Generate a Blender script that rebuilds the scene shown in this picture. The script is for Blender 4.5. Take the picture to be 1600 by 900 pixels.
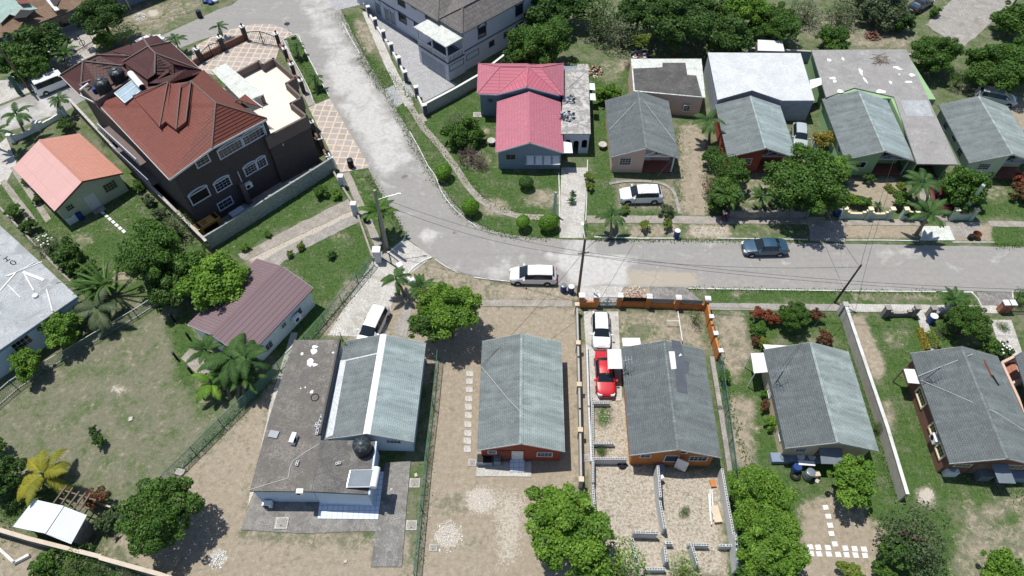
import bpy, bmesh, math, random
import numpy as np
from mathutils import Vector, Matrix, noise as mnoise
R = math.radians
for o in list(bpy.data.objects): bpy.data.objects.remove(o)
scene = bpy.context.scene
COL = scene.collection
# ---------------- camera ----------------
H, PITCH, F = 54.0, R(52.9), 1081.0
cd = bpy.data.cameras.new('camera'); cam = bpy.data.objects.new('camera', cd); COL.objects.link(cam)
cam.location = (0, 0, H); cam.rotation_euler = (math.pi/2-PITCH, 0, 0)
cd.sensor_width = 36; cd.angle = 2*math.atan(800/F); cd.clip_start = .5; cd.clip_end = 6000
scene.camera = cam
# ---------------- sky, sun, exposure ----------------
SUN = Vector((-.25, .21, 1)).normalized()
w = bpy.data.worlds.new('World'); scene.world = w; w.use_nodes = True
wn = w.node_tree; sky = wn.nodes.new('ShaderNodeTexSky'); sky.sky_type = 'NISHITA'; sky.sun_disc = False
sky.sun_elevation = math.asin(SUN.z); sky.sun_rotation = math.atan2(SUN.x, SUN.y)
sky.air_density = 1.0; sky.dust_density = .6
bg = wn.nodes['Background']; bg.inputs['Strength'].default_value = .1
wn.links.new(sky.outputs[0], bg.inputs[0])
sl = bpy.data.lights.new('sun', 'SUN'); sl.energy = 4.3; sl.angle = R(.5); sl.color = (1, .965, .9)
so = bpy.data.objects.new('sun', sl); COL.objects.link(so); so.location = (0, 0, 120)
so.rotation_euler = SUN.to_track_quat('Z', 'Y').to_euler()
scene.view_settings.view_transform = 'Standard'; scene.view_settings.look = 'None'
scene.view_settings.exposure = .2; scene.view_settings.gamma = 1
scene.view_settings.use_curve_mapping = False
scene.render.engine = 'CYCLES'
# ---------------- measuring: photo pixel -> point at height z ----------------
FW = Vector((0, math.cos(PITCH), -math.sin(PITCH))); UP = Vector((0, math.sin(PITCH), math.cos(PITCH)))
CAMP = Vector((0, 0, H))
def ray(px, py): return FW*F + Vector((1, 0, 0))*(px-800) - UP*(py-450)
def G(px, py, z=0.0):
    d = ray(px, py); return CAMP + d*((z-H)/d.z)
def S(px, py, z=0.0):      # photo pixels per metre across at that point
    return F/((G(px, py, z)-CAMP).dot(FW))
def onplane(px, py, n, p0):
    d = ray(px, py); return CAMP + d*((p0-CAMP).dot(n)/d.dot(n))
# ---------------- tagging ----------------
def tag(o, label=None, cat=None, group=None, kind=None):
    if label: o['label'] = label
    if cat: o['category'] = cat
    if group: o['group'] = group
    if kind: o['kind'] = kind
    return o
def empty(name, loc, rz=0, label=None, cat=None, group=None):
    o = bpy.data.objects.new(name, None); COL.objects.link(o); o.location = loc; o.rotation_euler = (0, 0, rz)
    o.empty_display_size = .3
    return tag(o, label, cat, group)
def copy_tree(o, parent=None):
    c = o.copy(); COL.objects.link(c)
    if parent: c.parent = parent
    for ch in list(o.children): copy_tree(ch, c)
    return c
# ---------------- mesh collector ----------------
class MB:
    def __init__(s): s.v = []; s.f = []; s.m = []; s.sm = []
    def add(s, vs, fs, m=0, smooth=False):
        b = len(s.v); s.v += [tuple(v) for v in vs]
        for f in fs: s.f.append([b+i for i in f]); s.m.append(m); s.sm.append(smooth)
        return s
    def box(s, x0, y0, z0, x1, y1, z1, m=0):
        v = [(x, y, z) for z in (z0, z1) for y in (y0, y1) for x in (x0, x1)]
        return s.add(v, [(0,2,3,1),(4,5,7,6),(0,1,5,4),(2,6,7,3),(0,4,6,2),(1,3,7,5)], m)
    def obox(s, c, ax, ay, az, m=0):     # centre and three half vectors
        c = Vector(c); ax = Vector(ax); ay = Vector(ay); az = Vector(az)
        v = [c+ax*i+ay*j+az*k for k in (-1,1) for j in (-1,1) for i in (-1,1)]
        return s.add(v, [(0,2,3,1),(4,5,7,6),(0,1,5,4),(2,6,7,3),(0,4,6,2),(1,3,7,5)], m)
    def bar(s, a, b, t, m=0, t2=None):
        a = Vector(a); b = Vector(b); d = b-a; L = d.length
        if L < 1e-6: return s
        d /= L; u = Vector((0, 0, 1)) if abs(d.z) < .95 else Vector((1, 0, 0))
        x = d.cross(u).normalized(); y = x.cross(d)
        return s.obox((a+b)/2, x*t/2, y*(t2 or t)/2, d*L/2, m)
    def tube(s, pts, r, n=8, m=0, cap=True):
        P = [Vector(p) for p in pts]; rr = r if isinstance(r, (list, tuple)) else [r]*len(P); vs = []; fs = []
        for i, p in enumerate(P):
            d = (P[min(i+1, len(P)-1)]-P[max(i-1, 0)]).normalized()
            u = Vector((0, 0, 1)) if abs(d.z) < .95 else Vector((1, 0, 0))
            x = d.cross(u).normalized(); y = x.cross(d)
            for k in range(n):
                a = 2*math.pi*k/n; vs.append(p+(x*math.cos(a)+y*math.sin(a))*rr[i])
        for i in range(len(P)-1):
            for k in range(n):
                k2 = (k+1) % n; fs.append((i*n+k, i*n+k2, (i+1)*n+k2, (i+1)*n+k))
        if cap: fs += [tuple(range(n))[::-1], tuple((len(P)-1)*n+k for k in range(n))]
        return s.add(vs, fs, m, True)
    def lathe(s, c, prof, n=20, m=0):
        c = Vector(c); vs = []; fs = []
        for (r, z) in prof:
            for k in range(n):
                a = 2*math.pi*k/n; vs.append((c.x+r*math.cos(a), c.y+r*math.sin(a), c.z+z))
        for i in range(len(prof)-1):
            for k in range(n):
                k2 = (k+1) % n; fs.append((i*n+k, i*n+k2, (i+1)*n+k2, (i+1)*n+k))
        fs += [tuple(range(n))[::-1], tuple((len(prof)-1)*n+k for k in range(n))]
        return s.add(vs, fs, m, True)
    def prism(s, poly, z0, z1, m=0, mside=None):   # poly of (x,y), counter-clockwise or not
        a = sum(poly[i][0]*poly[(i+1) % len(poly)][1]-poly[(i+1) % len(poly)][0]*poly[i][1] for i in range(len(poly)))
        if a < 0: poly = poly[::-1]
        n = len(poly); v = [(p[0], p[1], z0) for p in poly]+[(p[0], p[1], z1) for p in poly]
        s.add(v, [tuple(range(n, 2*n))], m)
        s.add(v, [(i, (i+1) % n, n+(i+1) % n, n+i) for i in range(n)]+[tuple(range(n))[::-1]], m if mside is None else mside)
        return s
    def poly(s, pts, th=.1, m=0):          # roof panel: any planar-ish polygon given a thickness below
        P = [Vector(p) for p in pts]; n = (P[1]-P[0]).cross(P[2]-P[0]).normalized()
        if n.z < 0: P = P[::-1]; n = -n
        k = len(P); v = P+[p-Vector((0, 0, th)) for p in P]
        return s.add(v, [tuple(range(k)), tuple(range(k, 2*k))[::-1]]+[(i, k+i, k+(i+1) % k, (i+1) % k) for i in range(k)], m)
    def build(s, name, mats, parent=None, loc=None, rz=0, smooth_angle=True):
        me = bpy.data.meshes.new(name); me.from_pydata(s.v, [], s.f)
        if not isinstance(mats, (list, tuple)): mats = [mats]
        for m in mats: me.materials.append(m)
        for p, mi, sm in zip(me.polygons, s.m, s.sm): p.material_index = mi; p.use_smooth = sm
        me.update(); uv = me.uv_layers.new(name='UVMap').data
        Z = Vector((0, 0, 1)); V = me.vertices
        for p in me.polygons:
            n = p.normal
            if abs(n.z) > .999: u = Vector((1, 0, 0)); v = Vector((0, 1, 0))
            else: u = Z.cross(n).normalized(); v = n.cross(u)
            for li, vi in zip(p.loop_indices, p.vertices): c = V[vi].co; uv[li].uv = (c.dot(u), c.dot(v))
        if any(s.sm): 
            try: me.set_sharp_from_angle(angle=R(40))
            except Exception: pass
        o = bpy.data.objects.new(name, me); COL.objects.link(o)
        if parent: o.parent = parent
        if loc is not None: o.location = loc
        if rz: o.rotation_euler = (0, 0, rz)
        return o
def rebase(o):      # move an object's origin to the middle of its footprint
    me = o.data; n = len(me.vertices); c = np.empty(n*3); me.vertices.foreach_get('co', c); c = c.reshape(-1, 3)
    p = np.array([(c[:, 0].min()+c[:, 0].max())/2, (c[:, 1].min()+c[:, 1].max())/2, c[:, 2].min()])
    c -= p; me.vertices.foreach_set('co', c.ravel()); me.update(); o.location = Vector(p)
    return o
# ---------------- materials ----------------
class NT:
    def __init__(s, name):
        s.mat = bpy.data.materials.new(name); s.mat.use_nodes = True; s.t = s.mat.node_tree; s.b = s.t.nodes['Principled BSDF']
    def n(s, typ, _out=0, **kw):
        nd = s.t.nodes.new('ShaderNode'+typ)
        for k, v in kw.items():
            if k.startswith('_'): setattr(nd, k[1:], v)
            else:
                key = int(k[1:]) if k[0] == 'i' and k[1:].isdigit() else k.replace('_', ' ')
                s.set(nd.inputs[key], v)
        return nd
    def set(s, inp, v):
        if hasattr(v, 'outputs'): v = v.outputs[0]
        if isinstance(v, bpy.types.NodeSocket): s.t.links.new(v, inp)
        elif isinstance(v, (tuple, list)) and len(v) == 3 and inp.type == 'RGBA': inp.default_value = (*v, 1)
        else: inp.default_value = v
    def coord(s, kind='Object'): return s.t.nodes.new('ShaderNodeTexCoord').outputs[kind]
    def noise(s, vec, scale, detail=4, rough=.55, dist=0):
        return s.n('TexNoise', Vector=vec, Scale=scale, Detail=detail, Roughness=rough, Distortion=dist).outputs[0]
    def ramp(s, fac, stops, interp='LINEAR'):
        r = s.n('ValToRGB', Fac=fac); cr = r.color_ramp; cr.interpolation = interp
        while len(cr.elements) < len(stops): cr.elements.new(.5)
        for e, (p, c) in zip(cr.elements, stops):
            e.position = p; e.color = (*c, 1) if isinstance(c, (tuple, list)) else (c, c, c, 1)
        return r.outputs[0]
    def mix(s, fac, a, b, mode='MIX'):
        m = s.n('MixRGB', _blend_type=mode); s.set(m.inputs[0], fac); s.set(m.inputs[1], a); s.set(m.inputs[2], b); return m.outputs[0]
    def math(s, op, a, b=0.0, clamp=False):
        m = s.n('Math', _operation=op, _use_clamp=clamp); s.set(m.inputs[0], a); s.set(m.inputs[1], b); return m.outputs[0]
    def mapping(s, vec, scale=(1, 1, 1), rot=(0, 0, 0), loc=(0, 0, 0)):
        m = s.n('Mapping', Vector=vec); m.inputs['Scale'].default_value = scale; m.inputs['Rotation'].default_value = rot; m.inputs['Location'].default_value = loc
        return m.outputs[0]
    def bump(s, h, strength=.3, dist=.05):
        b = s.n('Bump', Height=h, Strength=strength, Distance=dist); s.set(s.b.inputs['Normal'], b.outputs[0])
    def fin(s, col, rough=.85, metal=0, spec=.25, **kw):
        s.set(s.b.inputs['Base Color'], col); s.set(s.b.inputs['Roughness'], rough); s.b.inputs['Metallic'].default_value = metal
        s.b.inputs['Specular IOR Level'].default_value = spec
        return s.mat
def mul(c, k): return tuple(min(1, x*k) for x in c)
M = {}
def plain(name, col, rough=.8, var=.12, scale=1.5, bump=0, metal=0, spec=.25, dirt=0, dcol=(.12, .1, .08)):
    if name in M: return M[name]
    t = NT(name); v = t.coord()
    c = t.mix(t.ramp(t.noise(v, scale, 5), [(.3, 0.), (.7, 1.)]), mul(col, 1-var), mul(col, 1+var))
    c = t.mix(t.ramp(t.noise(v, scale*9, 3), [(.35, 0.), (.75, .5)]), c, mul(col, 1-var*1.2))
    if dirt:
        c = t.mix(t.ramp(t.noise(v, scale*.7, 6, .65), [(.5, 0.), (.75, dirt)]), c, dcol)
    if bump: t.bump(t.noise(v, scale*14, 3), bump, .02)
    M[name] = t.fin(c, rough, metal, spec); return M[name]
def streaky(name, col, col2, sx=1.2, sy=.15, amt=(.42, .72), rough=.85, fine=.12, cols=None):   # weathered flat concrete roof and the like
    if name in M: return M[name]
    t = NT(name); v = t.coord()
    a = t.ramp(t.noise(t.mapping(v, (sx, sy, 1)), 1, 6, .65, .4), [(amt[0], 0.), (amt[1], 1.)])
    c = t.mix(a, col, col2)
    if cols: c = t.mix(t.ramp(t.noise(t.mapping(v, (1, 1, 1), loc=(7, 3, 0)), .55, 7, .7, .6), [(.52, 0.), (.6, 1.)]), c, cols)
    c = t.mix(t.ramp(t.noise(v, 11, 4), [(.35, 0.), (.6, 1.)]), mul(col, .72), c)
    c = t.mix(t.ramp(t.noise(t.mapping(v, loc=(2, 8, 1)), 1.9, 9, .8, .8), [(.56, 0.), (.66, .75)]), c, mul(col, .6))
    c = t.mix(t.ramp(t.noise(t.mapping(v, loc=(4, 1, 3)), .9, 9, .8, 1.2), [(.57, 0.), (.62, .6)]), c, col2)
    M[name] = t.fin(c, rough); return M[name]
def shingle(name, col, pale, amt, row=.17, wid=.3, soft=.12):
    t = NT(name); v = t.coord('UV'); o = t.coord()
    br = t.n('TexBrick', Vector=v, Scale=1, _offset=.5); br.inputs['Color1'].default_value = (*mul(col, .85), 1); br.inputs['Color2'].default_value = (*mul(col, 1.15), 1)
    br.inputs['Mortar'].default_value = (*mul(col, .5), 1); br.inputs['Brick Width'].default_value = wid; br.inputs['Row Height'].default_value = row
    br.inputs['Mortar Size'].default_value = .014; br.inputs['Mortar Smooth'].default_value = .3; br.inputs['Bias'].default_value = 0
    st = t.noise(t.mapping(v, (1.1, .2, 1)), 1.2, 8, .72, .15)
    sag = t.noise(t.mapping(v, (1.3, .1, 1), loc=(3, 5, 0)), 1.0, 3, .5, .1)  # shadow bands of the sagging sheets, painted as darker streaks in the colour
    c = t.mix(t.ramp(st, [(amt[0], 0.), (amt[1], .85)]), br.outputs[0], pale)
    c = t.mix(t.math('MULTIPLY', t.ramp(t.noise(v, 7, 4, .7), [(.3, 0.), (.75, 1.)]), .35), c, mul(pale, .55))
    c = t.mix(t.math('MULTIPLY', br.outputs[1], .55), c, mul(col, .5))
    c = t.mix(t.ramp(sag, [(.42, .0), (.62, .42)]), c, mul(col, .75)); c = t.mix(t.ramp(t.noise(t.mapping(o, loc=(11, 2, 0)), .8, 7, .75), [(.5, 0.), (.7, soft)]), c, pale)
    t.bump(t.math('SUBTRACT', 1.0, br.outputs[1]), .5, .03)
    M[name] = t.fin(c, .9, spec=.15); return M[name]
def tiles(name, col, var=.2, row=.34, wid=.34, line=.45, dirtc=None, rough=.6):      # profiled metal or clay tile
    t = NT(name); v = t.coord('UV'); o = t.coord()
    br = t.n('TexBrick', Vector=v, Scale=1, _offset=.0); br.inputs['Color1'].default_value = (*mul(col, 1-var/2), 1); br.inputs['Color2'].default_value = (*mul(col, 1+var/2), 1)
    br.inputs['Mortar'].default_value = (*mul(col, line), 1); br.inputs['Brick Width'].default_value = wid; br.inputs['Row Height'].default_value = row
    br.inputs['Mortar Size'].default_value = .022; br.inputs['Mortar Smooth'].default_value = .5; br.inputs['Bias'].default_value = -.2
    c = t.mix(t.ramp(t.noise(o, .45, 6, .65), [(.35, 0.), (.7, .6)]), br.outputs[0], mul(col, 1-var))
    if dirtc: c = t.mix(t.ramp(t.noise(o, 1.7, 7, .7), [(.45, 0.), (.8, .7)]), c, dirtc)
    wv = t.n('TexWave', Vector=v, Scale=1/wid/2, _bands_direction='X'); 
    hh = t.math('ADD', t.math('MULTIPLY', wv.outputs[1], .5), t.math('SUBTRACT', 1.0, br.outputs[1]))
    t.bump(hh, .5, .04)
    M[name] = t.fin(c, rough, spec=.3); return M[name]
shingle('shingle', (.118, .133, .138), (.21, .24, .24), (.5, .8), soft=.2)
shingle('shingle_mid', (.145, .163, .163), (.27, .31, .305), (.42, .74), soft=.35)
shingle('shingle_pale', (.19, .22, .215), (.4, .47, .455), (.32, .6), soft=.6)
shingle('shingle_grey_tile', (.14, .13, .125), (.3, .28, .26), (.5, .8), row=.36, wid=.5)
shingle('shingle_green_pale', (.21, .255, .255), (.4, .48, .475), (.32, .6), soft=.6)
tiles('tile_red', (.21, .066, .047), row=.3, wid=.28, dirtc=(.11, .042, .034))
tiles('grey_roof_tile', (.15, .14, .135), var=.2, row=.5, wid=.5, line=.3, dirtc=(.24, .22, .2), rough=.9)
tiles('tile_red_dark', (.085, .03, .028), dirtc=(.05, .022, .02))
tiles('tile_pink', (.47, .16, .205), var=.2, row=.36, wid=.25, line=.55, dirtc=(.4, .17, .2)); tiles('tile_pink_stripe', (.47, .13, .175), var=.12, row=.42, wid=9, line=.3)
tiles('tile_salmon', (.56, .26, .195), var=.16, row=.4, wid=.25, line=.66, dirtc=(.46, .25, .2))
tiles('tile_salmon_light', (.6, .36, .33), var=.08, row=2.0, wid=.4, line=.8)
tiles('tile_maroon', (.2, .14, .15), var=.12, row=.37, wid=.3, line=.5)
tiles('tile_maroon_stripe', (.175, .115, .125), var=.1, row=.45, wid=9, line=.16)
tiles('corrugated_white', (.78, .8, .82), var=.06, row=9, wid=.16, line=.6)
tiles('corrugated_pale', (.68, .75, .77), var=.1, row=.19, wid=9, line=.5)
streaky('brown_shingle', (.2, .13, .085), (.27, .2, .14), cols=(.16, .1, .06))
streaky('teal_paint', (.3, .42, .38), (.45, .55, .5), 1, 1, cols=(.35, .3, .22))
streaky('flat_dark', (.15, .138, .124), (.28, .255, .225), .6, .6, cols=(.15, .142, .125))
streaky('flat_wet', (.11, .105, .1), (.23, .225, .21), .9, .9, cols=(.16, .15, .135))
streaky('flat_black', (.085, .082, .08), (.16, .152, .145), .8, .8, (.4, .7))
streaky('flat_white', (.5, .53, .54), (.7, .71, .71), .7, .5, (.3, .6), cols=(.58, .6, .6))
streaky('flat_grey', (.27, .26, .25), (.4, .385, .375), .6, .6, (.35, .65), cols=(.33, .315, .3))
streaky('flat_mottled', (.26, .255, .24), (.6, .58, .55), 1.3, 1.3, (.45, .53), cols=(.33, .31, .28))
streaky('flat_pale', (.34, .36, .37), (.5, .52, .53), .5, .5, (.35, .65), cols=(.3, .31, .31))
streaky('slab_white', (.5, .52, .47), (.74, .77, .72), 1.2, 1.2, (.35, .6))
streaky('concrete', (.29, .27, .245), (.42, .395, .36), .9, .9, (.35, .7), cols=(.24, .22, .195))
streaky('concrete_pale', (.44, .42, .385), (.6, .58, .54), .8, .8, (.35, .65), cols=(.36, .33, .29))
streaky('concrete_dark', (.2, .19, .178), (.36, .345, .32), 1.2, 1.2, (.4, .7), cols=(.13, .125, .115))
streaky('pavement', (.3, .27, .235), (.42, .38, .335), 1, 1, (.35, .65), cols=(.25, .24, .17))
streaky('yard_grey', (.34, .34, .345), (.45, .45, .455), 1.5, 1.5, (.35, .65), cols=(.36, .36, .36))
plain('white', (.68, .68, .67), var=.05, dirt=.35, dcol=(.45, .43, .4)); plain('white_paint_worn', (.7, .69, .66), var=.1, dirt=.7, dcol=(.35, .32, .28))
plain('black', (.012, .012, .013), .6); plain('iron', (.02, .02, .022), .5); plain('tank_black', (.022, .026, .028), .42, spec=.4)
plain('tank_blue', (.05, .07, .08), .4, spec=.4)
plain('steel', (.6, .62, .63), .3, metal=.8); plain('blue_barrel', (.02, .055, .2), .45); plain('bin_dark', (.02, .028, .045), .5)
plain('wood', (.17, .13, .1), .85, scale=6); plain('pole_wood', (.17, .125, .095), .9, scale=8); plain('pole_concrete', (.3, .275, .24), .9, scale=4)
plain('orange_wall', (.48, .185, .06), dirt=.3, dcol=(.3, .15, .08)); plain('rust_wall', (.3, .07, .045)); plain('brown_wall', (.2, .1, .075)); plain('cream_wall', (.58, .48, .35))
plain('pale_blue_wall', (.52, .62, .74), var=.05); plain('white_wall', (.72, .74, .76), var=.05); plain('grey_blue_wall', (.2, .25, .32), var=.06)
plain('peach_wall', (.58, .42, .35), var=.05); plain('green_wall', (.27, .42, .22), var=.06); plain('pale_green_wall', (.5, .57, .42), var=.05)
plain('mint_wall', (.36, .46, .37), var=.08, dirt=.5, dcol=(.22, .27, .22)); plain('yellow_paint', (.72, .62, .42), var=.08)
plain('mansion_wall', (.072, .06, .06), .75, var=.15, scale=3); plain('mansion_trim', (.15, .115, .105), var=.1); plain('mansion_deck', (.7, .645, .55), var=.05, dirt=.3, dcol=(.5, .45, .37))
plain('lavender_wall', (.52, .55, .62), var=.05); plain('navy_trim', (.07, .085, .13)); plain('grey_trim', (.3, .33, .38))
plain('cottage_wall', (.5, .52, .38), var=.06); plain('red_brown', (.19, .06, .04)); plain('kerb_white', (.62, .62, .59), var=.15, dirt=.8, dcol=(.3, .28, .24))
plain('deck_blue', (.14, .15, .24), .75); plain('panel_blue', (.09, .14, .19), .22, spec=.6); plain('panel_grey', (.17, .2, .23), .3, spec=.5)
plain('block_wall', (.4, .38, .35), var=.15, scale=2, bump=.3); plain('rusty', (.16, .06, .03)); plain('yellow_machine', (.5, .28, .07), .5)
plain('green_post', (.06, .14, .11)); plain('rope', (.5, .5, .48)); plain('wire', (.03, .03, .03)); plain('cable_grey', (.04, .04, .045)); plain('timber_pale', (.55, .47, .38)); plain('lime', (.5, .46, .4), var=.3, scale=5); plain('panel_sky_reflection', (.34, .44, .5), .15, spec=.6)
plain('bark', (.12, .09, .065), .95, scale=6); plain('palm_bark', (.2, .17, .13), .95, scale=6); plain('white_plastic', (.8, .8, .8), .4, var=.02)
plain('brick', (.36, .16, .1), var=.25, scale=4); plain('skin', (.09, .045, .028), .6, var=.04); plain('cloth_dark', (.02, .025, .06), .9); plain('cloth_plum', (.14, .03, .05), .9)
plain('cloth_pale', (.55, .5, .58), .9)
def glassm(name, col, rough=.12):
    t = NT(name); M[name] = t.fin(col, rough, spec=.6); return M[name]
glassm('glass', (.012, .015, .02)); glassm('glass_blue', (.03, .06, .09)); glassm('car_glass', (.012, .018, .022), .06); glassm('lamp_glass', (.7, .72, .74), .1); glassm('tail_red', (.4, .02, .02), .2)
def paint(name, col):
    t = NT(name); t.b.inputs['Coat Weight'].default_value = .8; t.b.inputs['Coat Roughness'].default_value = .04
    v = t.coord(); M[name] = t.fin(t.mix(t.ramp(t.noise(v, 3, 4), [(.3, 0.), (.8, .25)]), col, mul(col, .7)), .35, spec=.5); return M[name]
paint('car_white', (.78, .79, .8)); paint('car_red', (.52, .012, .02)); paint('car_blue', (.028, .075, .125)); paint('car_silver', (.4, .45, .46)); paint('car_crimson', (.3, .015, .04)); paint('car_navy', (.03, .045, .07))
plain('tyre', (.018, .018, .018), .9)
def block_mat():    # hollow concrete block with joints
    t = NT('blockwork'); v = t.coord('UV')
    br = t.n('TexBrick', Vector=v, Scale=1); br.inputs['Color1'].default_value = (.5, .51, .52, 1); br.inputs['Color2'].default_value = (.6, .61, .62, 1); br.inputs['Mortar'].default_value = (.36, .36, .36, 1)
    br.inputs['Brick Width'].default_value = .41; br.inputs['Row Height'].default_value = .21; br.inputs['Mortar Size'].default_value = .014
    M['blockwork'] = t.fin(t.mix(t.ramp(t.noise(v, 2, 6), [(.4, 0.), (.7, .5)]), br.outputs[0], (.5, .49, .48)), .95)
    t = NT('rubble_wall'); v = t.coord('UV'); 
    br = t.n('TexBrick', Vector=v, Scale=1); br.inputs['Color1'].default_value = (.3, .32, .31, 1); br.inputs['Color2'].default_value = (.42, .44, .42, 1); br.inputs['Mortar'].default_value = (.22, .23, .22, 1)
    br.inputs['Brick Width'].default_value = .41; br.inputs['Row Height'].default_value = .21; br.inputs['Mortar Size'].default_value = .03
    M['rubble_wall'] = t.fin(t.mix(t.ramp(t.noise(v, 3, 6), [(.4, 0.), (.7, .8)]), br.outputs[0], (.22, .24, .22)), .95)
block_mat()
def tile_floor(name, c1, c2, size, line, ang=0, lw=.1):
    t = NT(name); v = t.mapping(t.coord('Object'), rot=(0, 0, ang))
    br = t.n('TexBrick', Vector=v, Scale=1, _offset=.0); br.inputs['Color1'].default_value = (*c1, 1); br.inputs['Color2'].default_value = (*c2, 1); br.inputs['Mortar'].default_value = (*line, 1)
    br.inputs['Brick Width'].default_value = size; br.inputs['Row Height'].default_value = size; br.inputs['Mortar Size'].default_value = lw; br.inputs['Mortar Smooth'].default_value = .1
    M[name] = t.fin(t.mix(t.ramp(t.noise(v, 2, 6), [(.35, 0.), (.75, .45)]), br.outputs[0], mul(c1, .75)), .7)
tile_floor('paving_lattice', (.33, .29, .27), (.4, .36, .34), 1.0, (.62, .5, .36), R(5), .09)
tile_floor('tile_blue_white', (.62, .68, .78), (.66, .72, .8), .42, (.3, .34, .42), 0, .02)
tile_floor('tile_red_porch', (.25, .09, .07), (.3, .11, .08), .35, (.15, .06, .05), 0, .015)
def mesh_mat(name, col, cover, cell=.16):       # woven wire: thin wires with open gaps
    t = NT(name); v = t.mapping(t.coord('UV'), rot=(0, 0, R(45)))
    br = t.n('TexBrick', Vector=v, Scale=1, _offset=0.); br.inputs['Brick Width'].default_value = cell; br.inputs['Row Height'].default_value = cell
    br.inputs['Mortar Size'].default_value = cell*cover; br.inputs['Mortar Smooth'].default_value = 0
    t.fin(col, .5); t.set(t.b.inputs['Alpha'], br.outputs[1]); M[name] = t.mat
mesh_mat('chain_link', (.2, .26, .24), .09); mesh_mat('chain_green', (.14, .3, .24), .1)
# ================= GROUND =================
def world_poly(pts, z=0): return [(G(x, y, z).x, G(x, y, z).y) for x, y in pts]
def poly_soft(X, Y, poly, soft):       # 1 inside, fading over soft metres outside
    P = np.array(poly); n = len(P); inside = np.zeros(X.shape, bool); dist = np.full(X.shape, 1e9)
    for i in range(n):
        x0, y0 = P[i]; x1, y1 = P[(i+1) % n]
        cond = ((y0 > Y) != (y1 > Y)); xx = (x1-x0)*(Y-y0)/((y1-y0) if abs(y1-y0) > 1e-9 else 1e-9)+x0
        inside ^= cond & (X < xx)
        dx, dy = x1-x0, y1-y0; L = dx*dx+dy*dy+1e-9; t = np.clip(((X-x0)*dx+(Y-y0)*dy)/L, 0, 1)
        dist = np.minimum(dist, np.hypot(X-x0-t*dx, Y-y0-t*dy))
    d = np.where(inside, dist, -dist)
    t = np.clip(d/soft*.5+.5, 0, 1); return t*t*(3-2*t)
def circ(cx, cy, r, k=.7): return [(cx+r*math.cos(a*math.pi/5), cy+r*k*math.sin(a*math.pi/5)) for a in range(10)]
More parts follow.
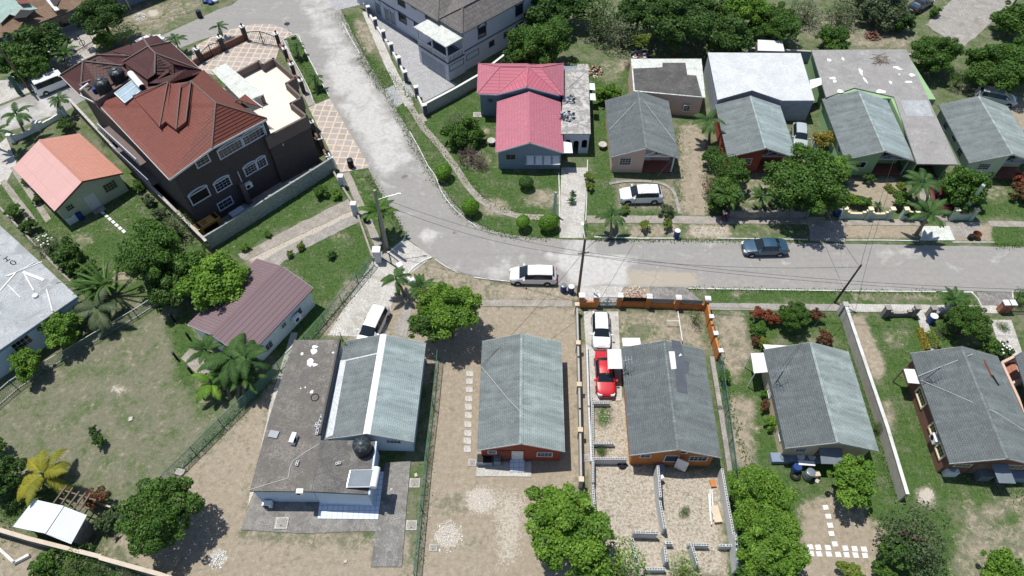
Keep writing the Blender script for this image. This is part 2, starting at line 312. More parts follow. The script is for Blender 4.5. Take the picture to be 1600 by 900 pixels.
# (lush, dirt, pale) of each patch of ground
ZONES = [
 ((.5,.1,.0), 1, [(-200,-60),(1900,-60),(1900,400),(-200,400)]),
 ((.4,.45,.05), 2, [(200,0),(330,0),(250,50),(180,75),(100,60),(130,20)]),
 ((.15,.6,.25), .6, circ(225,25,16)), ((.1,.7,.7), .4, circ(218,26,9)), ((.1,.7,.7), .4, circ(240,20,9)),
 ((.3,.55,.1), 1, [(1315,40),(1420,45),(1420,75),(1300,70)]), ((.1,.4,.9), .5, circ(1343,52,12,.8)), ((.35,.3,.0), 1.5, [(1240,20),(1400,30),(1440,60),(1240,60)]),
 ((.75,.08,0), .8, [(885,95),(985,100),(985,230),(925,230),(920,110)]), ((.5,.35,.0), .8, circ(950,110,26)), ((.3,.6,.1), .6, circ(975,100,10)),
 ((.75,.1,0), .8, [(660,180),(745,140),(775,170),(775,270),(880,270),(870,340),(800,340),(740,310)]),
 ((.4,.45,.1), .8, circ(745,250,22)), ((.3,.6,.35), .6, circ(775,325,22)), ((.4,.5,.1), .7, circ(850,310,30,.5)), ((.3,.6,.3), .4, circ(757,205,6)), ((.3,.6,.3), .4, circ(765,160,7)),
 ((.8,.05,0), .7, [(925,160),(955,160),(955,290),(925,290)]),
 ((.35,.55,.1), .6, [(965,285),(1050,285),(1058,325),(965,325)]), ((.75,.1,0), .5, [(920,270),(960,290),(965,330),(1060,330),(1060,338),(918,338)]),
 ((.3,.7,.15), .6, [(1060,200),(1085,190),(1106,220),(1106,335),(1062,335)]), ((.2,.85,.3), .3, [(1080,240),(1088,240),(1102,335),(1090,335)]),
 ((.45,.45,.05), .7, [(1110,250),(1290,250),(1290,320),(1110,320)]),
 ((.15,.85,.1), .5, [(1325,280),(1400,278),(1410,322),(1325,330)]), ((.1,.9,.1), .6, [(1440,260),(1490,300),(1480,330),(1440,320)]),
 ((.8,.08,0), .8, [(1500,240),(1700,240),(1700,340),(1520,340)]), ((.5,.4,.05), .8, circ(1555,300,22)),
 ((.12,.85,.1), .3, [(1318,350),(1435,350),(1435,372),(1318,372)]), ((.15,.85,.1), .3, [(1480,350),(1550,350),(1552,378),(1488,376)]),
 ((.8,.05,0), .5, [(1550,355),(1700,355),(1700,384),(1550,384)]),
 ((.6,.25,.1), .6, [(915,348),(1290,348),(1290,373),(915,373)]), ((.15,.7,.5), .5, [(1080,350),(1140,350),(1140,372),(1075,372)]), ((.3,.65,.2), .5, [(985,352),(1060,352),(1055,370),(985,370)]),
 ((.75,.1,0), .6, [(715,330),(870,350),(880,375),(780,370),(735,350)]), ((.7,.15,.05), .8, [(530,20),(560,30),(600,110),(640,150),(700,260),(745,330),(760,365),(700,330),(640,230),(600,150),(560,100)]),
 ((.25,.6,.1), .7, [(557,30),(578,40),(590,80),(572,82),(556,55)]),
 ((.5,.2,0), 1, [(415,55),(460,50),(515,150),(490,160)]), ((.85,.04,0), .3, [(443,62),(467,56),(515,152),(490,162)]),
 ((.7,.2,0), .6, [(530,265),(580,260),(632,350),(625,375),(600,390),(565,330)]),
 ((.8,.06,0), .7, [(440,400),(560,340),(585,390),(505,460),(440,400)]), ((.6,.3,0), .8, circ(530,375,18)), ((.75,.1,0), .7, [(480,440),(585,400),(500,520),(440,560),(420,520)]),
 ((.8,.1,0), .8, [(330,390),(520,260),(545,300),(460,345),(380,390),(400,400)]), ((.1,.7,.6), .4, [(380,400),(545,320),(575,340),(545,350),(440,405),(400,420)]),
 ((.68,.15,0), 1, [(60,340),(195,280),(330,400),(330,470),(220,470),(120,430),(0,300)]), ((.9,0,0), 1, circ(160,385,26)), ((.45,.5,.05), .8, circ(130,375,14)), ((.2,.8,.2), .8, circ(195,430,16)),
 ((.75,.1,0), .6, [(0,280),(25,285),(85,350),(60,360),(0,310)]),
 ((.34,.2,.12), 1.5, [(0,590),(150,540),(290,450),(330,530),(430,560),(340,660),(255,755),(170,770),(0,790)]),
 ((.8,.1,0), .8, [(262,500),(300,480),(310,620),(280,600)]), ((.6,.2,0), .7, circ(190,557,9)), ((.2,.5,.7), .5, circ(185,608,12,.5)), ((.55,.2,0), 1, [(330,590),(380,640),(340,660),(290,640)]), ((.6,.15,0), 1.2, [(0,780),(80,740),(100,790),(20,830)]),
 ((.65,.15,0), .8, [(50,840),(400,890),(300,960),(0,960)]), ((.2,.7,.1), .8, [(0,835),(60,850),(40,960),(-40,960)]), ((.45,.45,0), 1, circ(150,870,24)),
 ((.15,.8,.03), 1.2, [(258,755),(330,700),(435,590),(410,760),(385,830),(640,840),(640,960),(300,960),(175,850)]), ((.45,.4,0), 1, [(380,830),(620,838),(600,850),(400,850)]),
 ((.15,.85,.3), .5, circ(350,870,22)), ((.05,.6,.95), .3, circ(339,873,14)),
 ((.2,.75,.05), .6, [(500,520),(540,440),(640,420),(720,440),(690,560),(660,600),(600,540)]),
 ((.35,.6,.05), .7, [(620,400),(690,405),(760,435),(905,450),(905,470),(700,470)]), ((.1,.8,.4), .6, [(790,445),(900,450),(900,466),(790,468)]),
 ((.08,.9,.1), .7, [(685,480),(900,480),(905,960),(650,960),(675,700)]), ((.4,.5,.05), .8, circ(700,790,30)), ((.4,.45,.05), .6, circ(740,850,16)), ((0,.6,.95), .35, circ(700,838,19,1.)), ((.05,.7,.85), .4, circ(750,782,22,.9)), ((.05,.8,.6), .6, circ(735,768,10)), ((.0,.9,.55), 1.5, [(760,760),(830,760),(820,880),(770,900)]),
 ((.3,.6,.1), .8, [(915,487),(1095,487),(1110,545),(915,545)]), ((.55,.3,.05), .8, circ(990,520,40,.4)),
 ((.15,.8,.2), .4, [(898,540),(925,540),(925,740),(903,740)]),
 ((.2,.75,.5), .4, [(918,625),(985,620),(985,722),(1130,740),(1145,900),(925,900)]), ((.7,.2,.1), .5, circ(943,650,12,1.5)), ((.6,.2,.2), .4, circ(938,703,12)),
 ((.78,.06,0), 1, [(1105,478),(1325,485),(1410,790),(1390,960),(1140,960),(1130,640)]), ((.3,.6,.15), .8, [(1108,490),(1165,490),(1178,550),(1150,600),(1120,560)]), ((.25,.65,.15), .8, [(1135,620),(1180,620),(1180,740),(1140,720)]),
 ((.5,.35,.05), 1, [(1200,530),(1290,520),(1320,540),(1220,545)]),
 ((.12,.85,.1), 1, [(1250,790),(1310,770),(1380,830),(1385,960),(1250,960)]), ((.5,.4,.1), .7, circ(1330,790,20)),
 ((.75,.08,0), 1, [(1330,485),(1500,490),(1480,560),(1430,560),(1485,760),(1700,760),(1700,960),(1410,960)]),
 ((.55,.35,.03), .8, circ(1400,525,22,.8)), ((.12,.9,.35), .5, [(1328,495),(1350,492),(1370,545),(1386,580),(1370,598),(1345,555)]), ((.4,.5,.15), .7, circ(1385,650,14,2.)),
 ((.15,.6,.75), .6, circ(1447,775,15,1.)), ((.42,.47,.3), 1.6, [(1500,790),(1600,765),(1700,765),(1700,960),(1490,960)]), ((.7,.2,0), .8, circ(1582,810,14)),
 ((.75,.06,0), .5, [(1105,452),(1500,455),(1530,472),(1100,472)]), ((.4,.5,.05), .6, [(1335,458),(1470,460),(1460,470),(1330,468)]), ((.5,.4,.2), .4, circ(1150,458,12,.6)),
 ((.15,.7,.3), .4, [(965,448),(1025,448),(1025,468),(955,468)]),
 ((.8,.05,0), .4, [(1585,455),(1700,458),(1700,478),(1590,478)]),
 ((.1,.85,.1), 1, [(1560,150),(1640,150),(1650,230),(1590,200)]),
]
def ground_material():
    t = NT('ground_grass_and_soil'); v = t.coord()
    at = t.n('Attribute', _attribute_name='zone'); sp = t.n('SeparateColor', Color=at.outputs[0])
    g, d, p = sp.outputs[0], sp.outputs[1], sp.outputs[2]
    n1 = t.noise(v, .55, 7, .62, .3); n2 = t.noise(v, 2.6, 6, .6); n3 = t.noise(v, 14, 4, .7); n4 = t.noise(t.mapping(v, (1, 1, 1), loc=(30, 9, 0)), 1.1, 6, .65, .5); n5 = t.noise(v, 5.5, 5, .75); n6 = t.noise(t.mapping(v, loc=(3, 8, 2)), 3.2, 9, .8, .4); n7 = t.noise(t.mapping(v, loc=(5, 1, 4)), 9, 3, .8)
    green = t.mix(t.ramp(n2, [(.35, 0.), (.65, 1.)]), (.055, .11, .028), (.108, .168, .048))
    green = t.mix(t.ramp(n3, [(.42, 0.), (.6, .75)]), green, (.03, .062, .02)); green = t.mix(t.ramp(n6, [(.56, 0.), (.7, .55)]), green, (.15, .175, .07))
    dry = t.mix(t.ramp(n2, [(.35, 0.), (.65, 1.)]), (.145, .148, .095), (.215, .205, .145)); dry = t.mix(t.ramp(n3, [(.45, 0.), (.62, .8)]), dry, (.13, .13, .085)); dry = t.mix(t.ramp(n7, [(.57, 0.), (.67, .6)]), dry, (.38, .35, .27))
    dirt = t.mix(t.ramp(n2, [(.3, 0.), (.7, 1.)]), (.27, .225, .165), (.375, .325, .25)); dirt = t.mix(t.ramp(n3, [(.45, 0.), (.65, .6)]), dirt, (.23, .185, .14)); dirt = t.mix(t.ramp(n6, [(.52, 0.), (.7, .75)]), dirt, (.46, .415, .34)); dirt = t.mix(t.ramp(n6, [(.3, .6), (.44, 0.)]), dirt, (.22, .19, .125))
    pale = t.mix(t.ramp(n3, [(.4, 0.), (.62, 1.)]), (.4, .355, .29), (.55, .51, .445))
    def thr(a, nz, k, soft): # a + (noise-.5)*k over a threshold
        x = t.math('ADD', a, t.math('MULTIPLY', t.math('SUBTRACT', nz, .5), k)); return t.ramp(x, [(.5-soft, 0.), (.5+soft, 1.)])
    mg = thr(g, t.math('ADD', t.math('MULTIPLY', n1, .5), t.math('MULTIPLY', n6, .5)), 3.0, .22)
    c = t.mix(mg, dry, green)
    md = thr(d, t.math('ADD', t.math('MULTIPLY', n4, .5), t.math('MULTIPLY', n6, .5)), 3.4, .2)
    c = t.mix(md, c, dirt)
    mp = thr(p, t.math('ADD', t.math('MULTIPLY', n5, .6), t.math('MULTIPLY', n6, .4)), 2.0, .08)
    c = t.mix(mp, c, pale)
    vo = t.n('TexVoronoi', Vector=v, Scale=3.1); c = t.mix(t.math('MULTIPLY', t.ramp(vo.outputs[0], [(.06, 1.), (.12, 0.)]), t.ramp(n5, [(.5, 0.), (.62, .55)])), c, (.5, .45, .36))
    t.bump(t.math('ADD', t.math('MULTIPLY', n3, .6), n5), .55, .12)
    return t.fin(c, .95, spec=.1)
def make_ground():
    xs = np.concatenate([[-2500, -900, -350, -160, -110], np.arange(-88, 88.01, .4), [110, 160, 350, 900, 2500]])
    ys = np.concatenate([[-1500, -500, -150, -40, 0], np.arange(8, 104.01, .4), [125, 170, 350, 900, 3000]])
    X, Y = np.meshgrid(xs, ys); z = np.zeros(X.shape+(3,)); z[..., 0] = .5; z[..., 1] = .1
    for val, soft, pts in ZONES:
        m = poly_soft(X, Y, world_poly(pts), soft)[..., None]; z = z*(1-m)+np.array(val)*m
    ny, nx = X.shape; co = np.stack([X, Y, np.zeros_like(X)], -1).reshape(-1, 3)
    idx = np.arange(nx*ny).reshape(ny, nx)
    q = np.stack([idx[:-1, :-1], idx[:-1, 1:], idx[1:, 1:], idx[1:, :-1]], -1).reshape(-1, 4)
    me = bpy.data.meshes.new('ground'); me.vertices.add(len(co)); me.vertices.foreach_set('co', co.ravel())
    me.loops.add(q.size); me.loops.foreach_set('vertex_index', q.ravel()); me.polygons.add(len(q)); me.polygons.foreach_set('loop_start', np.arange(0, q.size, 4))
    me.update(calc_edges=True)
    a = me.color_attributes.new('zone', 'FLOAT_COLOR', 'POINT'); a.data.foreach_set('color', np.concatenate([z.reshape(-1, 3), np.ones((nx*ny, 1))], 1).ravel())
    me.materials.append(ground_material())
    o = bpy.data.objects.new('ground', me); COL.objects.link(o); tag(o, kind='structure')
make_ground()
# ---------------- flat surfaces ----------------
def rough_edge(pts, step=.5, amp=.12, seed=0):
    out = []; n = len(pts)
    for i in range(n):
        a = Vector(pts[i]); b = Vector(pts[(i+1) % n]); L = (b-a).length; k = max(1, int(L/step))
        nn = Vector((-(b-a).y, (b-a).x))/(L+1e-9)
        for j in range(k):
            p = a+(b-a)*j/k; s = mnoise.noise(Vector((p.x*.9, p.y*.9, seed)))+.6*mnoise.noise(Vector((p.x*2.7, p.y*2.7, seed+5)))
            out.append(tuple(p+nn*s*amp))
    return out
def smooth_line(P, k=4):
    out = []
    for i in range(len(P)-1):
        p0 = Vector(P[max(i-1, 0)]); p1 = Vector(P[i]); p2 = Vector(P[i+1]); p3 = Vector(P[min(i+2, len(P)-1)])
        for j in range(k):
            t = j/k; out.append(tuple(.5*((2*p1)+(-p0+p2)*t+(2*p0-5*p1+4*p2-p3)*t*t+(-p0+3*p1-3*p2+p3)*t**3)))
    out.append(tuple(P[-1])); return out
def sheet(name, pts, z, mat, amp=.06, th=.0, kind='structure', seed=0):
    P = world_poly(pts, 0); P = rough_edge(P, .6, amp, seed) if amp else P
    mb = MB()
    mb.prism(P, -.02, z, 0)
    o = rebase(mb.build(name, M[mat])); return tag(o, kind=kind)
def road_material():
    t = NT('worn_asphalt'); v = t.coord()
    at = t.n('Attribute', _attribute_name='worn'); sp = t.n('SeparateColor', Color=at.outputs[0])
    n1 = t.noise(v, .35, 8, .68, .5); n2 = t.noise(v, 2.2, 6, .65); n3 = t.noise(v, 20, 3, .6)
    c = t.mix(t.ramp(n2, [(.3, 0.), (.7, 1.)]), (.262, .25, .235), (.318, .305, .288))
    c = t.mix(t.ramp(n3, [(.4, 0.), (.65, .6)]), c, (.23, .22, .205)); c = t.mix(t.ramp(t.noise(t.mapping(v, loc=(6, 6, 6)), .9, 9, .8, .5), [(.5, 0.), (.78, .4)]), c, (.37, .355, .33)); c = t.mix(t.ramp(t.noise(t.mapping(v, (.07, 1.1, 1)), 1, 4, .6), [(.5, 0.), (.66, .3)]), c, (.22, .21, .2))
    x = t.math('ADD', sp.outputs[0], t.math('MULTIPLY', t.math('SUBTRACT', n1, .5), 1.7))
    c = t.mix(t.ramp(x, [(.32, 0.), (.68, .85)]), c, t.mix(t.ramp(n2, [(.35, 0.), (.6, 1.)]), (.43, .42, .395), (.52, .51, .485)))
    x = t.math('ADD', sp.outputs[1], t.math('MULTIPLY', t.math('SUBTRACT', n2, .5), 1.2)); c = t.mix(t.ramp(x, [(.45, 0.), (.6, .8)]), c, (.13, .12, .115))
    x = t.math('ADD', sp.outputs[2], t.math('MULTIPLY', t.math('SUBTRACT', n2, .5), .9)); c = t.mix(t.ramp(x, [(.35, 0.), (.7, .75)]), c, (.38, .33, .26))
    vo = t.n('TexVoronoi', _feature='DISTANCE_TO_EDGE', Vector=t.n('MixRGB', i0=.12, i1=v, i2=t.n('TexNoise', Vector=v, Scale=1.5).outputs[1]), Scale=.32)
    c = t.mix(t.math('MULTIPLY', t.ramp(vo.outputs[0], [(.004, 1.), (.012, 0.)]), t.ramp(n1, [(.5, 0.), (.6, .35)])), c, (.14, .13, .12))
    t.bump(n3, .3, .02); return t.fin(c, .9, spec=.15)
ROAD_U = [(1750,388),(1600,386),(1320,381),(1160,377),(1060,375),(940,376),(880,374),(820,370),(775,362),(742,347),(718,328),(700,305),(683,280),(668,255),(652,228),(636,200),(622,175),(606,148),(590,122),(574,95),(560,70),(545,40),(532,15),(520,-12),(500,-60)]
ROAD_L = [(395,-60),(372,0),(340,15),(300,34),(258,53),(205,77),(150,98),(100,122),(48,147),(0,166),(-120,205),(-120,250),(0,209),(32,200),(62,187),(95,177),(125,160),(200,118),(262,84),(330,57),(385,44),(420,39),(445,45),(462,55),(478,85),(497,120),(514,152),(530,180),(548,215),(563,243),(578,268),(592,298),(608,322),(622,345),(634,368),(660,392),(682,405),(716,425),(760,436),(820,442),(900,447),(1000,449),(1100,450),(1330,453),(1600,457),(1750,459)]
def make_road():
    U = smooth_line([tuple(G(x, y).xy) for x, y in ROAD_U], 3); Lw = smooth_line([tuple(G(x, y).xy) for x, y in ROAD_L], 3)
    P = rough_edge(U+Lw, .8, .1, 3); bm = bmesh.new()
    a = sum(P[i][0]*P[(i+1) % len(P)][1]-P[(i+1) % len(P)][0]*P[i][1] for i in range(len(P)))
    if a < 0: P = P[::-1]
    vv = [bm.verts.new((x, y, .012)) for x, y in P]
    from mathutils.geometry import tessellate_polygon
    for tri in tessellate_polygon([[Vector((x, y, 0)) for x, y in P]]):
        try: bm.faces.new([vv[i] for i in tri])
        except ValueError: pass
    bm.normal_update()
    for f in bm.faces:
        if f.normal.z < 0: f.normal_flip()
    for i in range(-90, 91, 1):
        bmesh.ops.bisect_plane(bm, geom=bm.verts[:]+bm.edges[:]+bm.faces[:], plane_co=(i, 0, 0), plane_no=(1, 0, 0), dist=1e-4)
    for j in range(34, 112, 1):
        bmesh.ops.bisect_plane(bm, geom=bm.verts[:]+bm.edges[:]+bm.faces[:], plane_co=(0, j, 0), plane_no=(0, 1, 0), dist=1e-4)
    me = bpy.data.meshes.new('road'); bm.to_mesh(me); bm.free()
    n = len(me.vertices); co = np.empty(n*3); me.vertices.foreach_get('co', co); co = co.reshape(-1, 3); X, Y = co[:, 0], co[:, 1]
    z = np.zeros((n, 4)); z[:, 3] = 1; z[:, 0] = .2
    for ch, val, soft, pts in [
        (0, .55, 1.6, [(465,-20),(515,-20),(560,95),(610,175),(640,240),(600,290),(560,210),(500,80)]), (0, .72, 1.2, [(500,100),(570,110),(640,250),(600,270),(540,180)]),
        (0, .85, .6, [(855,395),(985,400),(978,446),(905,447),(870,420)]), (0, .6, .8, circ(665,368,16)), (0, .5, .8, circ(1400,395,50,.12)), (0, .6, 1, circ(780,425,25,.4)), (0, .5, .6, circ(905,385,30,.5)),
        (0, .6, 1, [(0,170),(90,140),(95,175),(0,205)]),
        (1, .8, .3, circ(713,363,5)), (1, .8, .3, circ(690,370,6,.5)), (1, .8, .3, circ(630,276,6)), (1, .7, .3, circ(611,272,7,.5)), (1, .8, .3, circ(1022,385,6,.6)), (1, .8, .3, circ(1248,386,5,1)), (1, .7, .4, circ(44,158,4)), (1, .7, .5, circ(1013,396,3)),
        (1, .55, .7, [(535,185),(548,180),(575,260),(565,262)]),
        (2, .8, .6, [(975,420),(1090,425),(1090,449),(975,449)]), (2, .45, 1.2, [(1100,430),(1350,435),(1350,452),(1100,449)]), (2, .4, 1, [(760,420),(860,430),(860,445),(760,438)])]:
        m = poly_soft(X, Y, world_poly(pts), soft); z[:, ch] = z[:, ch]*(1-m)+val*m
    at = me.color_attributes.new('worn', 'FLOAT_COLOR', 'POINT'); at.data.foreach_set('color', z.ravel())
    me.materials.append(road_material()); o = bpy.data.objects.new('road', me); COL.objects.link(o); tag(o, kind='structure')
make_road()
def kerb(pts, w=.14, h=.12, mat='kerb_white', sm=3):
    L = smooth_line([tuple(G(x, y).xy) for x, y in pts], sm) if sm > 1 else [tuple(G(x, y).xy) for x, y in pts]
    mb = MB(); Pv = [Vector(p) for p in L]; A = []; B = []
    for i, p in enumerate(Pv):
        d = (Pv[min(i+1, len(Pv)-1)]-Pv[max(i-1, 0)]).normalized(); n = Vector((-d.y, d.x))*w/2; A.append(p+n); B.append(p-n)
    mb.prism([tuple(a) for a in A]+[tuple(b) for b in B[::-1]], -.02, h)
    return tag(rebase(mb.build('kerb', M[mat])), kind='structure')
kerb([(515,152),(504,132),(490,105),(477,80),(467,57)], .1); kerb([(467,57),(458,55),(444,62),(443,64)], .1); kerb([(443,64),(455,88),(470,115),(485,145),(490,161)], .08)
kerb([(640,206),(655,232),(668,258),(680,275),(690,300),(704,320),(722,338),(745,355)], .09, .08); kerb([(535,35),(548,60),(562,84)], .1)
kerb([(634,367),(630,377),(618,388),(606,396)]); kerb([(674,403),(660,409),(645,420),(636,430)]); kerb([(680,406),(698,418),(716,427)], .1); kerb([(740,434),(770,438),(800,441)], .1)
kerb([(928,371),(1000,373),(1062,373)], .12, .1, sm=1); kerb([(1120,373),(1200,374),(1262,375)], .1, .1, sm=1); kerb([(1321,376),(1380,376),(1435,377)], .1, .1, sm=1); kerb([(1488,379),(1553,379)], .08, .08, sm=1)
kerb([(1075,451),(1200,453),(1330,455),(1520,457)], .12, .08, sm=1)
kerb([(952,288),(975,284),(1010,284),(1035,288),(1052,300),(1058,318),(1062,335)], .35, .1, 'concrete'); 
kerb([(1515,456),(1526,466),(1532,478)], .1); kerb([(1581,456),(1583,478)], .1)
kerb([(873,270),(874,300),(874,340)], .1, .06, sm=1); kerb([(918,250),(917,300),(915,345)], .08, .06, sm=1)
# ---------------- pavements and drives ----------------
def strip(name, line, w, z=.05, mat='pavement', amp=.05, seed=1):
    L = [Vector(G(x, y).xy) for x, y in line]; A = []; B = []
    for i, p in enumerate(L):
        d = (L[min(i+1, len(L)-1)]-L[max(i-1, 0)]).normalized(); n = Vector((-d.y, d.x))*w/2; A.append(p+n); B.append(p-n)
    P = rough_edge([tuple(a) for a in A]+[tuple(b) for b in B[::-1]], .5, amp, seed); mb = MB(); mb.prism(P, -.02, z)
    return tag(rebase(mb.build(name, M[mat])), kind='structure')
strip('footpath', [(640,165),(662,200),(690,232),(712,262),(730,290),(750,312),(775,328),(810,338),(872,341)], .8, .04)
strip('footpath', [(917,343),(1000,343),(1080,344),(1290,345)], 1.05); strip('footpath', [(1320,347),(1436,348)], .9); strip('footpath', [(1545,350),(1700,352)], .8)
strip('footpath', [(725,474),(800,474),(894,475)], .75); strip('footpath', [(1102,479),(1200,480),(1312,481)], .8, mat='concrete'); strip('footpath', [(1312,481),(1400,482),(1560,484)], .9, mat='concrete_pale')
strip('footpath', [(540,270),(548,285),(556,305),(575,345),(592,385)], .8, mat='pavement')
strip('footpath', [(572,18),(588,55),(605,95),(640,165)], 1.1, .04, 'concrete_pale'); strip('footpath', [(657,178),(664,190)], .6)
strip('footpath', [(443,64),(455,100),(480,150),(488,165)], .9, .05, 'concrete')
sheet('driveway', [(512,524),(590,395),(608,392),(632,372),(676,402),(638,430),(616,462),(600,528)], .03, 'concrete_pale', .05)
sheet('path', [(613,520),(632,478),(645,478),(635,530)], .04, 'concrete', .03)
sheet('driveway', [(877,262),(918,262),(911,372),(874,372)], .03, 'concrete_pale', .05)
sheet('driveway', [(905,447),(975,448),(962,472),(908,472)], .03, 'concrete_pale', .06)
sheet('driveway', [(1015,448),(1070,449),(1098,472),(1018,472)], .03, 'concrete_dark', .06)
sheet('driveway', [(912,487),(966,487),(972,626),(920,628)], .05, 'concrete_pale', .02)
sheet('driveway', [(1262,345),(1320,345),(1320,378),(1266,376)], .03, 'concrete', .08)
sheet('driveway', [(1442,354),(1483,354),(1492,376),(1437,376)], .08, 'slab_white', .02)
sheet('driveway', [(1478,347),(1530,347),(1528,372),(1480,370)], .02, 'concrete', .1)
sheet('driveway', [(1526,457),(1581,457),(1583,478),(1533,478)], .04, 'concrete_dark', .03)
sheet('driveway', [(1437,278),(1490,278),(1486,345),(1437,345)], .03, 'concrete', .05)
sheet('driveway', [(345,50),(395,38),(425,38),(448,46),(462,55),(440,64),(430,95),(395,130),(300,110),(300,75)], .03, 'paving_lattice', 0)
sheet('driveway', [(482,168),(515,154),(578,262),(532,270)], .03, 'paving_lattice', 0)
sheet('paved_yard', [(575,18),(583,12),(665,78),(668,102),(703,127),(716,132),(662,160),(632,112)], .03, 'yard_grey', .04)
sheet('driveway', [(600,140),(635,125),(650,150),(618,168)], .02, 'yard_grey', .08)
sheet('paved_yard', [(516,0),(562,-6),(562,8),(524,17)], .03, 'yard_grey', .05)
sheet('paved_yard', [(15,125),(45,95),(30,70),(120,30),(150,50),(150,90),(100,120),(45,145),(0,163),(-50,165),(-50,130)], .03, 'concrete_pale', .04)
sheet('paved_yard', [(155,178),(178,172),(232,235),(322,372),(490,268),(500,262),(478,245),(300,330),(215,250)], .03, 'concrete', 0)
sheet('road_branch', [(1445,38),(1500,-10),(1560,-40),(1640,-40),(1585,0),(1540,45),(1508,72),(1470,55)], .02, 'concrete', .3)
sheet('paved_yard', [(376,828),(402,766),(586,776),(588,800),(594,830),(470,834)], .07, 'concrete_dark', .02)
sheet('paved_yard', [(602,724),(642,720),(636,782),(628,886),(580,886),(590,800)], .09, 'concrete_dark', .02)
sheet('paved_yard', [(500,782),(580,778),(588,738),(600,738),(591,812),(497,811)], .14, 'tile_blue_white', 0)
sheet('paved_yard', [(423,630),(440,570),(455,520),(465,520),(440,620),(410,700),(400,760),(385,800)], .05, 'concrete_pale', .06)
sheet('patio', [(744,745),(746,722),(830,722),(830,745)], .08, 'concrete_pale', .04)
sheet('path', [(1430,485),(1442,485),(1464,545),(1449,549)], .04, 'concrete_pale', .02)
sheet('driveway', [(1548,500),(1580,500),(1600,560),(1610,600),(1582,590),(1560,540)], .03, 'concrete_pale', .02)
sheet('path', [(0,285),(8,280),(62,350),(50,356)], .03, 'pavement', .04); sheet('path', [(15,262),(28,258),(80,342),(72,348)], .03, 'pavement', .04)
sheet('paved_yard', [(-30,250),(10,215),(26,255),(10,285),(-30,300)], .02, 'concrete_pale', .04)
sheet('path', [(400,412),(450,384),(558,333),(570,342),(470,392),(420,425)], .03, 'concrete', .2); sheet('path', [(372,398),(425,372),(545,310),(560,325),(440,380),(385,408)], .03, 'pavement', .2)
sheet('patio', [(283,560),(300,540),(330,545),(350,585),(320,595)], .03, 'pavement', .08)
sheet('patio', [(680,100),(680,100),(681,101)], .01, 'concrete', 0) if 0 else None
# ================= HOUSES =================
class Frame:      # a thing's own axes: x along its front, y to the back
    def __init__(s, A, B, D, z, name, label, cat='house', group=None, C=None):
        a, b, d = G(*A, z), G(*B, z), G(*D, z)
        u = (b-a).normalized(); v = Vector((-u.y, u.x, 0)); 
        dd = (d-a); s.w = (b-a).length; s.d = dd.dot(v)
        # turn slightly so that width and depth share the error of the square corner
        err = math.atan2(dd.dot(u), dd.dot(v)); s.ang = math.atan2(u.y, u.x)-err*.5
        s.u = Vector((math.cos(s.ang), math.sin(s.ang), 0)); s.v = Vector((-s.u.y, s.u.x, 0)); s.d = dd.length
        s.o = Vector((a.x, a.y, 0)); s.e = empty(name, s.o, s.ang, label, cat, group)
    def loc(s, p): q = p-s.o; return Vector((q.dot(s.u), q.dot(s.v), q.z))
    def P(s, px, py, z): return s.loc(G(px, py, z))
    def W(s, x, y, z=0): return s.o+s.u*x+s.v*y+Vector((0, 0, z))
    def face(s, which, px, py, at):      # where the pixel's line of sight meets a wall
        n = s.v if which in ('front', 'back') else s.u
        p0 = s.o+n*at; q = s.loc(onplane(px, py, n, p0)); return (q.x if which in ('front', 'back') else q.y), q.z
def window(fr, which, at, c, z, w, h, nx=3, ny=2, frame='white', pane='glass', fw=.07, arch=False, name='window', dep=.06):
    """a glazed window with its frame and bars; at = wall plane, c = centre along the wall"""
    s = -1 if which in ('front', 'left') else 1
    def pt(a, b, zz): return (a, at+s*b, zz) if which in ('front', 'back') else (at+s*b, a, zz)
    def bx(mb, a0, a1, b0, b1, z0, z1, m=0):
        p = pt(a0, b0, z0); q = pt(a1, b1, z1)
        mb.box(min(p[0], q[0]), min(p[1], q[1]), z0, max(p[0], q[0]), max(p[1], q[1]), z1, m)
    mb = MB(); bx(mb, c-w/2, c+w/2, -.04, .012, z-h/2, z+h/2); o = mb.build(name, M[pane], fr.e)
    f = MB(); x0, x1, z0, z1 = c-w/2, c+w/2, z-h/2, z+h/2
    bx(f, x0-fw, x1+fw, -.03, dep, z0-fw, z0); bx(f, x0-fw, x1+fw, -.03, dep, z1, z1+fw)
    bx(f, x0-fw, x0, -.03, dep, z0, z1); bx(f, x1, x1+fw, -.03, dep, z0, z1)
    for i in range(1, nx): a = x0+w*i/nx; bx(f, a-.011, a+.011, 0, .03, z0, z1)
    for i in range(1, ny): a = z0+h*i/ny; bx(f, x0, x1, 0, .035, a-.011, a+.011)
    f.build('frame', M[frame], o)
    if arch:
        g = MB(); n = 8; pts = [(c+(w/2+.14)*math.cos(math.pi*k/n), z1+.1+arch*math.sin(math.pi*k/n)) for k in range(n+1)]
        for (a0, b0), (a1, b1) in zip(pts[:-1], pts[1:]): g.bar(pt(a0, .05, b0), pt(a1, .05, b1), .13)
        g.build('arch_moulding', M[frame], o)
    return o
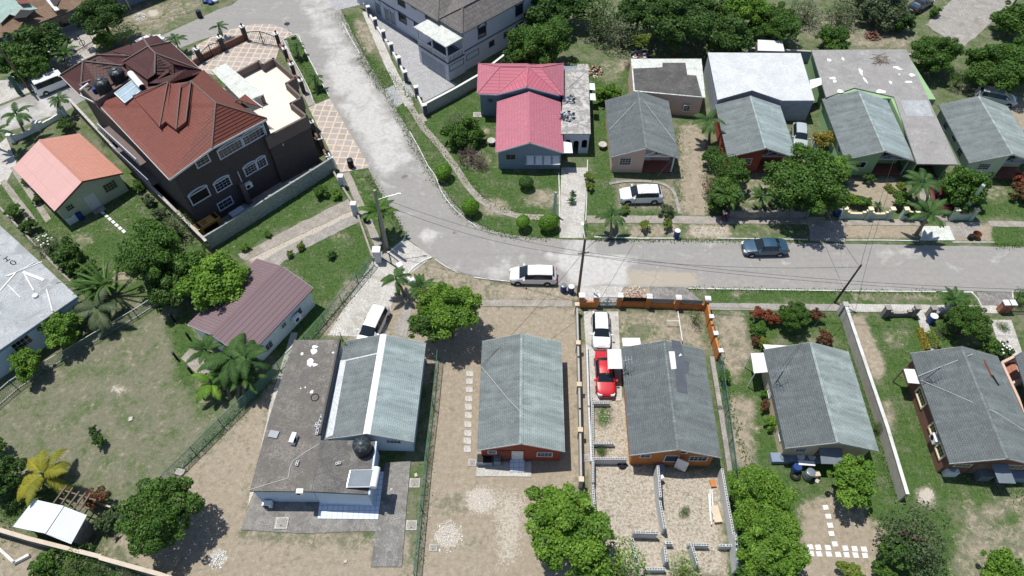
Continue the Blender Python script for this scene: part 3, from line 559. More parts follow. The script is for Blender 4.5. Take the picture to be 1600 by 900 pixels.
def door(fr, which, at, c, z0, w=.9, h=2.0, mat='white', name='door', frame=None):
    s = -1 if which in ('front', 'left') else 1
    mb = MB(); g = MB(); k = MB()
    def bx(m, a0, a1, b0, b1, za, zb):
        if which in ('front', 'back'): m.box(a0, min(at+s*b0, at+s*b1), za, a1, max(at+s*b0, at+s*b1), zb)
        else: m.box(min(at+s*b0, at+s*b1), a0, za, max(at+s*b0, at+s*b1), a1, zb)
    bx(mb, c-w/2, c+w/2, -.03, .03, z0, z0+h)
    for (a, b) in ((.1, .42), (.52, .9)): bx(mb, c-w*.38, c+w*.38, .03, .045, z0+h*a, z0+h*b)
    o = mb.build(name, M[mat], fr.e); bx(k, c-w*.4, c-w*.32, .03, .09, z0+h*.46, z0+h*.5); k.build('handle', M['steel'], o)
    for a0, a1, za, zb in ((c-w/2-.07, c-w/2, z0, z0+h+.07), (c+w/2, c+w/2+.07, z0, z0+h+.07), (c-w/2, c+w/2, z0+h, z0+h+.07)): bx(g, a0, a1, -.02, .05, za, zb)
    g.build('door_frame', M[frame or mat], o); return o
def gable_roof(fr, W, D, ez, rise, mats, th=.12, name='roof', y0=0, cap=None, x0=0, fascia=None):
    mb = MB(); rx = x0+W/2; y1 = y0+D
    def plane(xa, za, xb, zb, m):
        top = [(xa, y0, za), (xb, y0, zb), (xb, y1, zb), (xa, y1, za)]
        mb.poly([Vector(p) for p in top], th, m)
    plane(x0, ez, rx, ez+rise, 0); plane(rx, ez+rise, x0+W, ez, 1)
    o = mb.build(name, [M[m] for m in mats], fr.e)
    c = MB(); s = .16; dz = rise/(W/2)*s
    P = [(rx-s, y0-.02, ez+rise-dz+.012), (rx, y0-.02, ez+rise+.03), (rx, y1+.02, ez+rise+.03), (rx-s, y1+.02, ez+rise-dz+.012)]
    c.poly([Vector(p) for p in P], .03); c.poly([Vector((2*rx-p[0], p[1], p[2])) for p in P], .03); c.build('ridge_cap', M[cap or mats[1]], o)
    fm = fascia or 'white_paint_worn'
    for y in (y0, y1):
        f = MB()
        for (xa, za, xb, zb) in ((x0, ez, rx, ez+rise), (x0+W, ez, rx, ez+rise)):
            f.bar((xa, y+(-.012 if y == y0 else .012), za-.1), (xb, y+(-.012 if y == y0 else .012), zb-.1), .02, 0, .16)
        f.build('fascia', M[fm], o)
    return o
def gable_walls(fr, x0, x1, y0, y1, ez, W, rise, mat, ov=.35, name='wall', front=True):
    """walls with gable ends that follow the roof underside; W = roof width"""
    mb = MB(); rx = W/2; k = rise/(W/2)
    def zz(x): return ez+rise-abs(x-rx)*k-.125
    prof = [(x0, -.1), (x1, -.1), (x1, zz(x1))]+([(rx, zz(rx))] if x0 < rx < x1 else [])+[(x0, zz(x0))]
    n = len(prof); v = [(x, y0, z) for x, z in prof]+[(x, y1, z) for x, z in prof]
    mb.add(v, [tuple(range(n)), tuple(range(n, 2*n))[::-1]]+[(i, n+i, n+(i+1) % n, (i+1) % n) for i in range(n)])
    return mb.build(name, M[mat], fr.e)
def small_house(A, B, D, label, wall, roofs, group=None, ez=2.6, rise=1.35, porch=False, ov=.35, cap=None, fascia=None, fw=None, trim='grey_trim', D2=None, sidewall=None):
    fr = Frame(A, B, D, ez, 'house', label, 'house', group)
    fr.ez = ez; fr.rise = rise; fr.ov = ov; W, Dp = fr.w, fr.d
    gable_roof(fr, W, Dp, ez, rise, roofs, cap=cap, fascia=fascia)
    if not porch:
        gable_walls(fr, ov, W-ov, ov, Dp-ov, ez, W, rise, wall); fr.f0 = ov
    else:
        pd = 1.9; fr.f0 = ov; mid = W*.5+.05
        gable_walls(fr, ov, W-ov, ov+pd, Dp-ov, ez, W, rise, wall)
        gable_walls(fr, ov, mid, ov, ov+pd-.003, ez, W, rise, wall)
        mb = MB(); mb.box(mid+.01, ov, -.05, W-ov, ov+pd, .14); mb.build('porch_floor', M['tile_red_porch'], fr.e)
        k = rise/(W/2); xr = W-ov; top = lambda x: ez+rise-abs(x-W/2)*k-.16
        p = MB(); p.box(xr-.14, ov, .1, xr, ov+.14, top(xr)); p.build('porch_post', M[trim], fr.e)
        t = MB(); zb = top(xr)-.06; y = ov+.05
        t.box(mid, y-.05, zb-.16, xr, y+.05, zb); t.bar((mid, y, zb), (mid+1.2, y, zb+.62*(rise/1.35)), .1); t.bar((mid+1.2, y, zb+.62*(rise/1.35)), (xr, y, zb), .1)
        cx = mid+(xr-mid)*.42
        for a in (20, 50, 90, 130, 160):
            r_ = .5 if a != 90 else .55; t.bar((cx, y, zb), (cx+r_*1.5*math.cos(R(a)), y, zb+r_*math.sin(R(a))*.9), .05)
        t.build('gable_fretwork', M[trim], fr.e)
        door(fr, 'front', ov+pd, mid+.6, .14, mat='wood' if wall != 'peach_wall' else 'white')
        window(fr, 'front', ov+pd, mid+1.9, 1.4, 1.0, .9)
    return fr
def win_at(fr, which, at, px, py, w, h, nx=3, ny=2, **k):
    c, z = fr.face(which, px, py, at); return window(fr, which, at, c, z, w, h, nx, ny, **k)
G_SH = 'small shingle roofed houses along the street'
# peach house
h = small_house((954,245),(1061,244),(949,157), 'peach house with porch fretwork, standing beside the white SUV', 'peach_wall', ('shingle','shingle_mid'), G_SH, porch=True, trim='white')
fr = h; win_at(fr, 'front', .35, 977, 252, 1.2, .95, 4, 3)
ex = MB(); P = [fr.P(x, y, 2.9) for x, y in ((986,93),(1093,93),(1099,152),(990,142))]; P = [(p.x, p.y) for p in P]; P[3] = (P[3][0], max(P[3][1], fr.d-.3)); 
ex.prism(P, -.05, 2.78, 0); ex.build('rear_extension', M['peach_wall'], fr.e)
P2 = [((p[0]-4)*1.03+4, p[1]+(.12 if p[1] > fr.d+3 else -.1)) for p in P]; ex = MB(); ex.prism(P2, 2.785, 2.93); rf = ex.build('flat_roof', M['slab_white'], fr.e)
ex = MB(); q = lambda *pts: [tuple(fr.P(x, y, 2.94).xy) for x, y in pts]
ex.prism(q((989,107),(1035,105),(1035,98),(1071,98),(1074,117),(1088,118),(1097,151),(992,141)), 2.931, 2.945); ex.build('roofing_felt', M['flat_black'], rf)
win_at(fr, 'front', fr.P(1095,152,2.9).y, 1073, 169, .7, .75, 2, 3)
# orange house with white slab roof behind
h = small_house((1137,245),(1245,244),(1122,164), 'orange walled house with grey shingle roof behind the big leafy tree', 'rust_wall', ('shingle_mid','shingle_green_pale'), G_SH, porch=True)
fr = h; win_at(fr, 'front', .35, 1166, 252, 1.0, .8, 3, 2); 
def slab_block(fr, pts, z, wall, roof, name='rear_extension', lip=.1, th=.14, parapet=0):
    P = [tuple(fr.P(x, y, z).xy) for x, y in pts]; cx = sum(p[0] for p in P)/len(P); cy = sum(p[1] for p in P)/len(P)
    a = MB(); inn = [(cx+(p[0]-cx)*.985, cy+(p[1]-cy)*.985) for p in P]; a.prism(inn, -.05, z-th-.001); a.build(name, M[wall], fr.e)
    a = MB(); a.prism(P, z-th, z); return a.build('flat_roof', M[roof], fr.e)
slab_block(fr, [(1106,82),(1251,83),(1273,157),(1222,157),(1175,141),(1121,156)], 3.0, 'grey_trim', 'flat_white')
# green house with L shaped concrete roof
h = small_house((1320,249),(1428,247),(1293,155), 'green house with pale shingle roof wrapped by a grey concrete slab', 'green_wall', ('shingle_mid','shingle_green_pale'), G_SH, porch=True, trim='grey_trim')
fr = h; win_at(fr, 'front', .35, 1344, 257, 1.1, .8, 2, 1); win_at(fr, 'left', .35, 1300, 193, .8, .7, 3, 2); win_at(fr, 'left', .35, 1312, 232, .8, .7, 3, 2)
P = [tuple(fr.P(x, y, 3.0).xy) for x, y in ((1268,78),(1416,77),(1497,257),(1433,256),(1397,151),(1335,137),(1291,152))]
a = MB(); a.prism(P, 2.84, 3.0); a.build('flat_roof', M['flat_grey'], fr.e)
a = MB(); P = [tuple(fr.P(x, y, 2.85).xy) for x, y in ((1270,79),(1414,78),(1432,120),(1290,150))]; P = [P[0], P[1], (P[1][0]+.6, fr.d+.05), (P[0][0], fr.d+.05)]; a.prism(P, -.05, 2.84); a.build('rear_extension', M['green_wall'], fr.e)
a = MB(); x1 = fr.P(1497,257,3).x; xb = fr.w+.3; a.box(xb, 3.2, -.05, x1-.2, fr.d, 2.84); a.build('side_extension', M['green_wall'], fr.e)
a = MB(); a.box(xb, .1, -.05, xb+.2, 3.19, 2.84); a.build('carport_wall', M['green_wall'], fr.e); a = MB(); a.box(x1-.35, .1, -.05, x1-.15, 3.19, 2.84); a.build('carport_wall', M['green_wall'], fr.e)
a = MB(); a.prism([tuple(fr.P(x, y, 3.0).xy) for x, y in ((1407,157),(1449,157),(1459,182),(1416,181))], 3.001, 3.012); a.build('painted_patch', M['deck_blue'] if 0 else M['flat_pale'], fr.e)
a = MB(); P = [fr.P(x, y, 3.05) for x, y in ((1265,125),(1283,121),(1284,132),(1267,139))]; a.poly(P, .04); a.build('awning', M['corrugated_white'], fr.e)
plain('felt_white', (.75, .75, .74), var=.05)
for (x, y, m_, e_) in ((1295,94,.5,1.5),(1317,92,.35,2.5),(1301,122,.9,.8),(1304,127,.6,1),(1400,105,1,.5),(1406,108,.7,.4),(1425,117,.9,.8),(1420,128,1.3,.35),(1391,128,.5,1.4),(1376,143,1.1,.7),(1313,142,1,.7),(1345,112,.5,3),(1352,125,.45,3.2),(1405,116,.3,1)):
    a = MB(); c = fr.P(x, y, 3.0); r_ = .42*m_; a.prism([(c.x+r_*(1+.9*mnoise.noise(Vector((x*.7, k*.6, .3))))*math.cos(k*.52), c.y+e_*r_*(1+.9*mnoise.noise(Vector((x*.7, k*.6, 7.3))))*math.sin(k*.52)) for k in range(12)], 3.001, 3.009); a.build('white_sealant_blotch', M['felt_white'], fr.e)
rr = random.Random(4)
for k in range(26): a_ = rr.uniform(0, 3.1); c_ = G(1377+rr.uniform(-9, 9), 92+rr.uniform(-7, 7), 3.03+k*.004); d_ = Vector((math.cos(a_), math.sin(a_), 0))*rr.uniform(.4, 1.1); a = MB(); a.bar(c_-d_, c_+d_, .03); o_ = rebase(a.build('stick', M['wood'])); tag(o_, 'thin bare stick in the tangle lying on the grey slab of the green house', 'stick', 'sticks on the grey slab roof')
# pale house, far right
h = small_house((1514,254),(1627,251),(1476,164), 'pale walled house at the right edge with weathered shingle roof', 'pale_green_wall', ('shingle_mid','shingle_pale'), G_SH, porch=True)
fr = h; win_at(fr, 'front', .35, 1537, 260, 1.2, .8, 4, 3); win_at(fr, 'left', .35, 1478, 197, .9, .7, 4, 2, frame='white'); win_at(fr, 'left', .35, 1492, 215, .9, .7, 3, 2); win_at(fr, 'left', .35, 1500, 238, .9, .7, 3, 2)
# rust red house
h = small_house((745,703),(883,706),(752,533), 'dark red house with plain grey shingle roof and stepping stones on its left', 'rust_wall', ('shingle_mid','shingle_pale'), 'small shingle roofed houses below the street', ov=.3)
fr = h; win_at(fr, 'front', .3, 769, 706, .6, .45, 2, 2); win_at(fr, 'front', .3, 851, 709.5, 1.15, .7, 4, 3); c, z = fr.face('front', 808.5, 712, .3); door(fr, 'front', .3, c, .1, .95, 1.8, 'white', frame='rust_wall')
c, z = fr.face('front', 788, 712, .3); door(fr, 'front', .3, c, .1, .95, 1.8, 'red_brown')
a = MB(); c = fr.face('front', 808.5, 712, .3)[0]; a.box(c-.6, -.75, -.02, c+.6, .26, .2); a.build('door_step', M['tile_blue_white'], fr.e)
H13 = fr
# orange house, with fresh felt strip
h = small_house((984,711),(1127,715),(970,543), 'bright orange house with a grey felt strip along its shingle ridge', 'orange_wall', ('shingle','shingle_mid'), 'small shingle roofed houses below the street', ov=.35, rise=1.3)
fr = h; H14 = h; win_at(fr, 'front', .35, 1008.5, 712, .75, .5, 2, 2); win_at(fr, 'front', .35, 1091, 716, 1.35, .75, 4, 2)
c, z = fr.face('front', 1049, 716, .35); window(fr, 'front', .35, c, z, 1.0, 1.1, 1, 1, pane='glass_blue', name='open_doorway'); 
a = MB(); c2 = fr.face('front', 1062, 718, .35)[0]; a.obox((c2+.1, -.1, 1.15), (.42, -.2, 0), (.02, .03, 0), (0, 0, .85)); o = a.build('door', M['white_plastic'], fr.e); k = MB(); k.box(c2+.35, -.35, 1.1, c2+.42, -.25, 1.16); k.build('handle', M['steel'], o)
def roof_patch(fr, pts, name, mat, off=.012, side=None, th=.008):
    """a strip lying on the roof slope"""
    kk = fr.rise/(fr.w/2); n = [Vector((-kk, 0, 1)), Vector((kk, 0, 1))]; V_ = []
    for x, y in pts:
        best = None
        for s_, nn in enumerate(n):
            wn = (fr.u*nn.x+Vector((0, 0, 1))).normalized(); p0 = fr.W(0 if s_ == 0 else fr.w, 0, fr.ez+off); q = fr.loc(onplane(x, y, wn, p0))
            if (q.x <= fr.w/2) == (s_ == 0) or best is None: best = q
        V_.append(best)
    if side is not None:
        V_ = []; nn = n[side]; wn = (fr.u*nn.x+Vector((0, 0, 1))).normalized()
        for x, y in pts: V_.append(fr.loc(onplane(x, y, wn, fr.W(0 if side == 0 else fr.w, 0, fr.ez+off))))
    a = MB(); a.poly(V_, th); return a.build(name, M[mat], fr.e)
plain('felt_grey', (.1, .11, .128), var=.15)
roof_patch(fr, [(1049,531),(1063,533),(1070,562),(1077,566),(1076,583),(1071,583),(1075,616),(1058,612)], 'felt_strip', 'felt_grey', side=1)
roof_patch(fr, [(1045,549),(1054,549),(1057,576),(1049,577)], 'white_felt_patch', 'felt_white', off=.02, side=1)
roof_patch(fr, [(1063,552),(1066,555),(1060,557)], 'white_felt_patch', 'felt_white', off=.03, side=1)
# cream house
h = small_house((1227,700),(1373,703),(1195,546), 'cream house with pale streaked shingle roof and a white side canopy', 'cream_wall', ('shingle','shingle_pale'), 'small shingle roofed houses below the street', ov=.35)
fr = h; H15 = h; win_at(fr, 'front', .35, 1251, 703, .8, .5, 3, 2); win_at(fr, 'left', .35, 1203, 613, .8, .7, 3, 3); win_at(fr, 'left', .35, 1220, 681, .7, .6, 3, 3)
a = MB(); P = [fr.P(x, y, 2.4) for x, y in ((1173,552),(1196,551),(1204,581),(1178,583))]; a.poly(P, .05); o = a.build('canopy', M['corrugated_white'], fr.e); b = MB()
for p in (P[0], P[3]): b = MB(); b.bar((p.x+.1, p.y, 0), (p.x+.1, p.y, 2.36), .07); b.build('canopy_post', M['white'], o)
a = MB(); P = [fr.P(x, y, 2.5) for x, y in ((1192,538),(1231,540),(1196,546)) ]; a.poly(P, .05); a.build('porch_canopy', M['white'], fr.e)
c, z = fr.face('front', 1284, 708, .35); a = MB(); a.poly([Vector((c-.6, .3, 2.2)), Vector((c+1.2, .3, 2.2)), Vector((c+1.2, -.9, 1.85)), Vector((c-.6, -.9, 1.85))], .04); a.build('door_canopy', M['panel_grey'], fr.e); door(fr, 'front', .35, c, .1, .9, 1.8, 'wood'); 
# brown house
h = small_house((1484,724),(1634,726),(1428,552), 'brown house at the lower right with cream framed windows', 'brown_wall', ('shingle','shingle_mid'), 'small shingle roofed houses below the street', ov=.35)
fr = h; H16 = h
for (x, y, w_) in ((1440, 621, 1.5), (1459, 671, .75), (1470, 705, .95)): win_at(fr, 'left', .35, x, y, w_, .8, 5 if w_ > 1 else 3, 2, frame='yellow_paint', fw=.13, dep=.1)
win_at(fr, 'front', .35, 1504, 726.5, 1.2, .45, 4, 2, frame='yellow_paint'); win_at(fr, 'front', .35, 1586, 729, 1.4, .6, 4, 3, frame='yellow_paint')
c, z = fr.face('front', 1545, 729, .35); door(fr, 'front', .35, c-.6, .1, .9, 1.9, 'wood'); a = MB(); a.poly([Vector((c-.2, .3, 2.2)), Vector((c+1.1, .3, 2.2)), Vector((c+1.4, -1.1, 1.8)), Vector((c+.1, -1.1, 1.8))], .04); a.build('door_canopy', M['panel_grey'], fr.e)
a = MB(); P = [fr.P(x, y, 2.3) for x, y in ((1412,576),(1432,577),(1440,600),(1419,598))]; a.poly(P, .05); o = a.build('side_canopy', M['white'], fr.e); b = MB(); b.bar((P[0].x+.05, P[0].y, 0), (P[0].x+.05, P[0].y, 2.3), .08); b.build('canopy_post', M['wood'], o)
roof_patch(fr, [(1536,562),(1539,562),(1552,590),(1549,590)], 'torn_shingle', 'red_brown', off=.02, side=1); roof_patch(fr, [(1548,586),(1552,586),(1562,602),(1560,603)], 'torn_shingle', 'black', off=.025, side=1)
# blue white house with flat dark roof
h = small_house((507,686),(647,688),(541,533), 'pale blue house with white striped ridge joined to a dark flat roof', 'pale_blue_wall', ('shingle_mid','shingle_green_pale'), ov=.3, rise=1.25, cap='white')
fr = h; H12 = h; win_at(fr, 'front', .3, 615, 689.5, 1.15, .5, 4, 2)
roof_patch(fr, [(592,523),(601,523),(575,673),(564,672)], 'white_ridge_coating', 'felt_white', off=.02, side=0) if 0 else None
a = MB(); rx = fr.w/2; kk = fr.rise/(fr.w/2)
a.poly([Vector((rx-.28, -.03, fr.ez+fr.rise-.28*kk+.02)), Vector((rx, -.03, fr.ez+fr.rise+.045)), Vector((rx, fr.d+.03, fr.ez+fr.rise+.045)), Vector((rx-.28, fr.d+.03, fr.ez+fr.rise-.28*kk+.02))], .03)
a.poly([Vector((rx+.28, -.03, fr.ez+fr.rise-.28*kk+.02)), Vector((rx, -.03, fr.ez+fr.rise+.045)), Vector((rx, fr.d+.03, fr.ez+fr.rise+.045)), Vector((rx+.28, fr.d+.03, fr.ez+fr.rise-.28*kk+.02))], .03); a.build('white_ridge_coating', M['felt_white'], fr.e)
roof_patch(fr, [(532,563),(541,562),(520,680),(509,684)], 'white_edge_coating', 'flat_white', off=.015, side=0); roof_patch(fr, [(541,562),(590,551),(590,553),(541,564)], 'white_sealing_line', 'flat_white', off=.018, side=0)
zf = 2.85
P = [tuple(fr.P(x, y, zf).xy) for x, y in ((460,531),(533,531),(500,690),(487,768),(390,767),(424,640))]
a = MB(); a.prism(P, zf-.2, zf); a.build('flat_roof', M['flat_dark'], fr.e)
cx = sum(p[0] for p in P)/6; cy = sum(p[1] for p in P)/6; a = MB(); a.prism([(cx+(p[0]-cx)*.97, cy+(p[1]-cy)*.97) for p in P], -.05, zf-.201); a.build('side_wing', M['pale_blue_wall'], fr.e)
P = [tuple(fr.P(x, y, zf+.05).xy) for x, y in ((500,688),(586,688),(575,772),(487.5,768))]
a = MB(); a.prism(P, zf-.18, zf+.05); a.build('flat_roof', M['flat_wet'], fr.e); cx = sum(p[0] for p in P)/4; cy = sum(p[1] for p in P)/4; a = MB(); a.prism([(cx+(p[0]-cx)*.975, cy+(p[1]-cy)*.975) for p in P], -.05, zf-.181); a.build('side_wing', M['pale_blue_wall'], fr.e)
a = MB(); p0 = fr.P(587,690,zf+.05); p1 = fr.P(576,773,zf+.05); a.bar((p0.x+.05, p0.y, zf-.02), (p1.x+.05, p1.y, zf-.02), .14, 0, .3); a.build('parapet', M['pale_blue_wall'], fr.e)
p0 = fr.P(533,531,zf); p1 = fr.P(502,680,zf); a = MB(); a.bar((p0.x-.1, p0.y, zf+.1), (p1.x-.1, p1.y, zf+.1), .14, 0, .3); a.build('parapet', M['flat_black'], fr.e)
for (x, y, m_) in ((492,541,1),(490,549,1.3),(484,567,1.6),(492,569,.9),(472,553,.6),(520,551,.5),(487,613,.7),(470,607,.3),(477,605,.3),(461,686,.5)):
    a = MB(); c = fr.P(x, y, zf); r_ = .19*m_; a.prism([(c.x+r_*(1+.9*mnoise.noise(Vector((x*.7, k*.6, 0.3))))*math.cos(k*.63), c.y+r_*1.2*(1+.9*mnoise.noise(Vector((x*.7, k*.6, 7.3))))*math.sin(k*.63)) for k in range(10)], zf+.001, zf+.008); a.build('white_sealant_blotch', M['felt_white'], fr.e)
# ---------------- flat roofed house with scratched letters ----------------
fr = Frame((-70,512-60),(121,463),(0,342-70), 3.0, 'house', 'flat roofed house with timber scraps and HO painted on its roof') if 0 else None
class Loose(Frame):      # frame from a ground point and an angle
    def __init__(s, o, ang, name, label, cat='house', group=None):
        s.o = Vector((o[0], o[1], 0)); s.ang = ang; s.u = Vector((math.cos(ang), math.sin(ang), 0)); s.v = Vector((-s.u.y, s.u.x, 0)); s.e = empty(name, s.o, ang, label, cat, group)
z = 3.0; c0 = G(121,463,z); c1 = G(-3,548,z); c2 = G(18,352,z); u = (c0-c1); ang = math.atan2(u.y, u.x)
fr = Loose(c1.xy, ang, 'house', 'flat roofed house at the left edge with letters HO painted on its roof'); HO = fr
L0 = fr.P(121,463,z).x; D0 = fr.P(18,352,z).y
a = MB(); a.box(-5, 0, 2.82, L0, D0+2, z); a.build('flat_roof', M['flat_pale'], fr.e); a = MB(); a.box(-4.8, .2, -.05, L0-.2, D0+1.8, 2.819); a.build('wall', M['pale_blue_wall'], fr.e)
a = MB(); a.box(-5, -.04, 2.7, L0, -.003, 2.98); a.build('fascia', M['blue_barrel'] if 0 else M['grey_blue_wall'], fr.e)
win_at(fr, 'front', .2, 34, 536, 1.5, 1.0, 4, 2, frame='white')
def letter_bars(fr, pts_list, z, name, mat, t=.05, parent=None):
    a = MB()
    for pts in pts_list:
        for p, q in zip(pts[:-1], pts[1:]): a.bar(fr.P(*p, z), fr.P(*q, z), t, 0, .012)
    return a.build(name, M[mat], parent or fr.e)
letter_bars(fr, [[(9,401),(3.5,408)],[(15,404),(7,408.5)],[(9,407),(14,409)]][:0]+[[(12,400.5),(5,405.5)],[(16,405),(8.5,409.5)],[(8.5,403),(12,407)]], z+.006, 'painted_letter_h', 'black', .1)
cO = (20.5,410.5); letter_bars(fr, [[(cO[0]+4.2*math.cos(k*.5236)+1.2*math.sin(k*.5236), cO[1]+2.9*math.sin(k*.5236)) for k in range(13)]], z+.006, 'painted_letter_o', 'black', .1)
a = MB(); a.bar(fr.P(-4,398,z+.006), fr.P(1,399.5,z+.006), .06, 0, .012); a.build('painted_stroke', M['black'], fr.e)
# ---------------- salmon cottage ----------------
h = small_house((85,330),(192,270),(20,262), 'cottage with salmon pink roof and pale green walls beside the mansion', 'cottage_wall', ('tile_salmon_light','tile_salmon'), ez=2.6, rise=1.5, ov=.35, fascia='red_brown')
fr = h; H2 = h; win_at(fr, 'front', .35, 172, 291, 1.3, 1.0, 4, 3, frame='cottage_wall'); win_at(fr, 'front', .35, 109, 324, .7, .6, 3, 2, frame='cottage_wall'); c, z = fr.face('front', 144, 314, .35); door(fr, 'front', .35, c, .1, 1.0, 1.9, 'white')
a = MB(); a.box(c-.6, -.5, -.02, c+.6, .3, .16); a.build('door_step', M['concrete'], fr.e)
# ---------------- maroon cottage ----------------
h = small_house((292,507),(383,562),(400,403), 'small cottage under a maroon ribbed roof beside the driveway', 'white_wall', ('tile_maroon','tile_maroon_stripe'), ez=2.6, rise=1.1, ov=.3)
fr = h; H11 = h
for x, y in ((466,488),(443,508),(420,540)): win_at(fr, 'right', fr.w-.3, x, y, .75 if x != 443 else .5, .8 if x != 443 else .5, 2, 3)
# ---------------- pink house ----------------
fr = Frame((774,238),(881,238),(777,159), 2.7, 'house', 'pink roofed house with grey walls and an arched carport', 'house'); H6 = fr; fr.ez = 2.7; fr.rise = 1.45; fr.ov = .3
gable_roof(fr, fr.w, fr.d, 2.7, 1.45, ('tile_pink','tile_pink'), cap='tile_pink', fascia='white'); gable_walls(fr, .3, fr.w-.3, .3, fr.d, 2.7, fr.w, 1.45, 'grey_blue_wall')
win_at(fr, 'front', .3, 798, 245, 1.0, .75, 2, 1, frame='grey_trim')
c, z = fr.face('front', 848, 247, .3); window(fr, 'front', .3, c, z-.1, 3.9, 1.0, 1, 1, pane='white', frame='grey_trim', name='shop_shutter_window', fw=.04)
a = MB(); a.poly([Vector((c-1.95, .28, 1.9)), Vector((c+1.95, .28, 1.9)), Vector((c+1.95, -.45, 1.35)), Vector((c-1.95, -.45, 1.35))], .04); o = a.build('window_awning', M['white'], fr.e); b = MB()
for k in range(5): x = c-1.9+k*.95; b.bar((x, .27, 1.93), (x, -.46, 1.38), .04, 0, .02); b.bar((x+.1, .27, 1.93), (x+.1, -.46, 1.38), .03, 0, .02)
b.build('awning_rib', M['wire'], o)
for x in (845, 867):
    cc, zz = fr.face('front', x, 258, .3); a = MB(); a.add([(cc-.28, .28, zz), (cc, .28, zz-.14), (cc+.28, .28, zz), (cc, .28, zz+.14)], [(0, 1, 2, 3)]); a.build('diamond_vent', M['grey_trim'], fr.e)
# rear hipped part
zz = 3.6; q = lambda x, y, z_=zz: fr.P(x, y, z_)
BL, BR, TL, TR = q(745,146), q(881,149), q(747,99), q(881,99); AL, AR, CM = q(781,104,5.1), q(846,105,5.1), q(825,104,5.12); PK = q(823,135,4.75); GL, GR = q(777,147), q(874,148)
a = MB()
for pts in ([BL, AL, TL], [BL, GL, CM, AL], [GL, PK, CM], [PK, GR, CM], [GR, BR, AR, CM], [BR, TR, AR], [TL, AL, CM, AR, TR]): a.poly(pts, .08, 1 if BL in pts and CM in pts or BR in pts and CM in pts or PK in pts else 0)
rf = a.build('hipped_roof', [M['tile_pink'], M['tile_pink_stripe']], fr.e); a = MB()
for p, q_ in ((BL, AL), (TL, AL), (AL, CM), (CM, AR), (BR, AR), (TR, AR), (CM, PK), (CM, GL), (CM, GR)): a.bar(p+Vector((0, 0, .03)), q_+Vector((0, 0, .03)), .12, 0, .05)
a.build('ridge_cap', M['tile_pink'], rf)
a = MB()
for k_, (p, q_) in enumerate(((GL, PK), (PK, GR), (BL, GL))):
    a = MB(); a.bar(p-Vector((0, .02, .12)), q_-Vector((0, .02, .12)), .05, 0, .16); a.build('fascia', M['lavender_wall'], rf)
a = MB(); a.box(BL.x+.35, BL.y+.45, -.05, BR.x-.3, TR.y-.3, 3.5); a.prism([(0, 0)]*0 or [(BL.x+.36, BL.y+.46), (BR.x-.31, BL.y+.46), (BR.x-.31, BL.y+.5), (BL.x+.36, BL.y+.5)], 3.4, 3.5); a.build('rear_wing', M['grey_blue_wall'], fr.e)
a = MB(); a.add([(GL.x+.3, PK.y+.3, 3.45), (GR.x-.3, PK.y+.3, 3.45), (PK.x, PK.y+.3, 4.6)], [(0, 1, 2)]); a.build('gable_wall', M['grey_blue_wall'], fr.e)
win_at(fr, 'front', BL.y+.45, 766, 156.5, .55, .45, 2, 1, frame='grey_blue_wall')
P = [tuple(fr.P(x, y, 2.9).xy) for x, y in ((882,107),(902,107),(902,100),(919,100),(923,209),(876,209))]; a = MB(); a.prism(P, 2.74, 2.9); a.build('flat_roof', M['flat_mottled'], fr.e)
x0 = fr.w+.15; x1 = P[4][0]-.1; yf = P[5][1]+.05; yb = P[2][1]-.2
a = MB(); a.box(x0, yf+2.2, -.05, x1, yb, 2.739); a.build('carport_wall', M['grey_blue_wall'], fr.e); a = MB(); a.box(x1-.15, yf+.2, -.05, x1, yf+2.19, 2.739); a.build('carport_wall', M['grey_blue_wall'], fr.e)
a = MB(); nA = 3; wA = (x1-x0)/nA      # arcade of three arches
for i in range(nA):
    xa = x0+i*wA; xb_ = xa+wA; m_ = .16; r_ = (wA-2*m_)/2; cx = (xa+xb_)/2; zs = 1.55 if i == 1 else 1.7
    z0_ = 0 if i == 1 else .75
    prof = [(xa, z0_), (xa+m_, z0_), (xa+m_, zs)]+[(cx-r_*math.cos(math.pi*k/8), zs+r_*math.sin(math.pi*k/8)) for k in range(1, 8)]+[(xb_-m_, zs), (xb_-m_, z0_), (xb_, z0_), (xb_, 2.735), (xa, 2.735)]
    for f_, y_ in ((1, yf), (0, yf+.18)):
        v = [(x, y_, z_) for x, z_ in prof]; idx = tuple(range(len(v))); a.add(v, [idx if f_ else idx[::-1]])
    for k in range(len(prof)-1): (xx0, zz0), (xx1, zz1) = prof[k], prof[k+1]; a.add([(xx0, yf, zz0), (xx1, yf, zz1), (xx1, yf+.18, zz1), (xx0, yf+.18, zz0)], [(0, 3, 2, 1)])
    if z0_: a.box(xa, yf-.003, -.05, xb_, yf+.183, z0_)
a.build('arcade', M['lavender_wall'], fr.e)
a = MB(); a.poly([fr.P(x, y, 2.5) for x, y in ((880,221),(893,223),(895,239),(880,239))], .05); a.build('awning', M['corrugated_white'], fr.e)
for x, y in ((921,130),(922,146)): a = MB(); P_ = [fr.P(x+dx, y+dy, 2.6) for dx, dy in ((0,0),(8,0),(9,11),(0,10))]; a.poly(P_, .05); a.build('window_hood', M['white'], fr.e)
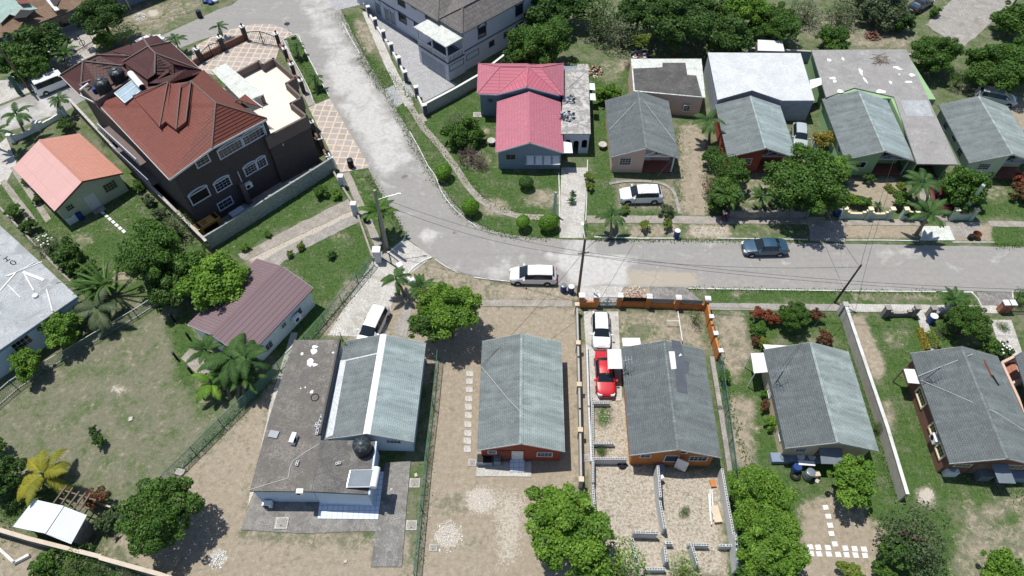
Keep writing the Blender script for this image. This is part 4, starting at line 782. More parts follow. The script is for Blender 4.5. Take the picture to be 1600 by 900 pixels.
# ---------------- house behind, top left ----------------
z = 3.0; c0 = G(3,58,z); c1 = G(124,11,z); ang = math.atan2((c1-c0).y, (c1-c0).x)
fr = Loose(c0.xy, ang, 'house', 'brown shingled house with teal painted upper roof in the top left corner'); H4 = fr
L = fr.P(124,11,z).x
a = MB(); a.poly([Vector((-1, 0, 3)), Vector((L+14, 0, 3)), Vector((L+8, 6, 4.4)), Vector((5, 6, 4.4))], .12, 0); a.poly([Vector((-1, 0, 3)), Vector((5, 6, 4.4)), Vector((5, 14, 4.4)), Vector((-1, 20, 3))], .12, 0); a.poly([Vector((L+14, 0, 3)), Vector((L+14, 20, 3)), Vector((L+8, 14, 4.4)), Vector((L+8, 6, 4.4))], .12, 0); a.poly([Vector((-1, 20, 3)), Vector((5, 14, 4.4)), Vector((L+8, 14, 4.4)), Vector((L+14, 20, 3))], .12, 0); rf = a.build('roof', M['brown_shingle'], fr.e)
a = MB(); a.box(5.1, 6.1, 4.2, L+7.9, 13.9, 4.45); a.build('flat_roof', M['teal_paint'], fr.e)
def grp(pts, zs, name, mat, th=.06, parent=None): a = MB(); a.poly([fr.P(x, y, zz_) for (x, y), zz_ in zip(pts, zs)], th); return a.build(name, M[mat], parent or fr.e)
grp([(0,37),(15,22),(24,25),(50,15),(60,14),(36,0),(10,-5),(-10,5)], [3.75,4.1,4.1,4.2,4.2,4.7,4.7,4.3], 'teal_roof_coating', 'teal_paint', .1)
grp([(20,29),(32,15),(54,16),(41,27)], [4.25,4.35,4.3,4.2], 'roof_opening', 'black', .03); grp([(24,0),(42,-3),(46,5),(32,6)], [4.8]*4, 'red_roof_patch', 'tile_red', .04)
grp([(72,0),(77,-1),(93,15),(86,17)], [4.4,4.4,3.9,3.9], 'gutter', 'white', .12); grp([(77,-1),(96,-3),(90,10),(86,12)], [4.5,4.5,4,4], 'roof_opening', 'black', .05)
a = MB(); a.box(.3, 1.2, -.05, L+13, 19, 2.8); a.build('wall', M['grey_blue_wall'], fr.e)
for k in range(4): window(fr, 'front', 1.2, 4.2+k*3.0, 1.4, 2.4, 1.4, 4, 3, frame='grey_trim')
a = MB()
for x in (2.5, 9.5, 10.1, 16): a.box(x-.08, .35, 0, x+.08, .5, 2.86)
a.build('verandah_post', M['cream_wall'], fr.e)
# unfinished building at right edge
z = 2.4; fr = Loose(G(1566,568,1.2).xy, 0, 'unfinished_building', 'unfinished low block walls with a corner of shingle roof at the right edge', 'building')
a = MB(); a.poly([fr.P(x, y, 2.6) for x, y in ((1597,549),(1586,556),(1600,600),(1640,720),(1760,720),(1700,549))], .12); a.build('roof', M['shingle'], fr.e)
a = MB()
for p, q_ in (((1566,566),(1600,640)), ((1566,566),(1584,557)), ((1579,599),(1598,592)), ((1600,640),(1625,705)), ((1584,557),(1700,553))): a.bar(fr.P(*p, 1.1)-Vector((0, 0, .6)), fr.P(*q_, 1.1)-Vector((0, 0, .6)), .22, 0, 1.2)
a.build('low_wall', M['peach_wall'], fr.e); P = [tuple(fr.P(x, y, .3).xy) for x, y in ((1570,570),(1585,560),(1598,600),(1583,600))]; a = MB(); a.prism(P, -.02, .25); a.build('rubble_fill', M['brick'], fr.e)
# small white shed roof top
fr = Loose(G(1183,75,2.3).xy, 0, 'shed', 'small shed with white sheet roof behind the white slab roof', 'shed'); P = [fr.P(x, y, zz_) for x, y, zz_ in ((1184,62,2.6),(1222,64,2.6),(1226,80,2.3),(1184,79,2.3))]
a = MB(); a.poly(P, .05); a.build('roof', M['corrugated_white'], fr.e); a = MB(); a.box(P[3].x+.15, P[3].y+.1, 0, P[2].x-.2, P[0].y-.1, 2.3); a.build('wall', M['wood'], fr.e)
# ================= MANSION =================
Z8 = 8.2
fr = Frame((264,280),(417,185),(153,162), Z8, 'house', 'three storey dark mansion with red tiled hip roofs and tanks on top', 'house'); MN = fr
W_, D_ = fr.w, fr.d
def rp(mb, pts, th=.1, m=0): mb.poly([fr.P(x, y, z) for x, y, z in pts], th, m)
A = (264,280,8.2); B = (417,185,8.2); D = (153,162,8.2); Pm = (331,231,9.0); C = (337,161,11.0); Rg = (298,127,11.0)
pl_n = (fr.P(*A)-fr.P(*D)).cross(fr.P(*C)-fr.P(*D)).normalized()
def onmain(x, y, off):      # height on the long left slope, plus off
    n = (fr.u*pl_n.x+fr.v*pl_n.y+Vector((0, 0, 1))*pl_n.z); n = n if n.z > 0 else -n
    return fr.loc(onplane(x, y, n, G(A[0], A[1], A[2])+n*off))
a = MB()
rp(a, [D, A, Pm, C]); 
q0 = onmain(207,150,0); q1 = fr.P(*C); 
a.poly([fr.P(*D), fr.P(*C), fr.P(*Rg), onmain(215,138,0.0)], .1)
rp(a, [Pm, B, C]); rp(a, [(351,100,8.3),(375,151,8.3),(367,160,8.6),C,Rg,(318,108,8.3)][::-1][0:0] or [C, B, (392,178,8.3), (318,109,8.3)]); rp(a, [C, (318,109,8.3), Rg])
rp(a, [(366,160,8.7),(383,147,8.3),(408,167,8.25),(372,156,8.9)])
for tri, off in (([(207,150),(262,128),(249,198)], .35), ([(262,128),(266,130),(260,188),(249,198)], .3), ([(266,130),(282,133),(275,202),(259,190)], .38), ([(281,134),(298,127),(290,190),(275,202)], .3)):
    a.poly([onmain(x, y, off if i > 0 else .12) for i, (x, y) in enumerate(tri)], .3)
rf = a.build('main_roof', M['tile_red'], fr.e)
a = MB()
def cap(p, q_, zoff=.03, t=.13): a.bar(fr.P(*p)+Vector((0, 0, zoff)), fr.P(*q_)+Vector((0, 0, zoff)), t, 0, .1)
for p, q_ in ((C, Rg), (C, Pm), (C, B)): cap(p, q_)
for (p, q_) in (((207,150),(262,128)), ((262,128),(249,198)), ((282,133),(275,202)), ((298,127),(282,134)), ((298,127),(290,190))): a.bar(onmain(*p, .42), onmain(*q_, .4), .1, 0, .08)
a.build('ridge_cap', M['mansion_trim'], rf)
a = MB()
for k in range(1, 11):      # dark bars stand in for shadow between the metal tile courses
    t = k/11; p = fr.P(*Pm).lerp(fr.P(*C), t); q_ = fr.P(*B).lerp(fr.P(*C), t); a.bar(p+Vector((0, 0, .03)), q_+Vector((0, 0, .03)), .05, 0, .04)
a.build('course_shadow', M['red_brown'], rf)
# rear blocks of the roof
a = MB()
for pts in ([(94,118,8.2),(124,148,8.2),(127,132,8.6),(130,96,9.9)], [(130,96,9.9),(152,86,10.1),(191,103,9.3),(205,115,8.9),(160,140,8.4),(127,132,8.6)], [(94,118,8.2),(130,96,9.9),(152,86,10.1),(203,69,8.2)], [(152,86,10.1),(170,80,9.4),(206,89,8.9),(191,103,9.3)], [(170,80,9.4),(203,69,8.2),(210,87,8.9)],
            [(232,73,10.4),(243,84,10.6),(242,116,9.6),(230,124,9.3),(192,97,9.2)], [(243,84,10.6),(271,98,9.8),(272,116,9.1),(242,117,9.5)], [(232,73,10.4),(267,66,8.2),(315,110,8.2),(272,100,9.8),(243,84,10.6)],
            [(224,60,9.2),(245,55,8.2),(257,65,8.2),(232,73,9.9)], [(224,60,9.2),(204,71,8.2),(210,87,8.9),(232,73,9.9)], [(272,98,9.7),(315,110,8.2),(318,112,8.2),(262,132,8.7),(228,122,9.0)], [(228,120,9.0),(260,107,9.6),(265,112,9.6),(236,131,8.9)], [(232,130,9.0),(290,108,9.8),(302,118,9.2),(262,130,9.0)], [(192,97,9.1),(230,122,9.0),(232,140,8.8),(205,118,8.7)]):
    a.poly([fr.P(x, y, z) for x, y, z in pts], .08)
rf2 = a.build('rear_roof', M['tile_red_dark'], fr.e); a = MB()
for p, q_ in (((94,118,8.2),(130,96,9.9)), ((130,96,9.9),(152,86,10.1)), ((130,96,9.9),(127,132,8.6)), ((130,96,9.9),(191,103,9.3)), ((152,86,10.1),(203,88,9.0)), ((232,73,10.4),(243,84,10.6)), ((243,84,10.6),(242,116,9.6)), ((243,84,10.6),(315,110,8.2)), ((232,73,10.4),(192,97,9.2)), ((232,73,10.4),(267,66,8.2)), ((224,60,9.2),(232,73,9.9))): cap(p, q_, .06, .16)
a.build('ridge_cap', M['mansion_trim'], rf2)
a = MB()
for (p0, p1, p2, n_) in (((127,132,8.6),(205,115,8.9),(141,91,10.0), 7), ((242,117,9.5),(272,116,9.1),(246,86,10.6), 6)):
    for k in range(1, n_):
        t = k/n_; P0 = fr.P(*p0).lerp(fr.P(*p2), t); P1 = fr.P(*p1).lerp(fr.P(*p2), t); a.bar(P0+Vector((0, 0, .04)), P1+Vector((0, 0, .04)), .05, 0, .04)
a.build('course_shadow', M['black'], rf2)  # black bars imitate the shadow line under each tile course
a = MB()
for p, q_ in ((A, Pm), (Pm, B), (A, D), ((94,118,8.2),(124,148,8.2)), ((267,66,8.2),(315,110,8.2)), ((383,147,8.3),(410,167,8.25)), (D, (124,148,8.2))): a.bar(fr.P(*p)-Vector((0, 0, .12)), fr.P(*q_)-Vector((0, 0, .12)), .08, 0, .2)
a.build('fascia', M['white'], rf)
# walls
a = MB(); ov = .6
a.box(ov, ov, -.05, W_-.2, D_, 8.05); a.build('wall', M['mansion_wall'], fr.e)
pa = fr.P(94,118,8.2); pb = fr.P(245,55,8.2); pc = fr.P(315,110,8.2)
a = MB(); a.box(pa.x+.6, D_+.002, -.05, pc.x-.5, min(pb.y, pa.y+8)-1.0, 8.0); a.build('rear_block', M['mansion_wall'], fr.e)
# balcony railings on left face
a = MB()
for z_ in (2.9, 5.7):
    a.box(ov-.9, D_*.45, z_-.15, ov, D_-.5, z_)
o = a.build('balcony', M['mansion_trim'], fr.e); b = MB()
for z_ in (2.9, 5.7):
    b.box(ov-.92, D_*.45, z_+.8, ov-.84, D_-.5, z_+.88)
    for k in range(16): y = D_*.45+k*(D_*.55-.5)/15.; b.box(ov-.91, y-.03, z_, ov-.85, y+.03, z_+.8)
b.build('railing', M['lavender_wall'], o)
fy = ov
for (x, y, w_, h_, nx) in ((316,251,1.3,.9,3), (361,232,2.7,.9,6), (395,213,2.5,.9,6), (348,288,1.6,1.0,4), (392,264,1.4,.95,4), (408,255,1.1,.95,3)):
    win_at(fr, 'front', fy, x, y, w_, h_, nx, 3, frame='lavender_wall', arch=.28, fw=.12, pane='glass')
win_at(fr, 'front', fy, 312, 306, 1.9, 1.1, 1, 1, frame='lavender_wall', arch=.35, fw=.12, pane='black'); win_at(fr, 'front', fy, 352, 318, 1.5, .9, 3, 2, frame='lavender_wall', fw=.12)
a = MB(); c, z_ = fr.face('front', 386, 288, fy); a.box(c-.4, fy-.42, z_-.3, c+.4, fy-.02, z_+.3); o = a.build('air_conditioner', M['white_plastic'], fr.e); b = MB(); b.tube([(c-.1, fy-.43, z_), (c-.1, fy-.44, z_)], .22, 16); b.build('fan_grille', M['black'], o)
a = MB()
for x0_, y0_, x1_, y1_ in ((410,192,417,226), (371,268,380,292)):
    a = MB(); c0_, za = fr.face('front', x0_, y0_, fy-.08); a.box(c0_-.05, fy-.13, .2, c0_+.05, fy-.03, za); a.build('downpipe', M['lavender_wall'], fr.e)
if 0: a.build('downpipe', M['lavender_wall'], fr.e)
for px_, py_ in ((390,318),): c, z_ = fr.face('front', px_, py_, fy-.3); a = MB(); a.box(c-.25, fy-.5, 0, c+.25, fy-.01, 3.0); a.build('buttress', M['mansion_trim'], fr.e)
# right terrace wing
zp, zd = 6.6, 5.7
PP = [(371,112),(404,95),(410,101),(427,91),(461,121),(447,130),(471,152),(454,161),(479,181),(415,214)]
Q = [fr.P(x, y, zp) for x, y in PP]; inner = [tuple(p.xy) for p in Q]+[(W_+.1, 1.6), (W_+.1, Q[0].y)]
inner = [tuple(p.xy) for p in Q]+[(W_-.25, Q[-1].y+.4), (W_-.25, Q[0].y-.2)]
a = MB(); a.prism(inner, -.05, zd, 0, 1); a.build('terrace_wing', [M['mansion_deck'], M['mansion_wall']], fr.e)
a = MB(); seq = [Vector(p) for p in inner[:10]]
for p, q_ in zip(seq[:-1], seq[1:]):
    d = (q_-p).normalized(); n = Vector((-d.y, d.x)); a.bar((*(p-d*.1), (zp+zd-.6)/2), (*(q_+d*.1), (zp+zd-.6)/2), .24, 0, zp-zd+.6)
a.build('parapet', M['mansion_trim'], fr.e)
a = MB(); a.poly([fr.P(x, y, 6.9) for x, y in ((330,110),(352,99),(412,147),(380,160))], .2); a.build('concrete_canopy', M['slab_white'], fr.e)
a = MB(); p = fr.P(410,148,6.7); a.box(p.x-.3, p.y-.3, zd, p.x, p.y, 6.7); a.build('canopy_post', M['mansion_trim'], fr.e); a = MB(); p = fr.P(354,101,6.7); a.box(p.x-.3, p.y-.5, 0, p.x, p.y-.2, 6.7); a.build('canopy_post', M['mansion_trim'], fr.e)
yw = (Q[8].y+Q[9].y)/2
win_at(fr, 'front', Q[9].y, 454, 227, 1.5, .95, 4, 2, frame='lavender_wall', arch=.3, fw=.12)
# tank enclosure
a = MB(); E = [fr.P(x, y, 8.9) for x, y in ((124,131),(150,157),(205,122),(192,106))]
for p, q_ in zip(E, E[1:]+E[:1]): a.bar(p-Vector((0, 0, .5)), q_-Vector((0, 0, .5)), .22, 0, 1.0)
a.prism([tuple(p.xy) for p in E], 7.9, 8.4); a.build('tank_enclosure', M['mansion_trim'], fr.e)
def water_tank(px, py, z, r, h, label, mat='tank_black', group=None):
    p = G(px, py, z); e = empty('water_tank', p, 0, label, 'water tank', group); a = MB()
    a.lathe((0, 0, 0), [(r*.96, 0), (r, .05), (r, h*.3), (r*.975, h*.31), (r*.975, h*.34), (r, h*.35), (r, h*.62), (r*.975, h*.63), (r*.975, h*.66), (r, h*.67), (r, h*.82), (r*.93, h*.87), (r*.6, h*.95), (r*.3, h)], 28); a.build('tank_body', M[mat], e)
    for k in range(8): pass
    b = MB(); b.lathe((0, 0, h), [(r*.36, -.02), (r*.38, .07), (r*.3, .12), (r*.05, .14)], 20); b.build('lid', M['tank_blue' if mat == 'tank_black' else mat], e)
    c = MB()
    for k in range(8): an = k*math.pi/4; c.bar((r*.35*math.cos(an), r*.35*math.sin(an), h*.985), (r*.95*math.cos(an), r*.95*math.sin(an), h*.86), .07)
    c.build('lid_rib', M['tank_blue'], e); return e
water_tank(167,146,8.4,.75,1.75,'left black water tank on the mansion roof, next to the white pipes', group='water tanks on the mansion roof')
water_tank(190,130,8.4,.75,1.75,'right black water tank on the mansion roof, next to the solar heater cylinder', group='water tanks on the mansion roof')
a = MB(); p = fr.P(138,143,8.45); a.tube([p+Vector((-.6, .2, .4)), p+Vector((.5, .6, .4))], .13); o = a.build('pump_pipes', M['white'], fr.e); b = MB(); b.tube([p+Vector((.5, -.7, 0)), p+Vector((.5, -.7, .5))], .25, 14); b.build('pressure_tank', M['blue_barrel'], o)
def solar_heater(px, py, z, rz, w_, d_, tilt, label, cols=2):
    e = empty('solar_water_heater', G(px, py, z), rz, label, 'solar heater'); t = math.tan(tilt); a = MB()
    a.poly([Vector((-w_/2, 0, .12)), Vector((w_/2, 0, .12)), Vector((w_/2, d_, .12+t*d_)), Vector((-w_/2, d_, .12+t*d_))], .09); a.build('collector_panel', M['panel_grey'], e)
    f = MB()
    for x in [-w_/2+i*w_/cols for i in range(cols+1)]: f.bar((x, 0, .14), (x, d_, .14+t*d_), .05)
    for k in (0, 1): f.bar((-w_/2, d_*k, .14+t*d_*k), (w_/2, d_*k, .14+t*d_*k), .05)
    f.build('panel_frame', M['steel'], e)
    c = MB(); c.tube([(-w_/2-.1, d_+.25, .35+t*d_), (w_/2+.1, d_+.25, .35+t*d_)], .27, 20); c.build('storage_cylinder', M['white_plastic'], e)
    g = MB()
    for x in (-w_/2+.2, w_/2-.2): g.bar((x, d_+.25, 0), (x, d_+.25, .2+t*d_), .06); g.bar((x, 0, 0), (x, d_+.25, .05), .06)
    g.build('stand', M['steel'], e); return e
for n_ in ('panel_blue',): pass
sh_o = G(196,160,9.0); sh = empty('solar_water_heater', sh_o, 0, 'solar water heater with pale sky reflection on its panel and a white cylinder on the mansion roof', 'solar heater'); PQ = [G(x, y, z)-sh_o for x, y, z in ((179,146,9.1),(206,126,9.8),(223,140,9.7),(195,161,9.1))]
a = MB(); a.poly(PQ, .1); a.build('collector_panel', M['panel_sky_reflection'], sh); a = MB()  # reflected sky is put into the collector's base colour
for p, q_ in list(zip(PQ, PQ[1:]+PQ[:1]))+[((PQ[0]+PQ[3])/2, (PQ[1]+PQ[2])/2)] if 0 else list(zip(PQ, PQ[1:]+PQ[:1]))+[((PQ[0]+PQ[3])/2, (PQ[1]+PQ[2])/2)]: a.bar(p+Vector((0, 0, .02)), q_+Vector((0, 0, .02)), .07)
a.build('panel_frame', M['white_plastic'], sh); a = MB(); p0 = G(204,115,10.2)-sh_o; p1 = G(222,136,10.1)-sh_o; a.tube([p0, p1], .33, 20); a.build('storage_cylinder', M['white_plastic'], sh); a = MB(); a.tube([p1, p1+(p1-p0).normalized()*.08], .3, 20); a.build('cylinder_end', M['black'], sh)
def loose_box(name, px, py, z0, rz, dims, mat, label, cat, group=None): 
    a = MB(); a.box(-dims[0]/2, -dims[1]/2, 0, dims[0]/2, dims[1]/2, dims[2]); o = a.build(name, M[mat], None, G(px, py, z0), rz); return tag(o, label, cat, group)
# ================= GREY TILED MANSION =================
Z = 5.7; E2 = G(722,53,Z); fr = Loose(E2.xy, R(45), 'house', 'two storey lavender grey mansion with dark tiled roof and corner balcony'); GM = fr
LU, WV, MV = 17, 4.4, 19
rz_ = 1.6
a = MB()
a.poly([Vector((0, 0, Z)), Vector((LU, 0, Z)), Vector((LU, 2.2, Z+rz_)), Vector((2.2, 2.2, Z+rz_))], .12); a.poly([Vector((0, 0, Z)), Vector((2.2, 2.2, Z+rz_)), Vector((0, WV, Z))], .12); a.poly([Vector((0, WV, Z)), Vector((2.2, 2.2, Z+rz_)), Vector((7, 2.2, Z+rz_)), Vector((7, WV+2.4, Z+rz_))], .12)
m0 = WV; hp = 6.6; hz = hp*rz_/2.2*.8
a.poly([Vector((-.35, m0-.3, Z+.05)), Vector((hp, m0+hp, Z+hz)), Vector((hp, MV-hp+m0, Z+hz)), Vector((-.35, MV+m0, Z+.05))], .12)
a.poly([Vector((-.35, m0-.3, Z+.05)), Vector((LU, m0-.3, Z+.05)), Vector((LU-4, m0+hp, Z+hz)), Vector((hp, m0+hp, Z+hz))], .12)
a.poly([Vector((hp, m0+hp, Z+hz)), Vector((LU-4, m0+hp, Z+hz)), Vector((LU-4, MV-hp+m0, Z+hz)), Vector((hp, MV-hp+m0, Z+hz))], .12)
rf = a.build('roof', M['grey_roof_tile'], fr.e); a = MB()
for p, q_ in (((0, 0, Z), (2.2, 2.2, Z+rz_)), ((0, WV, Z), (2.2, 2.2, Z+rz_)), ((2.2, 2.2, Z+rz_), (LU, 2.2, Z+rz_)), ((-.35, m0-.3, Z+.05), (hp, m0+hp, Z+hz)), ((hp, m0+hp, Z+hz), (hp, MV, Z+hz))): a.bar(Vector(p)+Vector((0, 0, .05)), Vector(q_)+Vector((0, 0, .05)), .22, 0, .1)
a.build('ridge_cap', M['shingle_grey_tile'], rf)
a = MB(); a.box(.4, .4, -.05, LU-.2, WV+1, Z-.1); a.box(.4, WV+1.002, -.05, LU-.2, MV+m0-.5, Z-.1); a.build('wall', M['lavender_wall'], fr.e)
a = MB(); a.box(.36, .36, 2.75, LU-.2, .398, 2.9); a.box(.36, .4, 2.75, .398, MV+m0-.5, 2.9); a.build('band_course', M['navy_trim'], fr.e)
# balcony block
b0 = fr.loc(G(697,72.6,5.15)); b1 = fr.loc(G(652.5,39,5.15)); bx0, by0 = b0.x+.15, b0.y+.15; by1 = b1.y-.15; bx1 = .39
a = MB(); a.box(bx0-.25, by0-.2, 5.0, bx1+1.0*0+.0, by1+.2, 5.15); a.build('balcony_roof', M['slab_white'], fr.e)
a = MB(); a.box(bx0, by0, -.05, bx1, by1, 2.5); a.build('garage_block', M['lavender_wall'], fr.e)
a = MB(); a.box(bx0-.05, by0-.05, 2.5, bx1, by1+.05, 2.65); a.build('balcony_floor', M['navy_trim'], fr.e)
a = MB()
for (x, y) in ((bx0, by0), (bx0, (by0+by1)/2-.07), (bx0, by1-.15), (bx1-.15, by0)): a.box(x, y, 2.65, x+.15, y+.15, 4.999)
a.build('balcony_post', M['lavender_wall'], fr.e)
a = MB(); n_ = int((by1-by0)/.22)
a.box(bx0, by0, 3.4, bx0+.12, by1, 3.5); a.box(bx0, by0, 3.4, bx1, by0+.12, 3.499)
for k in range(n_): y = by0+.2+k*.22; a.box(bx0+.03, y, 2.65, bx0+.1, y+.08, 3.4)
for k in range(int((bx1-bx0)/.22)): x = bx0+.2+k*.22; a.box(x, by0+.03, 2.65, x+.08, by0+.1, 3.4)
a.build('balustrade', M['white'], fr.e)
a = MB(); a.box(bx0-.04, by0+.5, .05, bx0-.003, by1-.5, 2.1); o = a.build('garage_door', M['grey_trim'], fr.e)
a = MB(); a.box(bx0-.06, by0+.4, 0, bx0-.003, by0+.5, 2.2); a.box(bx0-.06, by1-.5, 0, bx0-.003, by1-.4, 2.2); a.box(bx0-.06, by0+.4, 2.1, bx0-.003, by1-.4, 2.2); a.build('door_frame', M['white'], o)
a = MB()
for (x0_, x1_) in ((bx0+.2, bx0+2.6), (bx0+3.2, bx0+5.4)):
    yy = by0-.02 if x1_ < bx1 else .38
    yy = .375 if x0_ > bx1-.2 else by0-.025
    for (p0, p1, q0_, q1_) in ((x0_, x1_, 1.3, 1.38), (x0_, x1_, 2.1, 2.18), (x0_, x0_+.08, 1.38, 2.1), (x1_-.08, x1_, 1.38, 2.1)): a.box(p0, yy, q0_, min(p1, bx1) if x0_ < bx1-.3 else p1, yy+.02, q1_)
a.build('panel_moulding', M['navy_trim'], fr.e)
for x, y, w_, h_ in ((753,50,1.2,1.3),(811,15,1.2,1.3)): win_at(fr, 'front', .4, x, y, w_, h_, 4, 3, frame='navy_trim', arch=.5, fw=.1)
for x, y, w_, h_ in ((768,68,.7,.6),(791,54,.7,.6),(812,40,1.3,.6)): win_at(fr, 'front', .4, x, y, w_, h_, 3, 2, frame='navy_trim', fw=.12)
for x, y, w_, h_ in ((629,28,1.4,1.2),(650,40,.5,.7),(669,24,1.0,1.0),(627,3,1.3,1.0),(646,8,.6,.6)): win_at(fr, 'left', .4, x, y, w_, h_, 3, 2, frame='navy_trim', fw=.12)
for x, y in ((590,5),(604,12),(612,18)): window(fr, 'left', .4, fr.face('left', x, y, .4)[0], 1.2, 1.2, 1.8, 1, 1, frame='lavender_wall', arch=.5, pane='panel_grey', name='arched_opening')
# ================= CARS =================
def lerp(a, b, t): return a+(b-a)*t
CARS = {  # x (0 front .. 1 back), top, width factor, belt, roof half-width factor ; then kind of each interval
 'sedan': (4.55, 1.74, [(0,.58,.62,.5,.9),(.025,.72,.84,.6,.9),(.09,.82,.96,.72,.9),(.26,.97,1,.9,.84),(.41,1.40,1,.93,.68),(.55,1.45,1,.94,.69),(.69,1.41,1,.95,.67),(.84,1.06,.99,.97,.82),(.965,.98,.9,.85,.86),(1,.7,.72,.6,.9)], ['b','b','b','w','s','s','r','b','b']),
 'hatch': (3.95, 1.68, [(0,.6,.64,.5,.9),(.03,.75,.86,.62,.9),(.09,.88,.99,.75,.9),(.24,1.0,1,.92,.84),(.40,1.45,1,.95,.7),(.6,1.5,1,.96,.71),(.86,1.45,1,.97,.68),(.96,1.05,.98,.95,.82),(1,.7,.9,.62,.9)], ['b','b','b','w','s','s','r','b']),
 'mpv': (4.6, 1.75, [(0,.58,.6,.5,.9),(.025,.74,.83,.6,.9),(.08,.86,.98,.74,.9),(.2,1.0,1,.92,.84),(.38,1.5,1,.95,.7),(.6,1.58,1,.96,.72),(.9,1.54,1,.97,.7),(.97,1.1,.97,.98,.82),(1,.7,.78,.62,.9)], ['b','b','b','w','s','s','r','b']),
 'suv': (4.55, 1.84, [(0,.7,.64,.6,.9),(.025,.86,.86,.7,.9),(.09,.98,.99,.84,.9),(.25,1.1,1,1.02,.86),(.39,1.58,1,1.05,.74),(.6,1.66,1,1.06,.75),(.88,1.6,1,1.08,.72),(.97,1.2,.98,1.08,.82),(1,.8,.9,.72,.9)], ['b','b','b','w','s','s','r','b']),
 'van': (4.6, 1.7, [(0,.8,.84,.6,.9),(.02,.95,.94,.75,.9),(.08,1.1,1,.95,.88),(.22,1.75,1,1.08,.8),(.4,1.86,1,1.1,.8),(.93,1.84,1,1.1,.79),(.99,1.2,.98,1.1,.86),(1,.7,.94,.6,.9)], ['b','b','w','s','s','r','b']),
}
